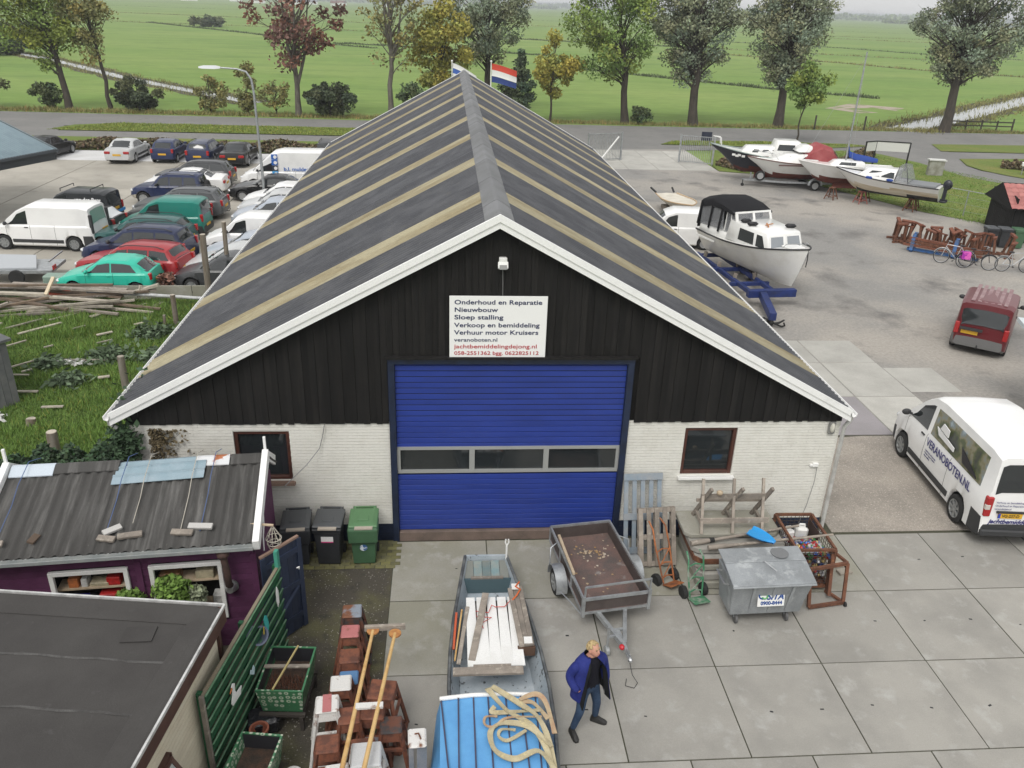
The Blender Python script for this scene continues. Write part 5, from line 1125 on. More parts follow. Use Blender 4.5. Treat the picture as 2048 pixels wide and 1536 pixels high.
# things in the windows
cols = dict(red=(.5, .02, .02), orange=(.5, .16, .05), blue=(.02, .02, .25), white=(.65, .65, .63), brown=(.25, .13, .06), lilac=(.30, .08, .35), cream=(.5, .44, .3), green=(.1, .3, .12))
for i, (x, z0, w, h, c, lab) in enumerate(((-2.95, 1.435, .16, .18, 'orange', 'orange tin on the top shelf of the shed window with the swan fence end away'), (-2.78, 1.435, .10, .16, 'white', 'white jar on the upper shelf of the far shed window'), (-2.32, 1.435, .22, .16, 'red', 'red tin on the upper shelf of the far shed window'), (-2.55, 1.435, .3, .07, 'cream', 'flat cream parcel on the upper shelf of the far shed window'),
        (-2.95, .835, .3, .34, 'blue', 'dark blue box behind the far shed window'), (-2.72, .835, .22, .26, 'lilac', 'lilac bag behind the far shed window'), (-2.42, .835, .34, .42, 'red', 'bright red box behind the far shed window'), (-2.15, .835, .16, .40, 'orange', 'tall orange box behind the far shed window'), (-1.42, 1.435, .34, .14, 'brown', 'brown crate on the upper shelf of the shed window by the stove pipe'), (-.85, 1.435, .3, .16, 'cream', 'cream box on the upper shelf of the shed window by the stove pipe'), (-.68, .835, .18, .22, 'white', 'white pot behind the shed window by the stove pipe'))):
    o = MB().box((0, 0, h/2), (w, .2, h)).build('box', M('stuff_'+c, cols[c], .6, col2=tuple(q*.6 for q in cols[c]), scale=9), loc=SM @ Vector((x, .17, z0)), rz=R(3), bevel=.01); tag(o, lab, 'box', 'boxes in the shed windows')
t = thing('wind_chime', 'white rope basket hanging from a stick at the shed gable', 'basket', SM @ Vector((.34, .15, 2.0)), 0)
for k in range(8):
    a = k*math.pi/4; MB().tube([(.02*math.cos(a), .02*math.sin(a), .34), (.09*math.cos(a), .09*math.sin(a), .20), (.13*math.cos(a), .13*math.sin(a), .12), (.09*math.cos(a), .09*math.sin(a), -.06)], .007, 4).build('strand', rope_m, t)
for z_, r_ in ((.12, .13), (.02, .115), (-.06, .09)): MB().tube([(r_*math.cos(a), r_*math.sin(a), z_) for a in [2*math.pi*k/14 for k in range(14)]], .009, 4, closed=True).build('ring', rope_m, t)
MB().bar((-.36, .02, .40), (.02, 0, .38), .03).build('stick', palewood, t)
t = tag(MB().tube([SM @ Vector(p) for p in ((.04, 1.3, 2.35), (.08, .9, 1.9), (.07, .75, 1.75), (.1, .5, 1.62))], .016, 5).build('white_rope', white), 'white rope hanging down the purple shed gable', 'rope')
# flat roofed building in the corner
fb = thing('flat_roof_building', 'cream boarded building with a flat bitumen roof and brown fascia', 'building', (-4.50, -5.06, -.07), R(-7.3))
bit = M('bitumen_roofing', (.040, .037, .035), .85, col2=(.052, .049, .046), scale=1.2, lo=.4, hi=.7, col3=(.075, .072, .07), scale3=4, lo3=.64, hi3=.8, grain=.14, gscale=50, rnd=.07, bump=.15)
creamb = M('cream_board', (.60, .55, .43), .7, col2=(.54, .48, .37), scale=2, rnd=.04)
fasc = M('brown_fascia', (.06, .026, .019), .55, col2=(.085, .04, .03), scale=3)
def strip_(y0, y1, z, nm='roof_strip'):
    n = 26; rows = []
    for i in range(n+1):
        x = -6.5+6.38*i/n; w1 = .012*math.sin(i*1.7+y0*3); w2 = .012*math.sin(i*1.3+y1*3)
        rows.append([(x, y0+w1, z+.010), (x, y0+w1+.02, z+.004), (x, y1+w2, z), (x, y1+w2, z-.03), (x, y0+w1, z-.03)])
    MB().loft(rows).build(nm, bit, fb)
    MB().loft([[(r_[1][0], r_[1][1]-.028+.008*math.sin(i*2.3), z+.012), (r_[1][0], r_[1][1]+.004, z+.012), (r_[1][0], r_[1][1]+.004, z+.004), (r_[1][0], r_[1][1]-.03, z+.004)] for i, r_ in enumerate(rows)]).build('lap_bead', M('dusty_lap', (.085, .083, .08), .9, col2=(.05, .048, .046), scale=3, lo=.45, hi=.6, grain=.3), fb)
for i, (a, b) in enumerate(((-1.12, -.30), (-2.0, -1.1), (-2.95, -1.98), (-3.95, -2.93), (-4.9, -3.93))): strip_(a, b, 2.52+.004*i)
MB().loft([[(x, -.36, 2.535), (x, -.22, 2.56), (x, -.06, 2.60), (x, -.03, 2.60), (x, -.03, 2.5), (x, -.36, 2.5)] for x in (-6.5, -4.2, -3.1, -1.9, -.75, -.08)]).build('edge_strip', bit, fb, bevel=.004)
MB().loft([[(-.42, y_, 2.535), (-.2, y_, 2.555), (-.07, y_, 2.60), (-.03, y_, 2.60), (-.03, y_, 2.5), (-.42, y_, 2.5)] for y_ in (-5, -3.6, -2.1, -.9, -.06)]).build('edge_strip', bit, fb, bevel=.004)
MB().box((-.98, -.62, 2.537), (.42, .30, .01), rot=(0, 0, R(8))).build('patch', bit, fb); MB().box((-4.6, -.42, 2.55), (1.9, .22, .012), rot=(0, 0, R(2))).build('patch', M('blue_grey_patch', (.10, .115, .13), .6), fb)
trim = M('alu_edge_trim', (.62, .62, .61), .4, metal=.3, col2=(.4, .4, .39), scale=6)
MB().box((-3.25, 0, 2.60), (6.5, .03, .05)).build('edge_trim', trim, fb); MB().box((0, -2.5, 2.602), (.03, 5.0, .05)).build('edge_trim', trim, fb)
MB().box((-3.25, -.03, 2.45), (6.5, .06, .26)).build('fascia', fasc, fb); MB().box((-.03, -2.53, 2.45), (.06, 4.94, .26)).build('fascia', fasc, fb, bevel=.004)
MB().box((-.05, -2.53, 2.30), (.03, 4.94, .05)).build('fascia_lip', M('fascia_pale_edge', (.25, .17, .13), .6), fb)
MB().box((-3.3, -2.6, 1.22), (6.3, 4.75, 2.42)).build('wall_core', M('shadow_board', (.32, .29, .23), .8), fb)
z = .02
while z < 2.30:
    for (a, b) in (((-5, -.15),) if not .95 < z < 1.80 else ((-5, -2.95), (-1.92, -.15))): MB().box((-.138, (a+b)/2, z+.044), (.03, b-a, .084)).build('board', creamb, fb)
    z += .09
MB().box((-.12, -.10, 1.15), (.07, .07, 2.3)).build('corner_trim', fasc, fb)
wf = MB()
for yy in (-2.92, -1.95): wf.box((-.10, yy, 1.36), (.10, .07, .95))
for zz in (.92, 1.80): wf.box((-.10, -2.435, zz), (.10, 1.0, .07))
wf = wf.build('window_frame', fasc, fb); MB().box((-.14, -2.435, 1.36), (.02, .92, .85)).build('pane', glass, wf)
sash = MB(); r3 = Matrix.Rotation(R(-28), 3, 'Y'); P = lambda a, b, c: Vector((-.05, -2.435, 1.80))+r3 @ Vector((a, b, c))
for yy in (-.45, .45): sash.bar(P(0, yy, 0), P(0, yy, -.88), .06, .05)
for zz in (-.02, -.86): sash.bar(P(0, -.48, zz), P(0, .48, zz), .05, .06)
sa = sash.build('open_sash', fasc, fb); MB().prism([P(0, -.43, -.04), P(0, .43, -.04), P(0, .43, -.84), P(0, -.43, -.84)], r3 @ Vector((.01, 0, 0))).build('pane', M('curtain_glass', (.35, .37, .36), .15, grain=0), sa)
# dark blue plank door standing open
t = thing('plank_door', 'dark blue ledged plank door standing open beside the purple shed', 'door', (-4.42, -3.22, 0), math.atan2(.62, .52))
navyd = M('dark_blue_door', (.014, .022, .048), .6, col2=(.02, .03, .06), scale=4, rnd=.15)
for k in range(6): MB().box((.07+.133*k, 0, 1.0), (.128, .03, 1.93)).build('plank', navyd, t)
for z_ in (.35, 1.05, 1.75): MB().box((.40, -.03, z_), (.76, .03, .11)).build('ledge', navyd, t)
MB().bar((.1, -.03, .42), (.7, -.03, 1.0), .09, .03).build('brace', navyd, t); MB().box((.40, 0, 1.985), (.82, .05, .04)).build('weathered_top', M('bare_top_edge', (.26, .17, .13), .8), t)
for s in (.02, .79): MB().box((s, -.03, 1.0), (.09, .035, 1.92)).build('stile', navyd, t)
MB().tube([(.68, -.06, 1.4), (.71, -.09, 1.42), (.72, -.07, 1.36)], .014, 5).build('handle', white, t)
# green board fence
gf = M('green_fence_paint', (.018, .092, .040), .6, col2=(.012, .065, .03), scale=2.5, rnd=.14, bump=.2, spec=.3)
fx0, fx1 = Vector((-4.62, -6.12, 0)), Vector((-4.12, -3.28, 0)); fd = fx1-fx0; FL = fd.length
fen = thing('board_fence', 'green fence of overlapping horizontal boards with painted bird ornaments', 'fence', fx0, math.atan2(fd.y, fd.x))
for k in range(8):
    MB().box((FL/2, -.012, .16+.225*k), (FL, .03, .235), rot=(R(13), 0, 0)).box((FL/2, -.040, .16+.225*k+.114), (FL, .024, .010), rot=(R(13), 0, 0), m=1).build('board', [gf, M('lit_green_edge', (.14, .24, .15), .8, col2=(.06, .16, .08), scale=6)], fen)  # paler strip on each top edge paints in the light it catches
MB().box((FL/2, 0, 1.87), (FL+.02, .05, .03)).build('fence_cap', M('fence_cap_grey', (.20, .17, .12), .8), fen)
for x in (.02, FL/2, FL-.02): MB().box((x, .05, .95), (.07, .07, 1.9)).build('fence_post', gf, fen)
MB().box((FL-.03, .0, 2.02), (.09, .06, .36)).build('post_top', M('teal_post', (.05, .26, .19), .7), fen); MB().box((-.03, 0, .95), (.05, .06, 1.86)).build('end_batten', oldwood, fen)
def orn(nm, label, cat, x, z, polys, mats):
    t = thing(nm, label, cat, fx0+fd.normalized()*x, math.atan2(fd.y, fd.x))
    for k, (p, m) in enumerate(zip(polys, mats)): MB().prism([(a*.78, -.085-.008*k, z+b*.78) for a, b in p], (0, .014, 0)).build('shape', m, t)
orn('swan_ornament', 'white wooden swan ornament with orange beak on the green fence', 'ornament', .62, 1.05, [[(0, 0), (.34, -.04), (.42, .10), (.20, .13), (.14, .25), (.17, .40), (.10, .46), (.03, .42), (.08, .36), (.04, .22), (-.04, .08)], [(.03, .42), (-.06, .36), (.04, .38)]], [white, M('orange_paint', (.5, .14, .03), .6)])
orn('parrot_ornament', 'turquoise wooden parrot ornament on the green fence', 'ornament', 1.95, 1.25, [[(0, .34), (.07, .40), (.14, .34), (.20, .10), (.16, -.06), (.08, .02), (.02, .16)], [(-.1, .05), (-.06, .22), (-.08, .05)]], [M('turquoise', (.04, .36, .34), .6), M('yellow_paint', (.55, .42, .05), .6)])
orn('butterfly_ornament', 'pale blue butterfly ornament on the green fence', 'ornament', 1.35, .95, [[(0, 0), (-.10, .10), (-.06, .18), (.0, .10), (.07, .18), (.11, .08), (.05, -.04)]], [M('pale_blue', (.45, .58, .62), .6)])
orn('gull_ornament', 'white gull ornament near the top of the green fence end', 'ornament', 2.55, 1.35, [[(0, .45), (.06, .30), (.05, .0), (-.02, -.08), (-.06, .10), (-.05, .30)]], [white])
tag(MB().lathe([(.03, 0), (.12, .0), (.15, .30), (.16, .31), (.13, .30), (.10, .03), (0, .03)], 16).build('bucket', M('grey_blue_bucket', (.12, .14, .20), .5), loc=(-4.48, -4.15, 1.2), rot=(R(70), 0, R(50)), smooth=40), 'grey blue bucket with white rim behind the green fence', 'bucket')
# planters
leafp = bpy.data.materials.new('leaf_print_oilcloth'); leafp.use_nodes = True; _t = leafp.node_tree; _p = _t.nodes['Principled BSDF']; _p.inputs['Roughness'].default_value = .35
_tc = _t.nodes.new('ShaderNodeTexCoord'); _v = _t.nodes.new('ShaderNodeTexVoronoi'); _v.inputs['Scale'].default_value = 10.5; _v.inputs['Randomness'].default_value = .35
_r = _t.nodes.new('ShaderNodeValToRGB'); _e = _r.color_ramp.elements; _e[0].position = .30; _e[0].color = (.46, .50, .40, 1); _e[1].position = .43; _e[1].color = (.045, .16, .075, 1)
_q = _e.new(.15); _q.color = (.07, .22, .10, 1); _q = _e.new(.22); _q.color = (.46, .50, .40, 1)
_t.links.new(_tc.outputs['Object'], _v.inputs['Vector']); _t.links.new(_v.outputs['Distance'], _r.inputs[0]); _t.links.new(_r.outputs[0], _p.inputs['Base Color'])
dirt = M('potting_soil', (.032, .024, .018), .95, col2=(.075, .04, .025), scale=7, grain=.5, gscale=60, bump=1., bscale=40); liner = M('black_liner', (.02, .02, .024), .35)
def planter(label, c, rz, w, l, h, z0):
    t = thing('planter_box', label, 'planter', (*c, 0), rz, 'oilcloth covered planters by the green fence'); k = .84
    for s in (-1, 1):
        MB().prism([(s*w/2, -l/2, z0+h), (s*w/2, l/2, z0+h), (s*w/2*k, l/2*k, z0), (s*w/2*k, -l/2*k, z0)], (-s*.03, 0, 0)).build('side', leafp, t)
        MB().prism([(-w/2+.03, s*l/2, z0+h), (w/2-.03, s*l/2, z0+h), (w/2*k-.03, s*l/2*k, z0), (-w/2*k+.03, s*l/2*k, z0)], (0, -s*.03, 0)).build('side', leafp, t)
    MB().loft([[(-q*w, -q*l, z), (q*w, -q*l, z), (q*w, q*l, z), (-q*w, q*l, z)] for q, z in ((.455, z0+h-.005), (.40, z0+.1))], cap0=False, cap1=False).build('liner', liner, t)
    MB().box((0, 0, z0+h*.45), (w*.86, l*.86, .05)).build('soil', dirt, t)
    return t
p1 = planter('large leaf patterned planter on a wooden trolley with canes across it', (-3.84, -4.57), R(-4), .74, .98, .50, .34)
MB().bar((-.36, .02, .845), (.36, .05, .845), .06, .03).build('slat', oldwood, p1); MB().bar((-.1, -.48, .86), (.08, .46, .88), .025).build('cane', M('bamboo', (.42, .34, .15), .6), p1)
b = MB()
for s in (-.3, .3): b.bar((s, -.5, .25), (s, .5, .25), .06, .09)
for s in (-.45, .45):
    b.bar((-.36, s, .31), (.36, s, .31), .06, .05)
    for q in (-.3, .3): b.bar((q, s, 0), (q, s, .25), .06)
b.build('trolley', M('dark_wet_wood', (.05, .042, .036), .8), p1)
V = []; F = []
for k in range(500):
    x, y = random.uniform(-.28, .28), random.uniform(-.4, .05); h = random.uniform(.05, .16); a = random.random()*6.3; o = len(V)
    V += [(x-.008*math.cos(a), y-.008*math.sin(a), .58), (x+.008*math.cos(a), y+.008*math.sin(a), .58), (x+random.uniform(-.05, .05), y+random.uniform(-.05, .05), .58+h)]; F.append((o, o+1, o+2))
np_mesh('dry_stems', V, F, M('dry_red_stems', (.14, .06, .035), .9), p1, kind='stuff')
p2_ = planter('smaller leaf patterned planter with bare soil at the foot of the fence', (-4.06, -6.28), R(-8), .62, 1.02, .46, .30)
for s in (-.22, .22): MB().bar((s, -.45, .15), (s, .45, .15), .08, .30).build('bearer', MATS['dark_wet_wood'], p2_)
tag(MB().lathe([(0, 0), (.10, 0), (.14, .22), (.15, .22), (.15, .26), (.12, .26), (.10, .04), (0, .04)], 18).build('flower_pot', M('terracotta', (.30, .10, .06), .8), loc=(-4.18, -5.28, .06), smooth=40), 'terracotta pot between the two leaf patterned planters', 'pot')
tag(MB().lathe([(0, 0), (.10, 0), (.13, .2), (.14, .2), (.11, .19), (.09, .03), (0, .03)], 16).build('flower_pot', M('white_pot', (.5, .5, .48), .6), loc=(-3.55, -6.05, .02), smooth=40), 'white enamel pot beside the smaller planter', 'pot')
tag(MB().box((0, 0, .15), (.5, .4, .3)).build('plastic_sack', M('black_sack', (.02, .02, .024), .25, bump=1., bscale=10), loc=(-4.2, -4.98, 0), rz=.3, bevel=.05), 'crumpled black sack between the planters and the fence', 'sack')
# wheelie bins at the barn wall
G2 = 'wheelie bins at the barn wall'
w1 = wheelie('dark grey bin with a grey collar, furthest from the blue door', (-4.33, -.62), 4, bin_k, lid_g, True, G2); w2 = wheelie('black bin with a white and pink sticker between the other two', (-3.68, -.60), -2, bin_k, lid_g, False, G2); w3 = wheelie('bright green bin with a green lid beside the blue door', (-2.98, -.60), 1, bin_g, bin_lg, True, G2)
for w_, c_ in ((w1, 'b'), (w3, 'b')):
    MB().lathe([(0, 0), (.075, 0), (.075, .008), (0, .008)], 18, c=(0, -.285, .46), axis='Y', rot=Matrix.Rotation(math.pi, 3, 'Z')).build('round_badge', M('badge_blue_white', (.60, .64, .68), .5, col2=(.04, .12, .3), scale=9, lo=.5, hi=.52), w_)
MB().box((0, -.30, .68), (.24, .01, .14)).build('sticker', white, w2); MB().box((0, -.302, .62), (.24, .012, .025)).build('sticker_band', M('pink_band', (.55, .05, .2), .6), w2)
for w_ in (w1, w2, w3): MB().box((.02, -.33, .965), (.36, .09, .03)).build('lid_strip', M('strip_beige', (.42, .37, .31), .8), w_)
# mossy brick paving by the bins
pv = tag(MB().box((-3.5, -.5, -.003), (2.2, .9, .01)).build('brick_path', joint_m), kind='structure')
mossb = M('mossy_paver', (.13, .125, .07), .9, col2=(.20, .19, .07), scale=4, rnd=.25, bump=.4)
brk = MB().box((0, 0, .008), (.195, .095, .02)).mesh('brick', mossb, bevel=.005)
for r_ in range(9):
    for k in range(11): link('brick', brk, pv, (-4.5+.205*k+(.1 if r_ % 2 else 0)+random.uniform(-.004, .004), -.93+.104*r_, random.uniform(0, .004)))
# pale pebbles scattered on the soil
V = []; F = []
for k in range(1500):
    x, y = random.uniform(-4.6, -2.45), random.uniform(-8, -1.0); s = random.uniform(.006, .017); o = len(V)
    V += [(x-s, y, .005), (x, y-s, .005), (x+s, y, .005), (x, y+s, .005), (x, y, .005+s*.8)]; F += [(o, o+1, o+4), (o+1, o+2, o+4), (o+2, o+3, o+4), (o+3, o, o+4)]
np_mesh('pebbles', V, F, M('pale_pebble', (.30, .28, .24), .9, col2=(.12, .11, .09), scale=1.5, world=True), kind='stuff')
# rusty stands, one per thing
def stool(label, x, y, h, deg, topm, legm, w=.33, grp='rusty steel stands stacked in the front yard'):
    t = thing('steel_stand', label, 'stand', (x, y, 0), R(deg), grp); q = w/2; B_ = q+.055+.06*h
    MB().box((0, 0, h), (w, w, .045)).build('top_plate', topm, t, bevel=.02)
    for sx in (-1, 1):
        for sy in (-1, 1): MB().bar((sx*(q-.03), sy*(q-.03), h-.02), (sx*B_, sy*B_, .02), .05, .05).build('leg', legm, t)
    MB().loft([[(-e_, -e_, z_), (e_, -e_, z_), (e_, e_, z_), (-e_, e_, z_)] for e_, z_ in ((q-.02, h-.02), (q+.0, h-.17))], cap0=False, cap1=False).build('apron', legm, t)
    for z_, nm_ in ((.03, 'foot_ring'), (h*.62, 'brace_ring')):
        f = MB(); e = B_+(q-.03-B_)*z_/h
        for a, b in (((-e, -e), (e, -e)), ((e, -e), (e, e)), ((e, e), (-e, e)), ((-e, e), (-e, -e))): f.bar((*a, z_), (*b, z_), .045 if z_ < .1 else .10 if False else .045)
        f.build(nm_, legm, t)
    return t
def pt(nm, c, c2=(.17, .07, .035), lo=.45, hi=.6, sc=6): return M(nm, c, .75, col2=c2, scale=sc, lo=lo, hi=hi, bump=.2)
whr = pt('white_rusty_paint', (.62, .61, .59), lo=.56, hi=.68); pink = pt('faded_pink_paint', (.42, .15, .15), lo=.55, hi=.7); blu = pt('worn_blue_paint', (.09, .20, .38), lo=.55, hi=.7); gry = pt('grey_blue_worn', (.22, .25, .29), lo=.42, hi=.58); dk = pt('dark_rust', (.05, .045, .045), (.13, .05, .03))
brn = pt('brown_rust', (.20, .072, .040), (.11, .045, .03), sc=8)
stool('stand with grey blue rusty top at the far end of the row', -2.92, -3.42, .98, 3, gry, dk); stool('stand with faded pink top in front of the grey blue topped one', -2.90, -3.92, .98, 2, pink, brn, .30); stool('low stand with blue top between the pink one and the white ones', -2.86, -4.66, .68, 3, blu, brn, .30)
stool('stand with white top and rust stain beside the blue topped one', -2.93, -5.02, .93, 4, whr, brn, .32); stool('white stand with a pink stripe across its top', -3.07, -5.52, 1.02, 6, whr, whr, .34)
MB().box((0, 0, 1.044), (.13, .342, .004)).build('pink_stripe', pink, bpy.data.objects['steel_stand.004'])
stool('brown rusty stand below the pink striped one', -3.02, -6.0, .74, 5, brn, brn, .34); stool('low brown stand at the bottom edge under the poles', -3.03, -6.42, .56, 5, brn, brn, .36)
stool('big brown stand with white edged top, right under the poles', -2.28, -5.25, 1.0, -8, brn, brn, .40); stool('brown stand in front of the white edged one', -2.40, -5.52, .86, -4, brn, brn, .36); stool('low stand with grey blue top under the poles', -2.42, -5.92, .56, -2, gry, brn, .36); stool('pale grey topped stand under the near end of the poles', -2.42, -6.42, .98, 3, M('pale_grey_paint', (.50, .51, .52), .6, col2=(.3, .26, .22), scale=5, lo=.6, hi=.75), whr, .42)
for lab_, x_, y_, h_, m_ in (('narrow brown stand nested behind the pink topped one', -2.93, -3.66, .74, brn), ('brown stand between the pink and the blue topped stands', -2.88, -4.30, .80, brn), ('low rusty stand under the white topped one', -2.90, -5.28, .60, brn), ('rusty stand squeezed behind the pink striped one', -2.74, -5.62, .88, brn), ('rusty stand behind the pale grey topped one under the poles', -2.50, -6.12, .78, brn), ('dark rusty stand at the slab side of the row', -2.12, -5.75, .80, dk), ('rusty white stand at the bottom edge beside the poles', -2.80, -6.62, .86, whr)): stool(lab_, x_, y_, h_, random.uniform(-8, 8), m_, brn, .33)
st3 = thing('steel_post', 'single grey post with a white rusty square head', 'post', (-1.71, -6.30, 0), R(3))
MB().box((0, 0, 1.13), (.26, .34, .05)).build('head', whr, st3, bevel=.03); MB().box((-.09, .06, .55), (.07, .16, 1.12)).box((.06, -.02, .55), (.14, .10, 1.12)).build('column', M('grey_blue_steel', (.17, .19, .22), .6, col2=(.25, .25, .26), scale=4), st3); MB().lathe([(0, 0), (.3, 0), (.3, .03), (0, .03)], 20).build('base', rust, st3)
MB().tube([(-.03, .05, 1.16), (.02, .02, 1.2), (.05, -.05, 1.16)], .012, 5).build('eye', rust, st3)
# poles with orange varnish
varn = M('varnished_pole', (.58, .39, .17), .5, col2=(.48, .28, .10), scale=5, lo=.45, hi=.65)
for i, (a, b) in enumerate((((-2.49, -4.22, 1.25), (-2.72, -6.95, 1.12)), ((-2.13, -4.30, 1.25), (-2.42, -6.95, 1.16)))):
    t = thing('wooden_pole', ['orange varnished pole lying over the stands, nearer the planters', 'orange varnished pole lying over the stands, nearer the punt'][i], 'pole', (0, 0, 0), 0, 'varnished poles lying over the stands')
    a, b = Vector(a), Vector(b); MB().tube([a, a*.6+b*.4, b], [.027, .031, .036], 10).build('shaft', varn, t, smooth=60); MB().lathe([(0, -.012), (.10, -.012), (.10, .012), (0, .012)], 18, c=a, axis='Z').build('end_plate', M('orange_plate', (.46, .22, .07), .6, col2=(.3, .12, .04), scale=7), t)
tag(MB().box((0, 0, 0), (.66, .06, .10)).build('cross_batten', oldwood, loc=(-2.30, -4.16, 1.26), rz=R(2), bevel=.006), 'grey batten across the far ends of the orange poles', 'batten')
tag(MB().box((0, 0, 0), (.40, .10, .05)).build('cross_batten', whr, loc=(-2.42, -5.75, 1.20), rz=R(2), bevel=.006), 'white batten tying the two orange poles together', 'batten')
# the punt
pn = thing('punt', 'old grey blue punt with planks and oars inside, its stern under a blue cover', 'boat', (-.52, -1.45, 0), 0)
gb = M('grey_blue_boat_paint', (.30, .35, .39), .6, col2=(.42, .46, .49), scale=2.2, col3=(.08, .085, .09), scale3=9, lo3=.60, hi3=.66, bump=.15); gbd = M('dark_boat_edge', (.06, .065, .07), .6, col2=(.14, .15, .15), scale=5)
PS = [(0, .42, .62, .34), (-.5, .50, .60, .22), (-1.0, .58, .58, .18), (-1.8, .70, .57, .17), (-2.6, .78, .57, .17), (-3.4, .82, .58, .18), (-4.2, .80, .6, .2), (-5.4, .70, .62, .26)]
cxp = lambda y: -.0-.02*y
outer = [[(cxp(y)-w, y, h), (cxp(y)-w*.82, y, f-.06), (cxp(y)+w*.82, y, f-.06), (cxp(y)+w, y, h), (cxp(y)+w-.04, y, h), (cxp(y)+w*.82-.04, y, f), (cxp(y)-w*.82+.04, y, f), (cxp(y)-w+.04, y, h)] for y, w, h, f in PS]
MB().loft(outer).build('hull', gb, pn)
for s in (-1, 1): MB().tube([(cxp(y)+s*(w-.01), y, h+.01) for y, w, h, f in PS], .032, 6).build('gunwale', gbd, pn, smooth=60)
MB().box((0, .0, .48), (.86, .05, .32)).build('bow_board', gb, pn)
tealw = M('worn_teal_plank', (.15, .22, .23), .75, col2=(.22, .24, .22), scale=5, rnd=.25)
for k in range(5): MB().box((-.34+.17*k, -.30, .52), (.162, .50, .025), rot=(R(4), 0, 0)).build('bow_plank', tealw if 0 < k < 4 else M('bare_grey_plank', (.20, .21, .19), .8), pn)
MB().prism([(-.50, -.56, .52), (.50, -.56, .52), (.42, -.60, .22), (-.42, -.60, .22)], (0, -.03, 0)).build('seat_front', M('dark_teal_paint', (.06, .10, .115), .6), pn); MB().box((0, -.565, .535), (.62, .06, .035)).build('seat_edge', oldwood, pn)
MB().tube([(.40, -.08, .60), (.40, -.08, .92)], .02, 6).tube([(.40, -.08, .92), (.37, -.08, 1.0), (.38, -.08, 1.07)], .016, 5).tube([(.40, -.08, .92), (.44, -.08, 1.0), (.43, -.08, 1.07)], .016, 5).build('rowlock', white, pn)
for k in range(5):
    x0 = -.44+.19*k; MB().prism([(x0+.02*1, -1.22, .575), (x0+.178, -1.22, .575), (x0+.178+.03, -2.98, .60), (x0-.02+.03, -2.98, .60)], (0, 0, .03)).build('white_plank', white, pn, bevel=.004)
MB().box((.03, -1.9, .50), (.86, 1.3, .09)).build('plank_bearer', M('dark_bearer', (.05, .035, .03), .8), pn)
t = thing('wooden_crate', 'weathered brown board crate leaning along the side of the punt', 'crate', (-.52, -1.45, 0), 0)
for k in range(3): MB().prism([(.36+.09*k, -1.05, .62+.02*k), (.445+.09*k, -1.05, .63+.02*k), (.54+.085*k, -2.60, .66+.01*k), (.455+.085*k, -2.60, .65+.01*k)], (0, 0, .045)).build('board', oldwood, t, bevel=.004)
for y_ in (-1.08, -2.50): MB().box((.50 if y_ > -2 else .61, y_, .72), (.14, .16, .012)).build('paper_label', white, t)
MB().box((.58, -2.58, .56), (.30, .06, .18)).build('end_board', M('dark_end_board', (.10, .055, .035), .8), t)
for i, (a, b, w_, m_, lab) in enumerate((((-.88, -4.3, .62), (-.58, -2.68, .70), .12, oldwood, 'broad grey oar blade lying over the white planks in the punt'), ((-1.10, -4.3, .56), (-.92, -2.95, .62), .07, oldwood, 'grey pole along the side of the punt beside the oar'), ((-1.16, -4.2, .54), (-1.02, -3.0, .60), .03, varn, 'thin varnished stick at the side of the punt'), ((-1.18, -3.95, .56), (-1.12, -3.1, .62), .04, M('red_orange_paint', (.50, .10, .04), .6), 'red orange stick at the side of the punt'))):
    tag(MB().bar(a, b, w_, .035).build('oar', m_, bevel=.006), lab, 'oar', 'oars and sticks lying in the punt')
tag(MB().tube([(-.12, -2.82, .66), (-.25, -3.0, .65), (-.42, -3.0, .65), (-.48, -2.95, .65), (-.55, -3.15, .65), (-.78, -3.1, .65), (-.76, -3.25, .65), (-.5, -3.28, .65), (-.68, -3.42, .65), (-.66, -3.55, .65)], .008, 5).build('red_cord', M('red_cord', (.50, .09, .07), .7), smooth=60), 'thin red cord lying loose on the white planks of the punt', 'cord')
tag(MB().tube([(.06, -2.42, .74), (-.02, -2.55, .74), (.06, -2.64, .74), (-.02, -2.8, .73), (-.10, -2.85, .67)], .016, 5).build('orange_rope', M('orange_rope', (.55, .12, .03), .8), smooth=60), 'orange rope wound round the brown crate in the punt', 'rope')
tag(MB().box((-.62, -4.62, .70), (1.15, .16, .05)).box((-.55, -4.52, .72), (.62, .05, .03)).build('cross_board', oldwood, bevel=.005), 'weathered cross board lying over the punt in front of the blue cover', 'board')
# blue cover and slings
tarp = M('blue_tarpaulin', (.115, .34, .63), .5, col2=(.09, .28, .56), scale=1.6, grain=.05, bump=.25, bscale=7)
tp = thing('boat_cover', 'bright blue tarpaulin cover with dark streaks over the end of the punt', 'cover', (-.62, -5.42, 0), 0)
sec = []
for k in range(9):
    y = -.26*k; s = .02*math.sin(k*1.3); sec.append([(-.86-.02*k, y, .30), (-.83-.01*k, y, .62), (-.77, y, .90), (-.3, y, .96+s), (.2, y, .97-s), (.72, y, .92), (.78+.005*k, y, .6), (.82, y, .3)])
MB().loft(sec, closed=False, cap0=False, cap1=False).build('sheet', tarp, tp, smooth=60)
MB().tube([(-.78, .02, .93), (-.3, .02, .985), (.2, .02, .99), (.73, .02, .95)], .035, 8).build('edge_bar', white, tp, smooth=60)
for x0, x1 in ((-.76, -.58), (-.50, -.51), (-.27, -.27), (-.05, -.02), (.22, .24), (.45, .48), (.68, .62)): MB().bar((x0, -.02, .975 if abs(x0) < .6 else .93), (x1, -2.1, .985 if abs(x1) < .6 else .95), .022, .012).build('seam', M('tarp_streak', (.05, .05, .09), .7), tp)  # thin dark streaks running the length of the cover
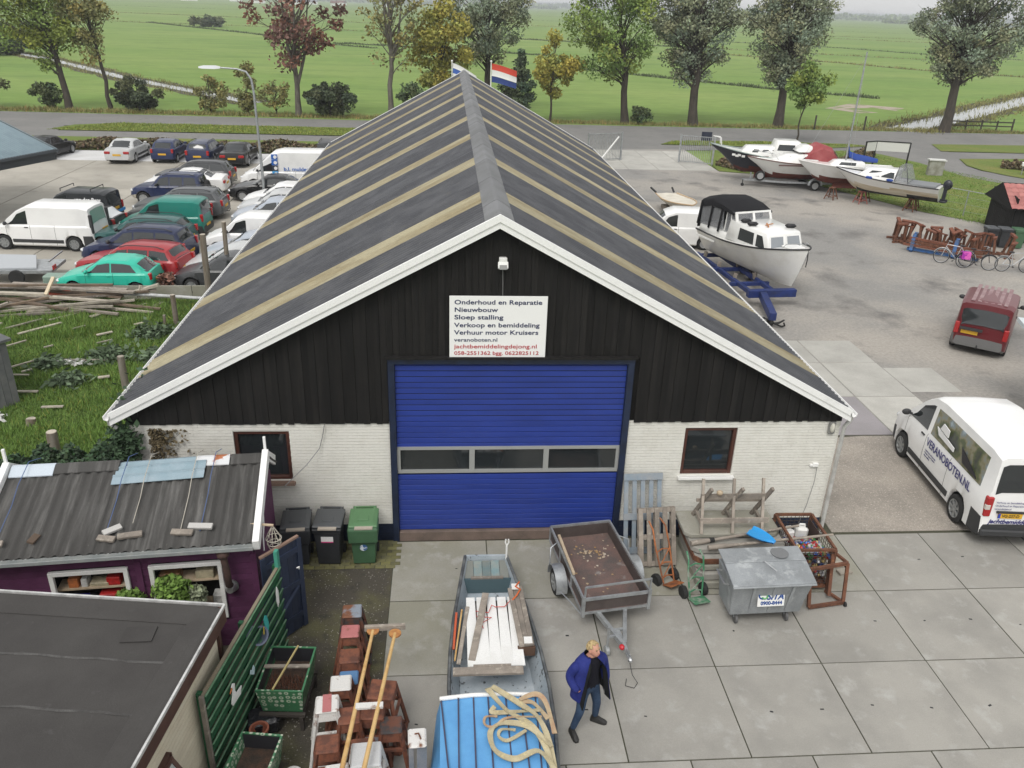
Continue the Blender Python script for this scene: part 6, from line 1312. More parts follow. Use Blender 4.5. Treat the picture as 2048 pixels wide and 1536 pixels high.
web = M('yellow_webbing', (.46, .405, .265), .9, col2=(.34, .29, .185), scale=7, col3=(.55, .47, .26), scale3=14, bump=.3); webr = M('rusty_webbing', (.38, .24, .15), .9, col2=(.46, .38, .24), scale=5)
def ribbon(pts, w, m, label, flat=True):
    P = [Vector(p) for p in pts]; Q = []
    for i in range(len(P)-1):          # Catmull-Rom
        a, b, c, d = P[max(i-1, 0)], P[i], P[i+1], P[min(i+2, len(P)-1)]
        for k in range(7):
            t_ = k/7; Q.append(.5*((2*b)+(c-a)*t_+(2*a-5*b+4*c-d)*t_**2+(3*b-a-3*c+d)*t_**3))
    Q.append(P[-1]); rows = []
    for i, p in enumerate(Q):
        d = (Q[min(i+1, len(Q)-1)]-Q[max(i-1, 0)]).normalized(); s = Vector((-d.y, d.x, 0)); s = s.normalized() if s.length > .1 else Vector((1, 0, 0))
        tl = .5*math.sin(i*.35); n_ = Vector((0, 0, 1)); s2 = s*math.cos(tl)+n_*math.sin(tl)*.7
        rows.append([p+s2*w/2+n_*.008, p-s2*w/2+n_*.008, p-s2*w/2-n_*.006, p+s2*w/2-n_*.006])
    return tag(MB().loft(rows).build('lifting_strap', m, smooth=50), label, 'strap', 'lifting straps lying on the blue cover')
Z = 1.02
ribbon([(-.60, -5.30, Z+.03), (-.2, -5.65, Z+.02), (.05, -5.95, Z+.04), (.18, -6.35, .95), (.22, -6.9, .8)], .085, web, 'wide yellow lifting strap running diagonally over the blue cover to its corner')
ribbon([(-.66, -5.36, Z), (-.66, -5.42, Z+.08), (-.4, -5.75, Z), (-.05, -6.1, Z+.03), (.14, -6.5, .95), (.2, -7.0, .8)], .085, web, 'second yellow lifting strap folded back beside the diagonal one')
ribbon([(.20, -5.9, .98), (.0, -5.62, Z), (-.22, -5.60, Z+.02), (.05, -5.5, Z+.05), (.2, -5.62, 1.0), (.28, -6.1, .9)], .08, webr, 'reddish end of a lifting strap at the far corner of the blue cover')
ribbon([(.1, -5.78, Z+.02), (-.25, -5.78, Z), (-.62, -5.78, Z), (-.58, -5.70, Z+.03)], .07, web, 'short rusty yellow strap end on the middle of the blue cover')
ribbon([(.22, -6.75, .9), (.0, -6.5, Z), (-.35, -6.62, Z), (-.62, -6.45, Z), (-.66, -6.12, Z), (-.45, -5.98, Z), (-.1, -6.1, Z+.03), (.2, -6.4, .98)], .085, web, 'big open loop of yellow lifting strap on the blue cover')
ribbon([(-.30, -6.12, Z), (-.50, -6.1, Z), (-.55, -6.22, Z), (-.42, -6.30, Z), (-.15, -6.15, Z+.02)], .05, web, 'small narrow loop of strap inside the big one')
ribbon([(-.55, -5.86, Z), (-.72, -5.86, Z), (-.74, -6.0, Z), (-.6, -6.05, Z), (-.4, -5.9, Z+.01), (.1, -5.92, Z+.03)], .04, webr, 'narrow strap loop at the middle seam of the blue cover')
# ================================================================== FRONT RIGHT: trailer, slabs, container, crate, person
brownply = M('brown_ply', (.062, .048, .044), .7, col2=(.085, .068, .062), scale=3, bump=.1)
floorply = M('worn_trailer_floor', (.155, .098, .085), .85, col2=(.095, .078, .072), scale=2.6, col3=(.27, .25, .235), scale3=3.2, lo3=.60, hi3=.74, grain=.25, gscale=50)
t = thing('box_trailer', 'galvanised box trailer with brown boards and drawbar in front of the blue door', 'trailer', (1.66, -1.74, 0), R(-81.5))
L2, W2, ZF, ZT = 1.16, .64, .46, .76      # local +x points to the drawbar
MB().box((0, 0, ZF), (2*L2, 2*W2, .03)).build('floor', floorply, t)
for s in (-1, 1): MB().box((0, s*(W2-.02), ZF+.14), (2*L2-.05, .02, .26)).build('side_board', brownply, t)
for s in (-1, 1): MB().box((s*(L2-.02), 0, ZF+.14), (.02, 2*W2-.05, .26)).build('end_board', brownply, t)
f = MB()
for s in (-1, 1):
    f.bar((-L2, s*W2, ZT), (L2, s*W2, ZT), .035).bar((-L2, s*W2, ZF+.27), (L2, s*W2, ZF+.27), .03).bar((-L2, s*W2, ZF-.02), (L2, s*W2, ZF-.02), .045).bar((s*L2, -W2, ZT), (s*L2, W2, ZT), .035).bar((s*L2, -W2, ZF+.27), (s*L2, W2, ZF+.27), .03).bar((s*L2, -W2, ZF-.02), (s*L2, W2, ZF-.02), .045)
    for x in (-L2, -.4, .4): f.bar((x, s*W2, ZF-.03), (x, s*W2, ZT), .035)
    f.bar((L2, s*W2, ZF-.10), (L2, s*W2, ZT+.06), .06)
f.bar((L2, 0, ZF-.02), (L2, 0, ZT), .03).bar((L2, W2, ZT), (L2+.02, W2, ZT+.42), .03).bar((L2-.02, -W2+.12, ZT+.18), (L2+.02, W2, ZT+.36), .03) if False else None
f.bar((L2, W2, ZT), (L2, W2, ZT+.30), .03).bar((L2, -W2+.02, ZT), (L2, -W2+.02, ZT+.26), .03).bar((L2, -W2+.02, ZT+.26), (L2, W2, ZT+.28), .03)
f.build('frame', galv, t)
d = MB()
d.bar((.55, -.46, ZF-.08), (2.02, -.17, .40), .07, .09).bar((L2-.1, .22, ZF-.08), (2.02, -.13, .40), .07, .09).bar((1.66, -.26, .40), (1.66, .02, .40), .05).bar((1.98, -.15, .41), (2.40, -.18, .42), .06).bar((1.65, -.14, .40), (1.95, -.15, .40), .08, .03)
d.build('drawbar', galv, t)
MB().ell((2.42, -.18, .42), (.07, .045, .05)).bar((2.23, -.17, .46), (2.38, -.18, .50), .03).build('hitch', steel, t); MB().ell((2.12, -.22, .43), (.06, .05, .05)).build('red_knob', M('red_plastic', (.5, .02, .03), .4), t)
MB().tube([(1.8, -.36, .62), (1.8, -.36, .10)], .025, 6).bar((1.8, -.2, .40), (1.8, -.37, .40), .04).lathe([(.02, -.03), (.09, -.03), (.09, .03), (.02, .03)], 12, c=(1.8, -.36, .09), axis='Y').build('jockey_wheel', galv, t)
MB().tube([(2.38, -.18, .4), (2.46, -.12, .1), (2.58, -.06, .02), (2.68, -.16, .02), (2.6, -.29, .02), (2.46, -.22, .03)], .006, 5).build('safety_cable', black, t, smooth=60)
for s in (-1, 1):
    w = link('wheel', wheel_meshes(.27, .16, hub_m, ('wheel', .27, hub_m.name))[0], t, (-.02, s*(W2+.15), .27), rz=0 if s > 0 else math.pi); link('rim', CARS[('wheel', .27, hub_m.name)][1], w)
    m_ = MB().loft([[(-.02+r_*math.cos(R(a)), s*(W2+.04), .28+r_*math.sin(R(a))) for r_ in (.33, .345)]+[(-.02+r_*math.cos(R(a)), s*(W2+.26), .28+r_*math.sin(R(a))) for r_ in (.345, .33)] for a in range(-10, 191, 15)]); m_.build('mudguard', galv, t, smooth=40)
    MB().tube([(.38, s*(W2+.20), .34), (.75, s*(W2+.12), ZF-.06), (L2-.02, s*(W2+.02), ZF-.06)], .014, 6).build('guard_rail', galv, t, smooth=60)
    MB().tube([(-.42, s*(W2+.2), .34), (-.48, s*(W2+.18), .75), (-.6, s*(W2+.02), ZT)], .014, 6).build('guard_rail', galv, t, smooth=60)
tag(MB().bar((.98, -1.05, .80), (1.10, -2.35, .84), .05, .04).build('plank', palewood), 'thin pale plank leaning along the side of the box trailer', 'plank')
V = []; F = []
for k in range(70):
    x, y = 1.62+random.gauss(.05, .16), -1.25+random.gauss(0, .10); a = random.random()*6.3; s = random.uniform(.015, .035); o = len(V)
    if random.random() < .35: x, y = random.uniform(1.15, 2.2), random.uniform(-2.8, -.8)
    V += [(x+s*math.cos(a+q*1.57), y+s*math.sin(a+q*1.57), .48+random.uniform(0, .015)) for q in range(4)]; F.append((o, o+1, o+2, o+3))
np_mesh('fallen_leaves', V, F, M('dead_leaf', (.32, .19, .07), .9, col2=(.5, .45, .38), scale=3, world=True), kind='stuff')
# pallets
def pallet(label, loc, rz, lean, L, Wd, wood, nd=5):
    t = thing('pallet', label, 'pallet', loc, 0, 'pallets leaning on the white wall'); t.rotation_euler = (R(lean), 0, R(rz))
    for k in range(nd): MB().box((-Wd/2+.05+(Wd-.1)*k/(nd-1), -.07, L/2), (.095, .02, L)).build('board', wood, t)
    for z in (.05, L/2, L-.05): MB().box((0, -.02, z), (Wd, .075, .095)).build('bearer', wood, t)
    for k in range(3): MB().box((-Wd/2+.05+(Wd-.1)*k/2, .03, L/2), (.095, .02, L)).build('back_board', wood, t)
    return t
pallet('grey weathered pallet leaning on the wall behind the hand trucks', (3.08, -1.06, .02), 4, -22, 1.22, .80, oldwood)
pbl = M('blue_grey_paint', (.22, .27, .32), .8, col2=(.28, .30, .32), scale=4, bump=.2)
t = thing('slatted_panel', 'tall blue grey slatted panel behind the weathered pallet', 'pallet', (2.86, -.62, .02), 0); t.rotation_euler = (R(-18), 0, R(2))
for k in range(5): MB().box((-.36+.18*k, 0, .85), (.09, .03, 1.7)).build('slat', pbl, t)
for z in (.06, .8, 1.66): MB().box((0, -.03, z), (.84, .03, .14)).build('rail', pbl, t)
# hand trucks
def handtruck(label, p, rz, lean, m, h=1.2):
    t = thing('hand_truck', label, 'hand truck', p, 0); t.rotation_euler = (R(lean), 0, R(rz)); f = MB()
    for s in (-1, 1): f.tube([(s*.13, 0, .05), (s*.17, 0, h*.6), (s*.16, .0, h*.9), (s*.14, .12, h*1.02)], .018, 7)
    for z in (.15, .42, .70): f.tube([(-.15, 0, z), (0, .03, z+.03), (.15, 0, z)], .014, 6)
    f.tube([(-.13, 0, .42), (.15, 0, .70)], .012, 6).tube([(-.13, 0, .15), (.14, 0, .42)], .012, 6).box((0, -.14, .03), (.34, .28, .015)); f.build('frame', m, t, smooth=50)
    for s in (-1, 1): MB().lathe([(.03, -.04), (.09, -.05), (.125, -.045), (.135, 0), (.125, .045), (.09, .05), (.03, .04)], 18, c=(s*.22, .10, .13), axis='X').build('wheel', rubber, t, smooth=40)
    return t
handtruck('orange rusty hand truck leaning against the weathered pallet', (3.20, -1.66, 0), 24, -26, M('orange_rust_paint', (.38, .13, .04), .7, col2=(.18, .07, .035), scale=7), 1.3)
handtruck('small green hand truck leaning on the stack of concrete slabs', (3.62, -2.12, .0), 12, -14, M('green_enamel', (.05, .20, .10), .55, col2=(.3, .33, .28), scale=5, lo=.5, hi=.65), .95)
# stack of slabs
for i, (x0, x1, y0, y1, z, h, m, lab) in enumerate(((3.72, 5.66, -1.86, -.30, .02, .15, conc_moss, 'lowest thick concrete slab of the stack by the wall'), (3.72, 5.64, -1.80, -.32, .19, .15, conc, 'second concrete slab from the ground in the stack by the wall'), (3.70, 5.62, -1.72, -.34, .37, .11, conc_moss, 'third concrete slab in the stack, under the rust edged one'), (3.68, 5.60, -1.66, -.34, .50, .10, None, 'rust edged concrete slab in the middle of the stack'), (3.64, 5.60, -1.52, -.34, .63, .12, conc, 'chipped concrete slab near the top of the stack'), (3.56, 5.58, -1.18, -.30, .77, .09, conc_moss, 'top concrete slab under the sawhorse'))):
    mm = m or conc; b = MB().prism([(x0, y0+.12, z), (x0+.12, y0, z), (x1-.12, y0, z), (x1, y0+.12, z), (x1, y1, z), (x0, y1, z)], (0, 0, h))
    o = b.build('concrete_slab', mm, bevel=.012); tag(o, lab, 'slab', 'stacked concrete slabs')
    if m is None:
        MB().bar((x0+.0, y1, z+h/2), (x0-.01, y0+.12, z+h/2), .03, h+.01).bar((x0, y0+.12, z+h/2), (x0+.12, y0-.01, z+h/2), .03, h+.01).bar((x0+.12, y0-.01, z+h/2), (x1-.12, y0-.01, z+h/2), .03, h+.01).build('steel_edge', rust, o)
# sawhorse with three crosses
sh = thing('sawhorse', 'long grey wooden sawhorse of three crosses standing on the slab stack', 'sawhorse', (0, 0, 0))
for x in (3.95, 4.60, 5.22):
    MB().bar((x-.06, -1.16, .86), (x+.02, -.62, 1.84), .055, .075).build('leg', oldwood, sh); MB().bar((x-.04, -.46, .86), (x+.10, -.96, 1.80), .055, .075).build('leg', oldwood, sh)
    MB().bar((x-.02, -.52, 1.02), (x-.03, -1.06, 1.02), .05, .08).build('tie', oldwood, sh)
MB().bar((3.86, -1.05, 1.10), (5.30, -1.07, 1.11), .03, .12).build('rail', oldwood, sh); MB().bar((3.9, -.80, 1.52), (5.3, -.82, 1.53), .035, .12).build('rail', oldwood, sh); MB().bar((3.9, -.58, 1.30), (5.25, -.60, 1.30), .035, .07).build('rail', oldwood, sh)
tag(MB().ell((4.28, -.82, 1.62), (.07, .06, .06), 10, 7).build('round_block', palewood, smooth=50), 'small round wood block sitting on the sawhorse rail', 'block')
for i, (a, b, lab) in enumerate((((3.62, -1.40, .80), (5.95, -1.10, .98), 'long grey oar with a dark collar lying across the slab stack, behind the other'), ((3.92, -1.58, .82), (6.50, -1.50, 1.03), 'long grey oar lying across the slab stack to the mesh crate, in front'))):
    a, b = Vector(a), Vector(b); t = thing('oar', lab, 'oar', (0, 0, 0), 0, 'oars lying on the slab stack')
    MB().tube([a, a.lerp(b, .12), a.lerp(b, .2), b], [.055, .055, .034, .026], 8).build('shaft', oldwood, t, smooth=60)
    if i == 0: MB().tube([a.lerp(b, .17), a.lerp(b, .21)], .05, 10).build('collar', rubber, t)
bs = thing('shovel_blade', 'bright blue plastic shovel blade lying on the oars', 'shovel', (5.02, -1.50, .98), R(-48))
rows = []
for i in range(7):
    u = i/6; w_ = .19*math.sin(math.pi*(.35+.6*u))**.7; rows.append([(-.28+.56*u, -w_, .05-.02*u), (-.28+.56*u, -w_*.5, .0), (-.28+.56*u, 0, .035), (-.28+.56*u, w_*.5, .0), (-.28+.56*u, w_, .05-.02*u)])
b = MB().loft(rows, closed=False, cap0=False, cap1=False); b.loft([[(x, y, z+.018) for x, y, z in r_] for r_ in rows], closed=False, cap0=False, cap1=False); b.build('blade', M('bright_blue_plastic', (.03, .30, .68), .35), bs, smooth=50)
# container
gv = M('weathered_zinc', (.34, .36, .375), .55, metal=.35, col2=(.25, .265, .275), scale=2.2, stretch=(1, 1, .5), col3=(.46, .48, .49), scale3=4, lo3=.56, hi3=.7, grain=.15, bump=.08)
ct = thing('waste_container', 'grey galvanised wheeled waste container with a white label', 'container', (4.70, -2.60, 0), R(2))
MB().loft([[(-w, -d0, z), (w, -d0, z), (w, d1, z), (-w, d1, z)] for w, d0, d1, z in ((.69, .28, .34, .24), (.72, .32, .36, .55), (.775, .42, .42, 1.04))]).build('body', gv, ct, bevel=.015)
for x in (-.35, .05, .42): MB().bar((x*.92, -.293, .30), (x, -.415, 1.0), .05, .012).build('rib', gv, ct)
MB().prism([(-.80, -.46, 1.03), (.80, -.46, 1.03), (.80, .06, 1.16), (-.80, .06, 1.16)], (0, 0, .03)).build('front_lid', gv, ct, bevel=.008); MB().prism([(-.80, .065, 1.165), (.80, .065, 1.165), (.80, .46, 1.20), (-.80, .46, 1.20)], (0, 0, .03)).build('rear_lid', gv, ct, bevel=.008)
MB().lathe([(0, 0), (.17, 0), (.17, .008), (0, .008)], 20, c=(.35, .27, 1.218)).build('lid_patch', M('dull_patch', (.17, .175, .18), .8, col2=(.32, .14, .06), scale=3, lo=.66, hi=.7), ct)
MB().tube([(-.80, -.46, 1.02), (.80, -.46, 1.02)], .022, 7).build('lid_rim', gv, ct); MB().tube([(-.05, .07, 1.18), (-.05, .0, 1.24), (.12, -.2, 1.16)], .010, 5).build('lid_rod', steel, ct)
for s in (-1, 1): MB().tube([(s*.77, -.2, .9), (s*.87, -.2, .93), (s*.87, .2, .95), (s*.77, .2, .92)], .018, 6).build('side_handle', steel, ct)
for sx in (-.50, .50):
    for sy in (-.14, .22):
        c_ = MB().bar((sx, sy, .26), (sx-.03, sy-.05, .12), .07, .05).build('caster', gv, ct); MB().lathe([(.02, -.025), (.07, -.03), (.095, -.02), (.095, .02), (.07, .03), (.02, .025)], 16, c=(sx-.03, sy-.06, .095), axis='X').build('wheel', M('grey_rubber', (.10, .10, .10), .7), c_, smooth=40)
lb = MB().box((0, 0, 0), (.52, .01, .34)).build('label', white, ct, loc=(.02, -.362, .68), rot=(R(-11.5), 0, 0))
sb_, sg_ = M('print_logo_blue', (.01, .06, .25), .5, grain=0), M('print_logo_green', (.10, .36, .12), .5, grain=0)
text('SITA', .17, sb_, lb, (-.09, -.008, -.03), bold=.006, width=.33, shear=.25); text('0900-8444', .10, sb_, lb, (-.20, -.008, -.135), bold=.004, width=.42)
MB().tube([(-.17+.07*math.cos(a), -.008, .06+.07*math.sin(a)) for a in [R(60+k*20) for k in range(12)]], .016, 5).build('logo_swirl', sb_, lb, smooth=60); MB().tube([(-.13+.05*math.cos(a), -.010, .04+.05*math.sin(a)) for a in [R(200+k*20) for k in range(10)]], .016, 5).build('logo_swirl', sg_, lb, smooth=60)
# wire crate full of cans
cg = thing('mesh_crate', 'rusty steel mesh crate full of cans and jerrycans at the barn corner', 'crate', (5.98, -1.34, 0), R(-1))
f = MB(); cw, cl_ = .39, .62
for sx in (-1, 1):
    for sy in (-1, 1): f.bar((sx*cw, sy*cl_, .05), (sx*cw, sy*cl_, 1.0), .055)
    for z in (.12, 1.0): f.bar((sx*cw, -cl_, z), (sx*cw, cl_, z), .05).bar((-cw, sx*cl_, z), (cw, sx*cl_, z), .05)
f.build('frame', rust, cg)
wr = M('dark_wire', (.06, .045, .04), .7); g = MB()
for k in range(1, 11):
    z = .12+.08*k
    for s in (-1, 1): g.bar((s*cw, -cl_, z), (s*cw, cl_, z), .008).bar((-cw, s*cl_, z), (cw, s*cl_, z), .008)
for k in range(1, 9):
    for s in (-1, 1): g.bar((-cw+.087*k, s*cl_, .12), (-cw+.087*k, s*cl_, 1.0), .008)
for k in range(1, 14):
    for s in (-1, 1): g.bar((s*cw, -cl_+.089*k, .12), (s*cw, -cl_+.089*k, 1.0), .008)
tag(g.build('wire_mesh', wr, cg), kind='stuff'); MB().box((0, 0, .10), (.76, 1.2, .02)).build('base', rust, cg); MB().box((cw-.06, .28, .74), (.02, .5, .4)).build('plate', M('dark_rust_plate', (.05, .03, .025), .8), cg)
can_cols = [M('can_'+n, c, .35, metal=.4) for n, c in (('silver', (.5, .5, .52)), ('blue', (.04, .10, .35)), ('red', (.40, .04, .04)), ('green', (.06, .22, .08)), ('gold', (.4, .3, .12)))]
g = MB()
for k in range(420):
    x, y = random.uniform(-.33, .33), random.uniform(-.56, .25); zt = .82-.5*max(0, y+.1); z = random.choice((zt, random.uniform(.2, zt))) if abs(x) < .27 and abs(y) < .5 else random.uniform(.16, zt)
    r3 = Euler((random.random()*3, random.random()*3, 0)).to_matrix(); g.lathe([(.026, -.055), (.033, -.045), (.033, .045), (.026, .055)], 7, c=(x, y, z), rot=r3, m=random.randrange(5))
tag(g.build('cans', can_cols, loc=(5.98, -1.34, 0)), 'drink cans filling the rusty mesh crate', 'cans', kind='stuff')
def jerry(label, loc, rz):
    t = thing('jerrycan', label, 'jerrycan', loc, rz, 'jerrycans in the mesh crate'); MB().box((0, 0, .16), (.26, .2, .32)).build('body', white, t, bevel=.04); MB().tube([(-.07, 0, .32), (-.05, 0, .38), (.05, 0, .38), (.07, 0, .32)], .018, 6).build('handle', white, t); MB().lathe([(0, 0), (.03, 0), (.03, .04), (0, .04)], 10, c=(.09, 0, .32)).build('cap', black, t)
jerry('white jerrycan in the mesh crate at the wall corner, nearer the sawhorse', (5.80, -.98, .5), .2); jerry('white jerrycan in the mesh crate nearest the downpipe', (6.10, -.96, .54), -.15)
fr = thing('wheeled_rack', 'rusty brown steel frame on small wheels beside the container', 'frame', (0, 0, 0))
P4 = [(5.75, -2.28, .78), (6.55, -2.16, .82), (6.50, -2.40, .06), (5.75, -2.52, .06)]; b = MB()
for a, c_ in zip(P4, P4[1:]+P4[:1]): b.bar(a, c_, .06)
b.bar((6.35, -1.85, .9), (6.28, -2.18, .08), .06, .22).bar((6.35, -1.85, .9), (6.55, -2.16, .82), .05).bar((6.28, -2.05, .08), (6.5, -2.4, .06), .05); b.build('frame', rust, fr)
for p in ((6.54, -2.15, .75), (6.52, -2.45, .05)): MB().lathe([(0, -.02), (.05, -.02), (.05, .02), (0, .02)], 10, c=p, axis='X').build('wheel', rubber, fr)
# drain grate and loose bricks at the wall corner
t = tag(MB().box((2.62, -.62, .004), (.42, .30, .03)).build('drain_grate', M('cast_iron', (.03, .028, .027), .7)), 'cast iron drain grate at the foot of the wall beside the pallets', 'grate')
for k in range(9): MB().box((2.44+.045*k, -.62, .022), (.018, .28, .012)).build('bar', MATS['cast_iron'], t)
pb_ = M('pale_paver', (.40, .36, .30), .9, col2=(.30, .27, .23), scale=4, rnd=.25)
for k, (x, y, a) in enumerate(((6.75, -.72, 8), (6.85, -.95, 10), (6.93, -1.18, 6), (6.98, -1.42, 10), (6.72, -1.05, 12))):
    tag(MB().box((0, 0, .03), (.30, .16, .07)).build('paving_brick', pb_, loc=(x, y, 0), rz=R(a), bevel=.008), ['pale paving brick in the short line beside the mesh crate, nearest the wall', 'second pale paving brick from the wall beside the mesh crate', 'third pale paving brick from the wall beside the mesh crate', 'pale paving brick beside the mesh crate farthest from the wall', 'pale paving brick touching the mesh crate'][k], 'brick', 'loose bricks beside the mesh crate')
# ------------------------------------------------------------------ the man
def skin(name, verts, edges, rad, mats, parent, root=0, sub=2, smooth=True):
    me = bpy.data.meshes.new(name); me.from_pydata(verts, edges, []); tmp = bpy.data.objects.new(name, me); COL.objects.link(tmp)
    sk = tmp.modifiers.new('s', 'SKIN'); sk.use_smooth_shade = True
    for i, v in enumerate(me.skin_vertices[0].data): v.radius = rad[i] if isinstance(rad[i], tuple) else (rad[i], rad[i]); v.use_root = (i == root)
    ss = tmp.modifiers.new('u', 'SUBSURF'); ss.levels = sub; ss.render_levels = sub
    bpy.context.view_layer.update(); m2 = bpy.data.meshes.new_from_object(tmp.evaluated_get(bpy.context.evaluated_depsgraph_get())); bpy.data.objects.remove(tmp); bpy.data.meshes.remove(me)
    m2.name = name; m2.materials.clear()
    for m in mats: m2.materials.append(m)
    m2.shade_smooth(); return link(name, m2, parent)
skin_m = M('skin', (.50, .27, .19), .55, grain=.05, col2=(.55, .25, .19), scale=9); jean = M('blue_jeans', (.028, .050, .095), .9, col2=(.045, .075, .13), scale=5, bump=.5, bscale=30, spec=.2); swt = M('black_sweater', (.012, .012, .018), .95, bump=.4, bscale=40, spec=.2)
jack = M('blue_work_jacket', (.016, .024, .145), .85, col2=(.026, .036, .19), scale=5, bump=.6, bscale=11, spec=.25); lin = M('dark_jacket_lining', (.016, .017, .018), .9, bump=.6, bscale=14, spec=.2); hair_m = M('sandy_hair', (.50, .38, .19), .7, col2=(.26, .18, .09), scale=26, bump=.6, bscale=60)
man = thing('person', 'man in an open blue work jacket, black sweater and jeans with hands in his pockets', 'person', (.93, -5.2, .0), R(24))
Vb = [(0, 0, .94), (0, .01, 1.12), (0, .02, 1.30), (0, .02, 1.44), (0, .0, 1.53), (0, -.03, 1.60), (-.10, .0, .88), (-.17, -.06, .50), (-.25, .0, .10), (.10, .0, .88), (.17, -.02, .50), (.22, .06, .10), (-.19, .02, 1.42), (-.31, .10, 1.16), (-.24, -.10, .96), (.19, .02, 1.42), (.31, .10, 1.16), (.24, -.10, .96)]
Eb = [(0, 1), (1, 2), (2, 3), (3, 4), (4, 5), (0, 6), (6, 7), (7, 8), (0, 9), (9, 10), (10, 11), (3, 12), (12, 13), (13, 14), (3, 15), (15, 16), (16, 17)]
Rb = [(.16, .12), (.16, .13), (.17, .13), (.13, .10), .06, .062, .10, .072, .052, .10, .072, .052, .058, .05, .04, .058, .05, .04]
body = skin('body', Vb, Eb, Rb, [swt, jean, skin_m], man)
for p in body.data.polygons:
    c = p.center
    p.material_index = 1 if c.z < .97 and abs(c.x) < .30 and not (abs(c.x) > .2 and c.z > .85) else (2 if c.z > 1.525 or (abs(c.x) > .19 and c.z < 1.0 and c.y < -.03) else 0)
# head with a face, turned towards its left
hdm = MB(); n, k = 16, 12
for i in range(k+1):
    tt = math.pi*i/k; z = -math.cos(tt); 
    for j in range(n):
        a = 2*math.pi*j/n; x, y = math.sin(tt)*math.cos(a), math.sin(tt)*math.sin(a)
        w = .082*(1 if z > -.1 else 1-.28*(-z-.1)); dpt = .10*(1.0 if y > 0 else .96)
        hdm.v.append((x*w, y*dpt-.012*(z < -.3 and y < 0), z*.125))
for i in range(k):
    for j in range(n): hdm.f.append((i*n+j, i*n+(j+1) % n, (i+1)*n+(j+1) % n, (i+1)*n+j)); hdm.m.append(0)
hdm.add([(-.012, -.092, .012), (.012, -.092, .012), (.019, -.098, -.030), (-.019, -.098, -.030), (0, -.122, -.026)], [(0, 1, 4), (1, 2, 4), (2, 3, 4), (3, 0, 4)])
for s in (-1, 1): hdm.ell((s*.083, .008, -.005), (.012, .022, .034), 8, 6)
hm = hdm.build('head', skin_m, man, smooth=60, loc=(0, -.035, 1.675), rot=(R(-14), 0, R(16)))
for s in (-1, 1): MB().ell((s*.031, -.090, .018), (.013, .008, .007), 8, 5).build('eye', M('eye_dark', (.03, .025, .02), .3), hm); MB().box((s*.033, -.094, .036), (.034, .012, .007), rot=(0, 0, s*.1)).build('eyebrow', hair_m, hm)
MB().box((0, -.092, -.062), (.046, .012, .010)).build('mouth', M('lips', (.30, .10, .08), .5), hm, bevel=.003)
hb = MB()
for i in range(90):
    a = random.uniform(0, 6.28); e = random.uniform(.15, 1.5); d_ = Vector((math.cos(a)*math.cos(e), math.sin(a)*math.cos(e), math.sin(e)))
    if d_.y < -.40 and d_.z < .78: continue
    if d_.z < .25 and d_.y < .0: continue
    hb.ell(Vector((d_.x*.080, d_.y*.098+.006, d_.z*.122+.004)), (.026, .026, .020), 7, 5)
hb.ell((0, .030, .035), (.087, .088, .098), 14, 8); hb.build('hair', hair_m, hm, smooth=60)
# jacket: an open shell round the torso with collar and sleeves
rings = []
for z, rx, ry, op, dy in ((.74, .29, .22, 50, .02), (.90, .285, .215, 46, .02), (1.10, .265, .20, 40, .025), (1.28, .255, .185, 34, .03), (1.40, .262, .178, 28, .03), (1.48, .205, .135, 24, .03), (1.52, .105, .095, 30, .025), (1.56, .115, .105, 38, .02)):
    row = []
    for q in range(25):
        a = R(-90+op)+(R(360-2*op))*q/24; wob = 1+.03*math.sin(a*5+z*9); row.append((rx*math.cos(a)*wob, ry*math.sin(a)*wob+dy, z))
    rings.append(row)
jk = MB().loft(rings, closed=False, cap0=False, cap1=False); jk.loft([[(x*.955, (y-.02)*.955+.02, z) for x, y, z in r_] for r_ in rings], closed=False, cap0=False, cap1=False, m=1)
for s, idx in ((-1, 24), (1, 0)):   # hanging front flaps, lining outwards
    fl_ = [[rings[i][idx] for i in range(6)], [(rings[i][idx][0]+s*(.03 if i < 4 else .015)-.0, rings[i][idx][1]-(.12-.012*i), rings[i][idx][2]-.03) for i in range(6)]]
    jk.loft(fl_, closed=False, cap0=False, cap1=False, m=1); jk.loft([[(x+s*.012, y, z) for x, y, z in r_] for r_ in fl_], closed=False, cap0=False, cap1=False, m=0 if s > 0 else 1)
jk.build('jacket', [jack, lin], man, smooth=60, fix=False)
for s in (-1, 1): skin('sleeve', [(s*.185, .03, 1.43), (s*.27, .07, 1.29), (s*.325, .11, 1.15), (s*.30, .0, 1.04), (s*.25, -.10, .96)], [(0, 1), (1, 2), (2, 3), (3, 4)], [.095, .088, .085, .076, .062], [jack], man)
for s, (ax, ay), fz in ((-1, (-.25, .0), -8), (1, (.22, .06), 42)):
    sm = MB().loft([[(-w, y, 0), (w, y, 0), (w, y, h*.6), (w*.6, y, h), (-w*.6, y, h), (-w, y, h*.6)] for y, w, h in ((.07, .03, .06), (.05, .042, .11), (-.03, .046, .11), (-.10, .050, .075), (-.17, .048, .055), (-.205, .026, .04))]); sm.build('shoe', M('black_shoe', (.02, .019, .018), .6), man, smooth=50, loc=(ax, ay, .0), rz=R(fz))
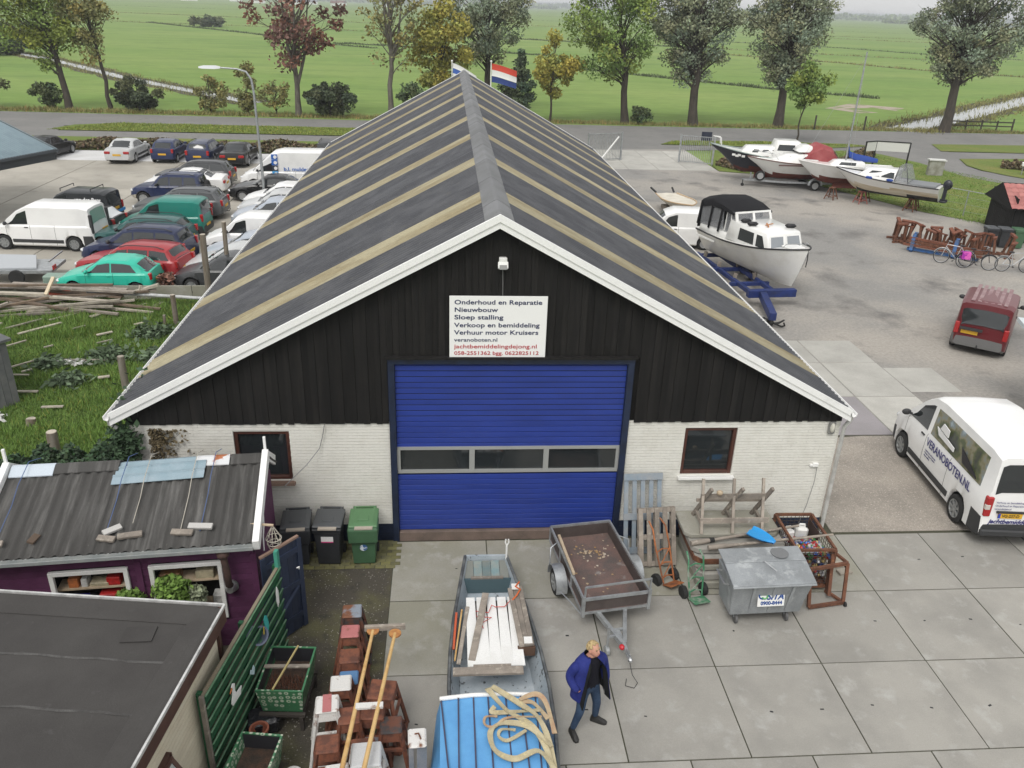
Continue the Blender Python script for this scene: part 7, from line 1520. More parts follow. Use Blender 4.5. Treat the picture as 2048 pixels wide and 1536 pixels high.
# ================================================================== VEGETATION, MEADOW, FAR LAND, HAZE
def leafmat(name, c, rough=.75, sub=.0):
    m = M(name, c, rough, grain=0, attr='tint', spec=.25)
    return m
def quads(P, size, rg, flat=.0, asp=1.6, nrm=None):
    """one small leaf quad (diamond) per point, random facing"""
    n = len(P); a = rg.normal(size=(n, 3)); a[:, 2] *= (1-flat); a /= np.linalg.norm(a, axis=1)[:, None]+1e-9
    b = rg.normal(size=(n, 3)); b -= (b*a).sum(1)[:, None]*a; b /= np.linalg.norm(b, axis=1)[:, None]+1e-9
    s = (size*rg.uniform(.6, 1.4, n))[:, None]; P = np.asarray(P)
    V = np.stack([P-a*s*asp/2, P+b*s*.5, P+a*s*asp/2, P-b*s*.5], 1).reshape(-1, 3)
    return V, np.arange(4*n, dtype=np.int32).reshape(-1, 4)
bark = M('grey_brown_bark', (.075, .062, .048), .95, col2=(.045, .038, .03), scale=3, stretch=(2, 2, .5), bump=.8, bscale=14); bark_l = M('pale_grey_bark', (.16, .145, .12), .95, col2=(.09, .08, .065), scale=3, stretch=(2, 2, .5), bump=.6, bscale=14)
LM = {k: leafmat('leaf_'+k, v) for k, v in dict(ash=(.21, .265, .06), olive=(.23, .22, .085), redbrown=(.20, .105, .08), yellow=(.32, .30, .07), willow=(.23, .26, .17), green=(.18, .25, .065), dark=(.095, .125, .058), darkbush=(.085, .105, .058), conifer=(.085, .12, .07), ivy=(.05, .085, .045), brown=(.15, .12, .07), fresh=(.15, .245, .055)).items()}
def tree(name, label, cat, x, y, h, tr, crown, leaf, nl, ls, seed, ncl=46, clr=.75, lean=(0, 0), fork=None, bk=bark, group='trees along the far side of the road', dens=1., branches=None, shape=1., flat=0.):
    """crown = (dx, dy, zmin, zmax, rx); clumps of leaves sit on limbs that leave the trunk"""
    rg = np.random.default_rng(seed); rd = random.Random(seed); t = thing(name, label, cat, (x, y, 0), 0, group)
    dx, dy, z0, z1, rx = crown; mb = MB(); top = Vector((dx+lean[0], dy+lean[1], z1*.93)); n = 9; path = []
    for i in range(n+1):
        u = i/n; path.append(Vector((top.x*u**1.3+rd.uniform(-.12, .12)*(0 < i), top.y*u**1.3+rd.uniform(-.12, .12)*(0 < i), top.z*u)))
    rr = [tr*(1.25 if i == 0 else 1)*(1-.93*i/n)**.8+.015 for i in range(n+1)]
    at = lambda z: (lambda u: path[min(int(u*n), n-1)].lerp(path[min(int(u*n)+1, n)], u*n-min(int(u*n), n-1)))(max(0, min(.999, z/top.z)))
    mb.tube(path, rr, 8)
    C = []
    for k in range(ncl):
        while True:
            v = Vector((rd.uniform(-1, 1), rd.uniform(-1, 1), rd.uniform(-1, 1)))
            if .25 < v.length < 1: break
        w = 1-.35*max(0, v.z)-.38*max(0, -v.z) if shape >= 1 else (1-v.z)*.62
        C.append(Vector((dx+v.x*rx*w, dy+v.y*rx*w*.9, (z0+z1)/2+v.z*(z1-z0)/2)))
    for k, c in enumerate(C):
        zb = max(z0*.55, min(c.z*.72, c.z-.5*math.hypot(c.x-dx, c.y-dy)-rd.uniform(0, .6))); b = at(zb); r0 = max(.02, tr*.36*(1-zb/top.z)+.012)
        if k % (1 if ncl < 30 else 2) == 0 or rd.random() < .35:
            m_ = b.lerp(c, .5)+Vector((rd.uniform(-.2, .2), rd.uniform(-.2, .2), rd.uniform(.0, .35))); mb.tube([b, m_, c, c+(c-m_).normalized()*clr*.8], [r0, r0*.62, r0*.3, .008], 5)
            for q in range(3): e = c+Vector((rd.uniform(-1, 1), rd.uniform(-1, 1), rd.uniform(-.4, 1)))*clr; mb.tube([m_.lerp(c, rd.uniform(.2, .9)), e], [r0*.25+.004, .006], 4)
    if fork:
        for fx, fz in fork: p = at(fz); e = Vector((dx+fx, dy, z1*.85)); mb.tube([p, p.lerp(e, .25)+Vector((fx*.25, 0, .3)), p.lerp(e, .6)+Vector((fx*.12, 0, 0)), e], [tr*.62, tr*.5, tr*.32, .02], 7)
    mb.build('trunk', bk, t, smooth=60)
    per = max(1, nl//ncl); P = []; T = []
    for c in C:
        k = int(per*rd.uniform(.5, 1.5)); g = rg.normal(size=(k, 3)); g /= np.linalg.norm(g, axis=1)[:, None]; g *= (rg.uniform(0, 1, k)**.45)[:, None]*clr*rd.uniform(.7, 1.35)
        g[:, 2] *= .8; P.append(np.array(c)+g); sh_ = rd.uniform(.82, 1.2); warm = rd.uniform(-.12, .14)
        T.append(np.clip(np.array([sh_*(1+warm), sh_, sh_*(1-warm)])*rg.uniform(.75, 1.3, (k, 1)), .2, 2.2))
    P = np.concatenate(P); T = np.concatenate(T); V, F = quads(P, ls, rg, flat=flat)
    np_mesh('crown', V, F, LM[leaf], t, col=T); return t
tree('ash_tree', 'tall green and yellow ash tree at the left edge beyond the road', 'tree', -37.6, 71.2, 14, .33, (-1.6, 0, 3.4, 14.5, 4.2), 'ash', 9500, .18, 1, ncl=80, clr=1.05)
tree('ash_tree', 'slim tree with a side branch beside the tall ash, above the dark bush', 'tree', -33.6, 71.0, 11, .20, (-1.2, 0, 4.6, 12.5, 2.3), 'olive', 4200, .19, 2, ncl=34, clr=.9)
tree('copper_tree', 'forked tree with thin red brown autumn leaves', 'tree', -15.6, 69.9, 14, .27, (.2, 0, 3.8, 14.2, 4.6), 'redbrown', 3600, .24, 3, ncl=70, clr=.95, fork=((1.6, 2.6), (-1.2, 4)), bk=bark_l)
tree('bare_tree', 'half bare tree with grey branches just left of the barn ridge', 'tree', -6.7, 70.2, 14, .26, (.2, 0, 4.2, 14.5, 3.2), 'olive', 2300, .2, 4, ncl=64, clr=.85, fork=((1.3, 5), (-.8, 6)), bk=bark_l)
tree('maple_tree', 'yellow green autumn tree behind the barn roof', 'tree', -1.6, 72, 11, .22, (-.4, 0, 2.0, 11.0, 3.5), 'yellow', 9000, .2, 5, ncl=54, clr=.95)
tree('grey_willow', 'grey leaved tree behind the flags, next to the yellow one', 'tree', 3.2, 78, 15, .35, (-.4, 0, 4.2, 15.5, 4.5), 'willow', 15000, .155, 6, ncl=110, clr=.95)
tree('young_tree', 'small yellow green tree beside the barn ridge with the striped flag', 'tree', 9.0, 70.2, 8, .10, (.3, 0, 2.4, 8.4, 2.3), 'yellow', 5200, .18, 7, ncl=36, clr=.75)
tree('lime_tree', 'broad green tree between the small yellow tree and the first grey willow', 'tree', 16.6, 70.2, 14, .36, (-1.9, 0, 3.8, 14.5, 4.9), 'green', 10500, .18, 8, ncl=80, clr=1.05)
tree('white_willow', 'dense grey green willow, first of three, nearest the broad green tree', 'tree', 23.5, 70, 15, .46, (-.7, 0, 4.0, 16, 4.5), 'willow', 20000, .155, 9, ncl=150, clr=1.05)
tree('white_willow', 'dense grey green willow behind the young sapling, the middle one of three', 'tree', 32.6, 70.6, 15, .48, (-.3, 0, 4.0, 16, 4.3), 'willow', 19000, .155, 10, ncl=150, clr=1.0)
tree('white_willow', 'big grey green willow standing beside the broad ditch', 'tree', 49.7, 69.3, 15, .50, (.5, 0, 4.2, 16.2, 5.4), 'willow', 22000, .16, 11, ncl=160, clr=1.1)
tree('young_tree', 'thin sapling on the verge in front of the middle willow', 'tree', 30.1, 59.4, 7, .07, (.4, 0, 3.0, 6.9, 1.9), 'green', 4200, .17, 12, ncl=30, clr=.65, group='saplings on the near verge')
tree('conifer', 'narrow dark conifer beside the striped flag', 'tree', 5.9, 69.6, 7, .09, (0, 0, .6, 6.6, 1.9), 'conifer', 5000, .16, 13, ncl=44, clr=.5, shape=.5)
GB = 'bushes along the far side of the road'
for i, (lab, x, y, h, rx, lf, nl, ncl) in enumerate((('large dark bush at the foot of the slim leaning tree', -31.0, 71.3, 3.0, 2.7, 'darkbush', 7000, 40), ('round dark bush at the foot of the red brown tree', -12.6, 70.4, 3.0, 2.6, 'darkbush', 7000, 40), ('loose bush with brown tips left of the street lamp head', -24.2, 71, 3.3, 1.9, 'olive', 1500, 26), ('tall thin brownish bush behind the street lamp arm', -20.6, 71, 4.6, 1.0, 'olive', 1900, 26),
        ('sparse bush right of the street lamp pole', -17.9, 70.6, 3.3, 1.7, 'olive', 900, 26), ('small bush at the foot of the tall ash', -39.6, 71.4, 2.2, 1.4, 'dark', 1700, 20), ('dark bush cut by the left edge beside the road', -45.6, 71.5, 4.2, 2.3, 'darkbush', 5000, 36), ('small bush between the broad green tree and the first willow', 18.0, 70.3, 1.5, 1.0, 'dark', 1200, 16),
        ('ragged low bush beside the half bare tree', -4.6, 69.8, 3.4, 1.6, 'dark', 1800, 24), ('dark bush by the ditch at the far left', -77, 142, 6.0, 6.5, 'dark', 5000, 40), ('dark round bush on the pasture boundary', -82.5, 300, 3.4, 6, 'darkbush', 1800, 24), ('dark conifer like bush under the striped flag', 4.2, 68.4, 4.0, 1.6, 'dark', 2600, 26))):
    tree('bush', lab, 'bush', x, y, h, .06, (0, 0, .15, h, rx), lf, nl, .17 if y < 100 else .5, 40+i, ncl=ncl, clr=.55 if y < 100 else 1.4, group=GB)
def leafmass(name, label, cat, boxes, leaf, n, ls, seed, kind=None, group=None, flat=.2, zpow=.6):
    rg = np.random.default_rng(seed); P = []
    tot = sum(((x1-x0)**2+(y1-y0)**2)**.5*w for (x0, y0, x1, y1, w, h) in boxes)
    for (x0, y0, x1, y1, w, h) in boxes:
        k = int(n*((x1-x0)**2+(y1-y0)**2)**.5*w/tot); u = rg.uniform(0, 1, k); d = np.array([x1-x0, y1-y0]); d = d/np.linalg.norm(d); s = rg.uniform(-.5, .5, k)*w
        hh = h*(.72+.28*np.sin(u*17+seed)*np.sin(u*41))*(1-(2*np.abs(s)/w)**3*.6); z = hh*rg.uniform(0, 1, k)**zpow
        P.append(np.stack([x0+(x1-x0)*u-d[1]*s, y0+(y1-y0)*u+d[0]*s, z], 1))
    P = np.concatenate(P); V, F = quads(P, ls, rg, flat); T = np.clip(rg.uniform(.6, 1.45, (len(F), 1))*(1+rg.normal(size=(len(F), 3))*.08), .2, 2.)
    o = np_mesh(name, V, F, LM[leaf], col=T); tag(o, label, cat, group, kind); return o
leafmass('hedge', 'low brown and green hedge between the far car row and the cycle path', 'hedge', [(-48, 49.2, -9, 49.0, 1.4, .9)], 'brown', 16000, .16, 21); leafmass('hedge', 'low green edge growing through the brown hedge behind the cars', 'hedge', [(-48, 50.2, -9, 50.0, .9, .6)], 'olive', 5000, .15, 22)
leafmass('hedge', 'low dark hedge on the grass under the black hulled boat', 'hedge', [(19.4, 47.2, 20.8, 44.4, 1.4, .8), (20.8, 44.4, 27, 44, 1.3, .8), (27, 44.5, 33.5, 52.5, 1.2, 1.0)], 'brown', 9000, .14, 23); leafmass('hedge', 'dark bare hedge at the side road by the white marker box', 'hedge', [(42.6, 48.6, 46.5, 46.0, 1.6, .8)], 'brown', 3800, .13, 24)
leafmass('ivy_hedge', 'dark ivy covered hedge behind the purple shed', 'hedge', [(-13, .6, -9.6, 1.9, 2.0, 1.1), (-9.6, 1.9, -7.8, 2.6, 1.5, 1.0), (-11, -.6, -9.1, -.4, 1.8, 1.2), (-13.5, 2.0, -7.9, 3.3, 1.3, .95)], 'ivy', 22000, .075, 25, flat=.5, zpow=.45)
rg = np.random.default_rng(26)       # ivy on the barn corner
P = np.concatenate([np.stack([-7.55+rg.normal(0, .13, 700)-.05, -.07-rg.uniform(0, .12, 700), 2.45+rg.normal(0, .22, 700)], 1), np.stack([-7.65+rg.normal(0, .10, 900), -.03-rg.uniform(0, .1, 900)+rg.uniform(0, 1.6, 900), 2.2+rg.normal(0, .5, 900)], 1)])
V, F = quads(P, .08, rg, .4); o = np_mesh('ivy', V, F, LM['ivy'], col=rg.uniform(.6, 1.5, (len(F), 1))*np.ones(3)); tag(o, 'ivy climbing over the gutter at the left corner of the barn', 'ivy')
P = np.stack([-7.15+np.abs(rg.normal(0, .28, 420)), -.03-rg.uniform(0, .03, 420), 2.75-np.abs(rg.normal(0, .38, 420))], 1); V, F = quads(P, .055, rg, .2); o = np_mesh('dead_ivy', V, F, LM['brown'], col=rg.uniform(.5, 1.4, (len(F), 1))*np.ones(3)); tag(o, 'brown dead ivy stuck to the white brick near the left corner', 'ivy')
# meadow grass: blades, taller clumps and weeds
def blades(name, poly, n, h, w, seed, leaf, clump=True, kind='stuff', z=0.):
    rg = np.random.default_rng(seed); xs_, ys_ = [p[0] for p in poly], [p[1] for p in poly]; Q = rg.uniform([min(xs_), min(ys_)], [max(xs_), max(ys_)], (int(n*1.6), 2))
    ins = np.zeros(len(Q), bool); j = len(poly)-1
    for i in range(len(poly)):
        xi, yi = poly[i]; xj, yj = poly[j]; c = ((yi > Q[:, 1]) != (yj > Q[:, 1])) & (Q[:, 0] < (xj-xi)*(Q[:, 1]-yi)/(yj-yi+1e-12)+xi); ins ^= c; j = i
    Q = Q[ins][:n]; k = len(Q); f = .5+.5*np.sin(Q[:, 0]*1.7+np.sin(Q[:, 1]*1.3)*2)*np.sin(Q[:, 1]*2.1+np.cos(Q[:, 0]*.9)*2)
    H = h*(.45+.9*f if clump else 1.)*rg.uniform(.5, 1.5, k); a = rg.uniform(0, 6.28, k); ww = w*rg.uniform(.6, 1.4, k); l = H*rg.uniform(.2, .9, k); b = a+rg.normal(0, .8, k)
    P0 = np.stack([Q[:, 0]-np.sin(a)*ww, Q[:, 1]+np.cos(a)*ww, np.full(k, z)], 1); P1 = np.stack([Q[:, 0]+np.sin(a)*ww, Q[:, 1]-np.cos(a)*ww, np.full(k, z)], 1); P2 = np.stack([Q[:, 0]+np.cos(b)*l, Q[:, 1]+np.sin(b)*l, z+H], 1)
    V = np.stack([P0, P1, P2], 1).reshape(-1, 3); F = np.arange(3*k).reshape(-1, 3); g = rg.uniform(.65, 1.35, (k, 1)); dry = (rg.uniform(0, 1, k) < .06)[:, None]
    T = g*np.where(dry, np.array([1.9, 1.2, 1.3]), np.array([1., 1., 1.])*(.8+.35*f[:, None])); return np_mesh(name, V, F, LM[leaf], col=np.clip(T, .1, 2.4), kind=kind)
mp = [(-17.5, 2.2), (-7.7, 2.2), (-7.7, 15.6), (-17.5, 15.3)]
blades('meadow_grass', mp, 130000, .13, .011, 31, 'fresh'); blades('meadow_grass', [(-17.5, 11), (-7.7, 12.5), (-7.7, 15.6), (-17.5, 15.3)], 22000, .22, .012, 32, 'fresh')
for i, (x, y, r_) in enumerate(((-11.9, 9.9, .6), (-11.2, 11.9, .5), (-13.4, 9.2, .4), (-10.4, 9.8, .35), (-9.9, 12.6, .4), (-12.4, 8.0, .35))):
    rgx = np.random.default_rng(60+i); n = 420; P = np.stack([x+rgx.normal(0, r_*.6, n), y+rgx.normal(0, r_*.5, n), np.abs(rgx.normal(.12, .10, n))], 1); V, F = quads(P, .10, rgx, .6, asp=2.2); o = np_mesh('weed_clump', V, F, LM['conifer'], col=rgx.uniform(.7, 1.7, (len(F), 1))*np.ones(3)); tag(o, ['dark thistle clump in the middle of the meadow', 'grey green weed clump near the timber pile end', 'weed clump left of the meadow middle', 'grey green weed near the barn eave', 'small weed clump beside the tall wooden post', 'low weed clump among the near scattered laths'][i], 'plant', 'weeds in the meadow')
blades('verge_tufts', [(-34, 57.5), (8, 57.8), (8, 62), (-30, 62)], 26000, .10, .03, 33, 'ash', z=.03); blades('verge_tufts', [(17, 56.5), (36, 58.2), (28, 59.6), (18.5, 58.5)], 8000, .10, .03, 34, 'ash', z=.03)
blades('verge_tufts', [(20.6, 54), (33.3, 55.4), (36.6, 48), (42, 34), (40, 24), (29.3, 28), (22.4, 43)], 40000, .045, .025, 35, 'fresh', z=.03); blades('roadside_grass', [(-60, 68.6), (70, 69.2), (70, 71), (-60, 71)], 22000, .28, .035, 36, 'olive', z=-.05)
# reeds and rough grass along the ditches
def reeds(name, pts, off, n, h, w, leaf, seed):
    rg = np.random.default_rng(seed); P = np.array(pts, float); seg = np.linalg.norm(np.diff(P, axis=0), axis=1); cum = np.concatenate([[0], np.cumsum(seg)]); s = rg.uniform(0, cum[-1], n)
    x = np.interp(s, cum, P[:, 0]); y = np.interp(s, cum, P[:, 1]); i = np.clip(np.searchsorted(cum, s)-1, 0, len(seg)-1); d = np.diff(P, axis=0)[i]/seg[i][:, None]; o_ = rg.normal(off, abs(off)*.28+.12, n)*rg.choice([-1, 1], n) if off else rg.normal(0, .6, n)
    x = x-d[:, 1]*o_; y = y+d[:, 0]*o_; H = h*rg.uniform(.4, 1.4, n)*(.6+.5*np.sin(s*.35)**2); a = rg.uniform(0, 6.28, n); b = rg.uniform(0, 6.28, n)
    V = np.stack([np.stack([x-np.sin(a)*w, y+np.cos(a)*w, np.full(n, -.06)], 1), np.stack([x+np.sin(a)*w, y-np.cos(a)*w, np.full(n, -.06)], 1), np.stack([x+np.cos(b)*H*.5, y+np.sin(b)*H*.5, H], 1)], 1).reshape(-1, 3)
    return np_mesh(name, V, np.arange(3*n).reshape(-1, 3), LM[leaf], col=rg.uniform(.5, 1.5, (n, 1))*np.ones(3), kind='stuff')
reeds('ditch_reeds', ditchL, 1.7, 6000, .30, .05, 'olive', 71); reeds('ditch_reeds', ditchR[1:], 2.7, 6000, .32, .06, 'olive', 72)
for i, (pts, w) in enumerate(drains): reeds('drain_rushes', pts, w*.3, 1800, .40, .12, 'olive' if i % 2 else 'dark', 80+i)
# timber in the meadow
lath = M('weathered_lath', (.42, .38, .31), .85, col2=(.28, .25, .21), scale=4, rnd=.25, bump=.2)
LP = [((-16.12, 12.13), (-15.33, 13.19), .10), ((-15.42, 11.64), (-14.49, 12.76), .10), ((-15.0, 13.0), (-14.0, 14.1), .10), ((-13.75, 13.35), (-13.48, 13.87), .16), ((-13.14, 14.03), (-12.28, 14.85), .07), ((-14.44, 8.95), (-13.79, 9.68), .07), ((-13.98, 8.66), (-13.78, 8.88), .06), ((-15.38, 10.6), (-14.92, 11.11), .05), ((-14.12, 10.52), (-13.93, 10.73), .06), ((-13.92, 12.15), (-13.6, 12.48), .07), ((-12.66, 10.95), (-12.29, 11.3), .07), ((-13.4, 9.52), (-11.8, 9.52), .06), ((-13.67, 7.27), (-12.92, 7.3), .12), ((-12.37, 6.25), (-11.81, 6.28), .10), ((-12.8, 8.44), (-12.49, 8.44), .05), ((-12.0, 14.42), (-11.83, 15.02), .16), ((-12.03, 12.64), (-11.81, 12.83), .14), ((-14.15, 8.41), (-13.65, 8.4), .07), ((-12.9, 11.6), (-12.5, 11.9), .12), ((-11.6, 8.2), (-11.3, 8.3), .14)]
for (a, b, w) in LP:
    z = .10+random.uniform(0, .04); ang = math.atan2(b[1]-a[1], b[0]-a[0]); L_ = math.hypot(b[0]-a[0], b[1]-a[1])
    tag(MB().box((0, 0, 0), (L_, w, .035)).build('lath', lath, loc=((a[0]+b[0])/2, (a[1]+b[1])/2, z), rot=(random.uniform(-.1, .1), random.uniform(-.03, .03), ang)), 'weathered lath lying in the grass of the meadow', 'lath', 'laths scattered in the meadow')
rd = random.Random(5)
PPL = [((-19, 15.2), (-12.6, 14.6), .22, .75, .62), ((-19, 14.7), (-13.4, 14.2), .16, .66, .40), ((-18.6, 14.1), (-12.2, 14.9), .12, .38, .55), ((-19, 13.5), (-12.0, 15.1), .12, .20, .55), ((-18.8, 13.2), (-13.0, 14.2), .10, .12, .46), ((-19, 14.9), (-14.6, 13.6), .14, .55, .30), ((-18.4, 15.3), (-14.0, 15.2), .20, .5, .5), ((-17.6, 13.8), (-13.2, 14.0), .13, .3, .28), ((-16.5, 14.9), (-11.6, 14.1), .12, .42, .16), ((-16.8, 14.2), (-12.9, 13.6), .12, .36, .14), ((-18.9, 14.3), (-15.6, 14.5), .2, .7, .55), ((-18.5, 13.0), (-15.4, 14.4), .1, .16, .5), ((-17.9, 12.6), (-16.6, 13.7), .12, .2, .5), ((-19, 13.0), (-16.4, 12.6), .16, .38, .12), ((-15.9, 15.2), (-13.1, 14.7), .2, .46, .40), ((-17.2, 15.4), (-13.0, 15.0), .18, .66, .58), ((-15.2, 14.4), (-11.8, 13.9), .1, .24, .1), ((-18.7, 14.6), (-13.6, 15.3), .14, .82, .66), ((-17.0, 13.3), (-13.9, 13.8), .12, .14, .2), ((-16, 13.6), (-12.6, 14.5), .1, .2, .36)]
for i, (a, b, w, za, zb) in enumerate(PPL): tag(MB().bar((*a, za), (*b, zb), w, .07).build('plank', [oldwood, lath, M('brown_plank', (.20, .145, .10), .85, col2=(.13, .10, .075), scale=3, rnd=.25)][i % 3]), 'weathered plank in the timber pile beside the car park wall', 'plank', 'planks of the timber pile')
tag(MB().bar((-15.55, 14.25, .62), (-15.40, 14.75, 1.12), .13, .05).build('plank', M('fresh_plank', (.60, .50, .36), .8)), 'pale fresh plank sticking up out of the timber pile', 'plank', 'planks of the timber pile')
tag(MB().prism([(-16.3, 15.0, .2), (-14.9, 15.0, .2), (-15.1, 15.1, .52), (-16.0, 15.1, .40)], (0, .06, 0)).build('tarpaulin', M('orange_red_tarp', (.50, .09, .04), .6)), 'small orange red tarpaulin behind the timber pile', 'tarpaulin')
tag(MB().tube([(-14.4, 14.9, .55), (-12.3, 14.9, .42), (-9.0, 14.6, .32)], .065, 8).build('pipe', M('pale_grey_pipe', (.50, .51, .52), .6, col2=(.34, .34, .33), scale=5), smooth=60), 'long pale grey pipe lying from the timber pile to the barn', 'pipe')
tag(MB().bar((-12.9, 15.0, .45), (-11.9, 15.1, .75), .2, .08).bar((-12.6, 14.9, .3), (-12.5, 15.0, .75), .08).build('broken_board', lath), 'broken pale board standing up behind the pipe', 'board')
postw = M('old_post_wood', (.145, .115, .085), .9, col2=(.22, .20, .17), scale=3, stretch=(2, 2, .4), rnd=.2, bump=.5)
for i, (x, y, h, r_, lab, lx) in enumerate(((-11.02, 3.85, .62, .13, 'sawn off stump post with pale top in the near meadow', 0), (-10.6, 7.6, 1.05, .10, 'grey wooden post in the meadow beside the barn eave', 0), (-10.65, 12.75, 1.15, .085, 'wooden post in the meadow under the long pipe', 0), (-10.12, 15.1, 2.65, .11, 'tall thick wooden post at the end of the low concrete wall', .02), (-9.82, 16.95, 2.65, .085, 'tall slim wooden post behind the low concrete wall', .02), (-12.3, 5.45, .16, .13, 'low round stump in the near meadow', 0), (-10.95, 12.5, .5, .05, 'short brown stake in the meadow', 0))):
    t = thing('wooden_post', lab, 'post', (x, y, 0), 0, 'wooden posts in the meadow'); MB().tube([(0, 0, -.05), (lx, 0, h*.6), (lx*2, .02, h)], [r_*1.05, r_, r_*.97], 10).build('shaft', postw, t, smooth=50); MB().lathe([(0, 0), (r_*.93, 0), (r_*.9, .012), (0, .014)], 10, c=(lx*2, .02, h)).build('cut_top', lath, t)
for i, (x, y) in enumerate(((-12.75, 9.25), (-13.4, 5.6))):
    rgx = np.random.default_rng(90+i); n = 60; P = np.stack([x+rgx.normal(0, .22, n), y+rgx.normal(0, .10, n), .12+np.abs(rgx.normal(0, .05, n))], 1); V, F = quads(P, .10, rgx, .8); tag(np_mesh('white_scraps', V, F, M('white_scraps_mat', (.62, .62, .60), .9)), None, None, None, 'stuff')
# left edge: low grey shed and blue roofed building, flat trailer
t = thing('lean_shed', 'grey boarded shed corner at the left edge of the meadow', 'shed', (-14.2, 5.5, 0), R(-38))
gbd_ = M('grey_shed_board', (.13, .135, .14), .8, col2=(.18, .18, .18), scale=3, rnd=.15)
for k in range(14): MB().box((-.1-.18*k, 0, .9), (.172, .03, 1.8)).build('board', gbd_, t)
for k in range(9): MB().box((0, .1+.18*k, .9), (.03, .172, 1.8)).build('board', gbd_, t)
MB().prism([(-3, -.1, 1.8), (.1, -.1, 1.8), (.1, 1.75, 1.86), (-3, 1.75, 1.86)], (0, 0, .07)).build('roof', M('grey_felt', (.10, .105, .11), .8, col2=(.15, .15, .15), scale=2), t)
bb = thing('open_canopy', 'open canopy with a pale blue corrugated roof and dark gutter at the left edge', 'canopy', (-21.75, 30.6, 0), R(-21))
brs = M('pale_blue_roof_sheet', (.24, .32, .36), .6, col2=(.20, .27, .31), scale=1.5, rnd=.06)
for k in range(9):
    n = 24; y1 = -1.02*k; V = []; F = []
    for i in range(n+1):
        y = y1-1.06*i/n; dz = .022*math.cos(2*math.pi*y/.1766); V += [(.25, y, 2.95+dz), (-7, y, 2.95+7.25*.36+dz), (.25, y, 2.935+dz), (-7, y, 2.935+7.25*.36+dz)]
        if i: F += [(4*i-4, 4*i-3, 4*i+1, 4*i), (4*i-2, 4*i+2, 4*i+3, 4*i-1), (4*i-4, 4*i, 4*i+2, 4*i-2)]
    np_mesh('roof_sheet', V, F, brs, bb, smooth=True)
MB().loft([[(.22+u, y, 2.86+v) for u, v in ((0, 0), (0, .12), (.02, .12), (.04, .03), (.14, .03), (.16, .12), (.18, .12), (.18, 0))] for y in (.1, -9.3)]).build('gutter', M('dark_grey_gutter', (.075, .085, .095), .5), bb)
MB().prism([(.3, .06, 2.80), (-7, .06, 2.80+7.3*.36), (-7, .06, 3.0+7.3*.36), (.3, .06, 3.0)], (0, .05, 0)).build('verge_board', M('grey_blue_trim', (.15, .19, .21), .5), bb)
MB().box((.16, -4.6, 2.66), (.1, 9.3, .42)).build('fascia', M('dark_grey_fascia', (.05, .056, .062), .5), bb)
for y_ in (-.6, -4.6, -8.6): MB().box((-5.6, y_, 2.3), (.16, .16, 4.6)).build('post', galv, bb)
t = thing('flat_trailer', 'flat trailer loaded with grey sheets at the low wall, red lamp at its end', 'trailer', (-18.3, 18.0, 0), R(4))
MB().box((0, 0, .5), (3.2, 1.6, .12)).build('bed', galv, t); MB().prism([(-1.5, -.7, .57), (1.0, -.6, .57), (.6, .6, .74), (-1.5, .6, .8)], (0, 0, .06)).build('sheet', M('grey_sheet', (.40, .42, .44), .6), t); MB().box((1.62, -.5, .62), (.05, .3, .16)).build('tail_light', tail_m, t); MB().box((1.55, 0, .9), (.04, 1.5, .05)).build('rail', galv, t)
for s in (-1, 1): MB().lathe([(.1, -.08), (.28, -.08), (.3, 0), (.28, .08), (.1, .08)], 16, c=(.3, s*.82, .30), axis='Y').build('wheel', rubber, t)
tag(MB().box((0, 0, .35), (.8, .5, .7)).build('oil_tank', M('pale_green_metal', (.22, .30, .25), .6), loc=(-16.1, 16.4, 0), bevel=.05), 'pale green tank beside the mint hatchback', 'tank')
tree('potted_shrub', 'red leaved shrub between the mint hatchback and the dark green grey one', 'plant', -11.9, 16.3, .8, .02, (0, 0, .2, .8, .35), 'redbrown', 260, .11, 77, ncl=12, clr=.22, group='garden plants')
# plants at the shed windows
for i, (lab, x, y, z0, z1, rx, lf, n) in enumerate((('round green potted plant between the two shed windows', -6.62, -3.30, 1.05, 1.40, .24, 'fresh', 700), ('leafy green plant on the sill of the right shed window', -5.92, -3.28, 1.05, 1.62, .34, 'fresh', 950), ('grey green lavender beside the leafy plant at the shed window', -5.52, -3.26, 1.05, 1.42, .17, 'willow', 420))):
    t = thing('potted_plant', lab, 'plant', (x, y, 0), 0, 'potted plants at the shed windows'); MB().lathe([(0, .86), (.09, .86), (.13, 1.08), (.11, 1.08), (0, 1.06)], 14).build('pot', MATS['terracotta'], t, smooth=40); MB().box((0, 0, .43), (.3, .26, .86)).build('plinth', oldwood, t)
    rgx = np.random.default_rng(95+i); g = rgx.normal(size=(n, 3)); g /= np.linalg.norm(g, axis=1)[:, None]; g *= (rgx.uniform(0, 1, n)**.4)[:, None]; P = g*np.array([rx, rx*.8, (z1-z0)/2])+np.array([0, 0, (z0+z1)/2+.05]); V, F = quads(P, .06, rgx, .3); np_mesh('foliage', V, F, LM[lf], t, col=rgx.uniform(.6, 1.6, (len(F), 1))*np.ones(3))
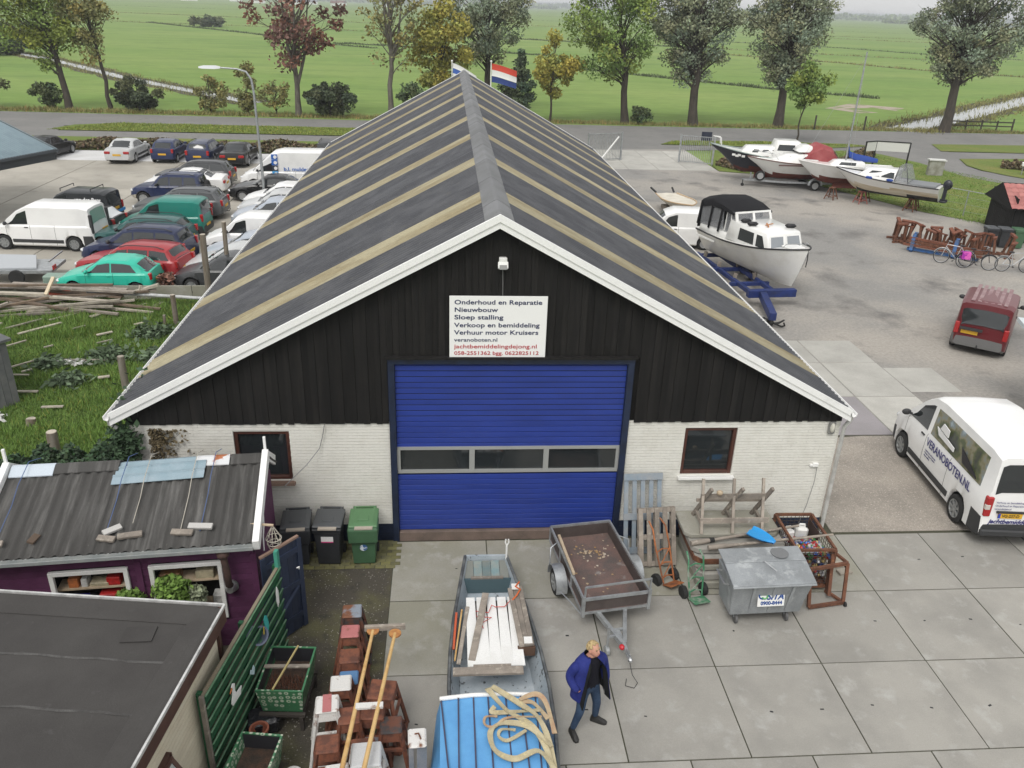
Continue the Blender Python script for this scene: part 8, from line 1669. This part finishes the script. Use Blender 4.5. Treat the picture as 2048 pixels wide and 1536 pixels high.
# field fence and posts
t = thing('rail_fence', 'low wooden post and rail fence beside the big willow', 'fence'); dkw = M('dark_fence_wood', (.06, .052, .042), .9)
for k in range(5): MB().box((51.6+1.65*k, 71.5-.1*k, .5), (.12, .12, 1.05 if k < 4 else 1.5)).build('post', dkw, t)
for z in (.45, .85): MB().bar((51.4, 71.5, z), (58.3, 71.08, z), .05, .12).build('rail', dkw, t)
for i, (x, y) in enumerate(((35.8, 69.0), (41.1, 69.2))): tag(MB().tube([(0, 0, 0), (0, 0, 1.35)], .09, 8).build('fence_post', dkw, loc=(x, y, 0)), ['dark wooden field post behind the sapling', 'dark wooden field post left of the broad ditch'][i], 'post', 'single posts along the field')
tag(MB().ell((0, 0, .75), (1.0, .35, .45)).box((.9, 0, 1.1), (.5, .3, .4)).bar((-.6, 0, .5), (-.6, 0, 0), .15).bar((.6, 0, .5), (.6, 0, 0), .15).build('grazing_cow', black, loc=(123, 178, 0)), 'dark cow grazing far out on the pasture', 'cow')
# far land
def far_trees(name, segs, leaf, seed, size, n):
    rg = np.random.default_rng(seed); P = []
    for (x0, x1, y, h, wv) in segs:
        k = int(n*abs(x1-x0)/sum(abs(s[1]-s[0]) for s in segs)); u = rg.uniform(0, 1, k); x = x0+(x1-x0)*u; hh = h*(.55+.45*np.abs(np.sin(x/wv)*np.sin(x/wv*2.3+1)))
        P.append(np.stack([x, y+rg.normal(0, h*.8, k), hh*rg.uniform(0, 1, k)**.7], 1))
    P = np.concatenate(P); V, F = quads(P, size, rg, .2, asp=1.1); return np_mesh(name, V, F, LM[leaf], col=rg.uniform(.6, 1.4, (len(F), 1))*np.ones(3), kind='stuff')
far_trees('far_woods', [(330, 520, 1215, 11, 9), (760, 1000, 1500, 7, 14)], 'green', 101, 3.2, 6000)
far_trees('far_woods', [(560, 1300, 2050, 15, 40), (1500, 2400, 2100, 16, 60), (-1500, 300, 2400, 11, 90)], 'green', 102, 6, 9000); far_trees('far_woods', [(-3200, 3300, 3300, 20, 160)], 'green', 103, 11, 9000)
rf_ = M('far_roof', (.16, .07, .05), .8)
for i in range(9):
    x, y = -330+rd.uniform(-90, 260), 1230+rd.uniform(-40, 160); t = thing('farmhouse', 'tiny pale farm building on the horizon beyond the pasture', 'house', (x, y, 0), rd.uniform(-.5, .5), 'far farm buildings'); w_, d_ = rd.uniform(8, 22), 9
    MB().box((0, 0, 1.7), (w_, d_, 3.4)).build('wall', white, t); MB().prism([(-w_/2-.3, -d_/2-.4, 3.4), (-w_/2-.3, d_/2+.4, 3.4), (-w_/2-.3, 0, 6.4)], (w_+.6, 0, 0)).build('roof', rf_ if i % 2 else M('far_grey_roof', (.2, .2, .21), .8), t)
# haze: one closed box of thin even air round camera and land
hz_ = MB().box((0, 2100, 7.9), (8300, 4500, 18.2)).build('haze', [], None); hz_['kind'] = 'stuff'; hm_ = bpy.data.materials.new('haze_air'); hm_.use_nodes = True; _t = hm_.node_tree; _t.nodes.remove(_t.nodes['Principled BSDF'])
pv_ = _t.nodes.new('ShaderNodeVolumePrincipled'); pv_.inputs['Density'].default_value = .00042; pv_.inputs['Color'].default_value = (.90, .94, 1., 1); pv_.inputs['Anisotropy'].default_value = .2; _t.links.new(pv_.outputs[0], _t.nodes['Material Output'].inputs['Volume']); hz_.data.materials.append(hm_)

# labels that single out the alike pieces by their order in the place
ORD = 'first second third fourth fifth sixth seventh eighth ninth tenth eleventh twelfth thirteenth fourteenth fifteenth sixteenth seventeenth eighteenth nineteenth twentieth twenty-first twenty-second twenty-third twenty-fourth twenty-fifth twenty-sixth'.split()
def relabel(group, key, fmt):
    os_ = sorted([o for o in bpy.data.objects if o.get('group') == group and o.get('label', '').startswith(fmt[0])], key=key)
    for o, w in zip(os_, ORD): o['label'] = fmt[1] % w
bpy.context.view_layer.update()
relabel('rusty boat stands heaped by the shed', lambda o: o.location.x, ('rusty', 'rusty boat stand in the heap, %s along it from the gate side end'))
relabel('laths scattered in the meadow', lambda o: -o.location.x, ('weathered', 'weathered lath lying in the meadow grass, %s nearest the barn'))
relabel('planks of the timber pile', lambda o: -sum(v.co.z for v in o.data.vertices)/len(o.data.vertices), ('weathered', 'weathered plank of the timber pile, %s from the top'))
relabel('far farm buildings', lambda o: o.location.x, ('tiny', 'tiny pale farm building on the horizon, %s of its row from the ash tree end'))
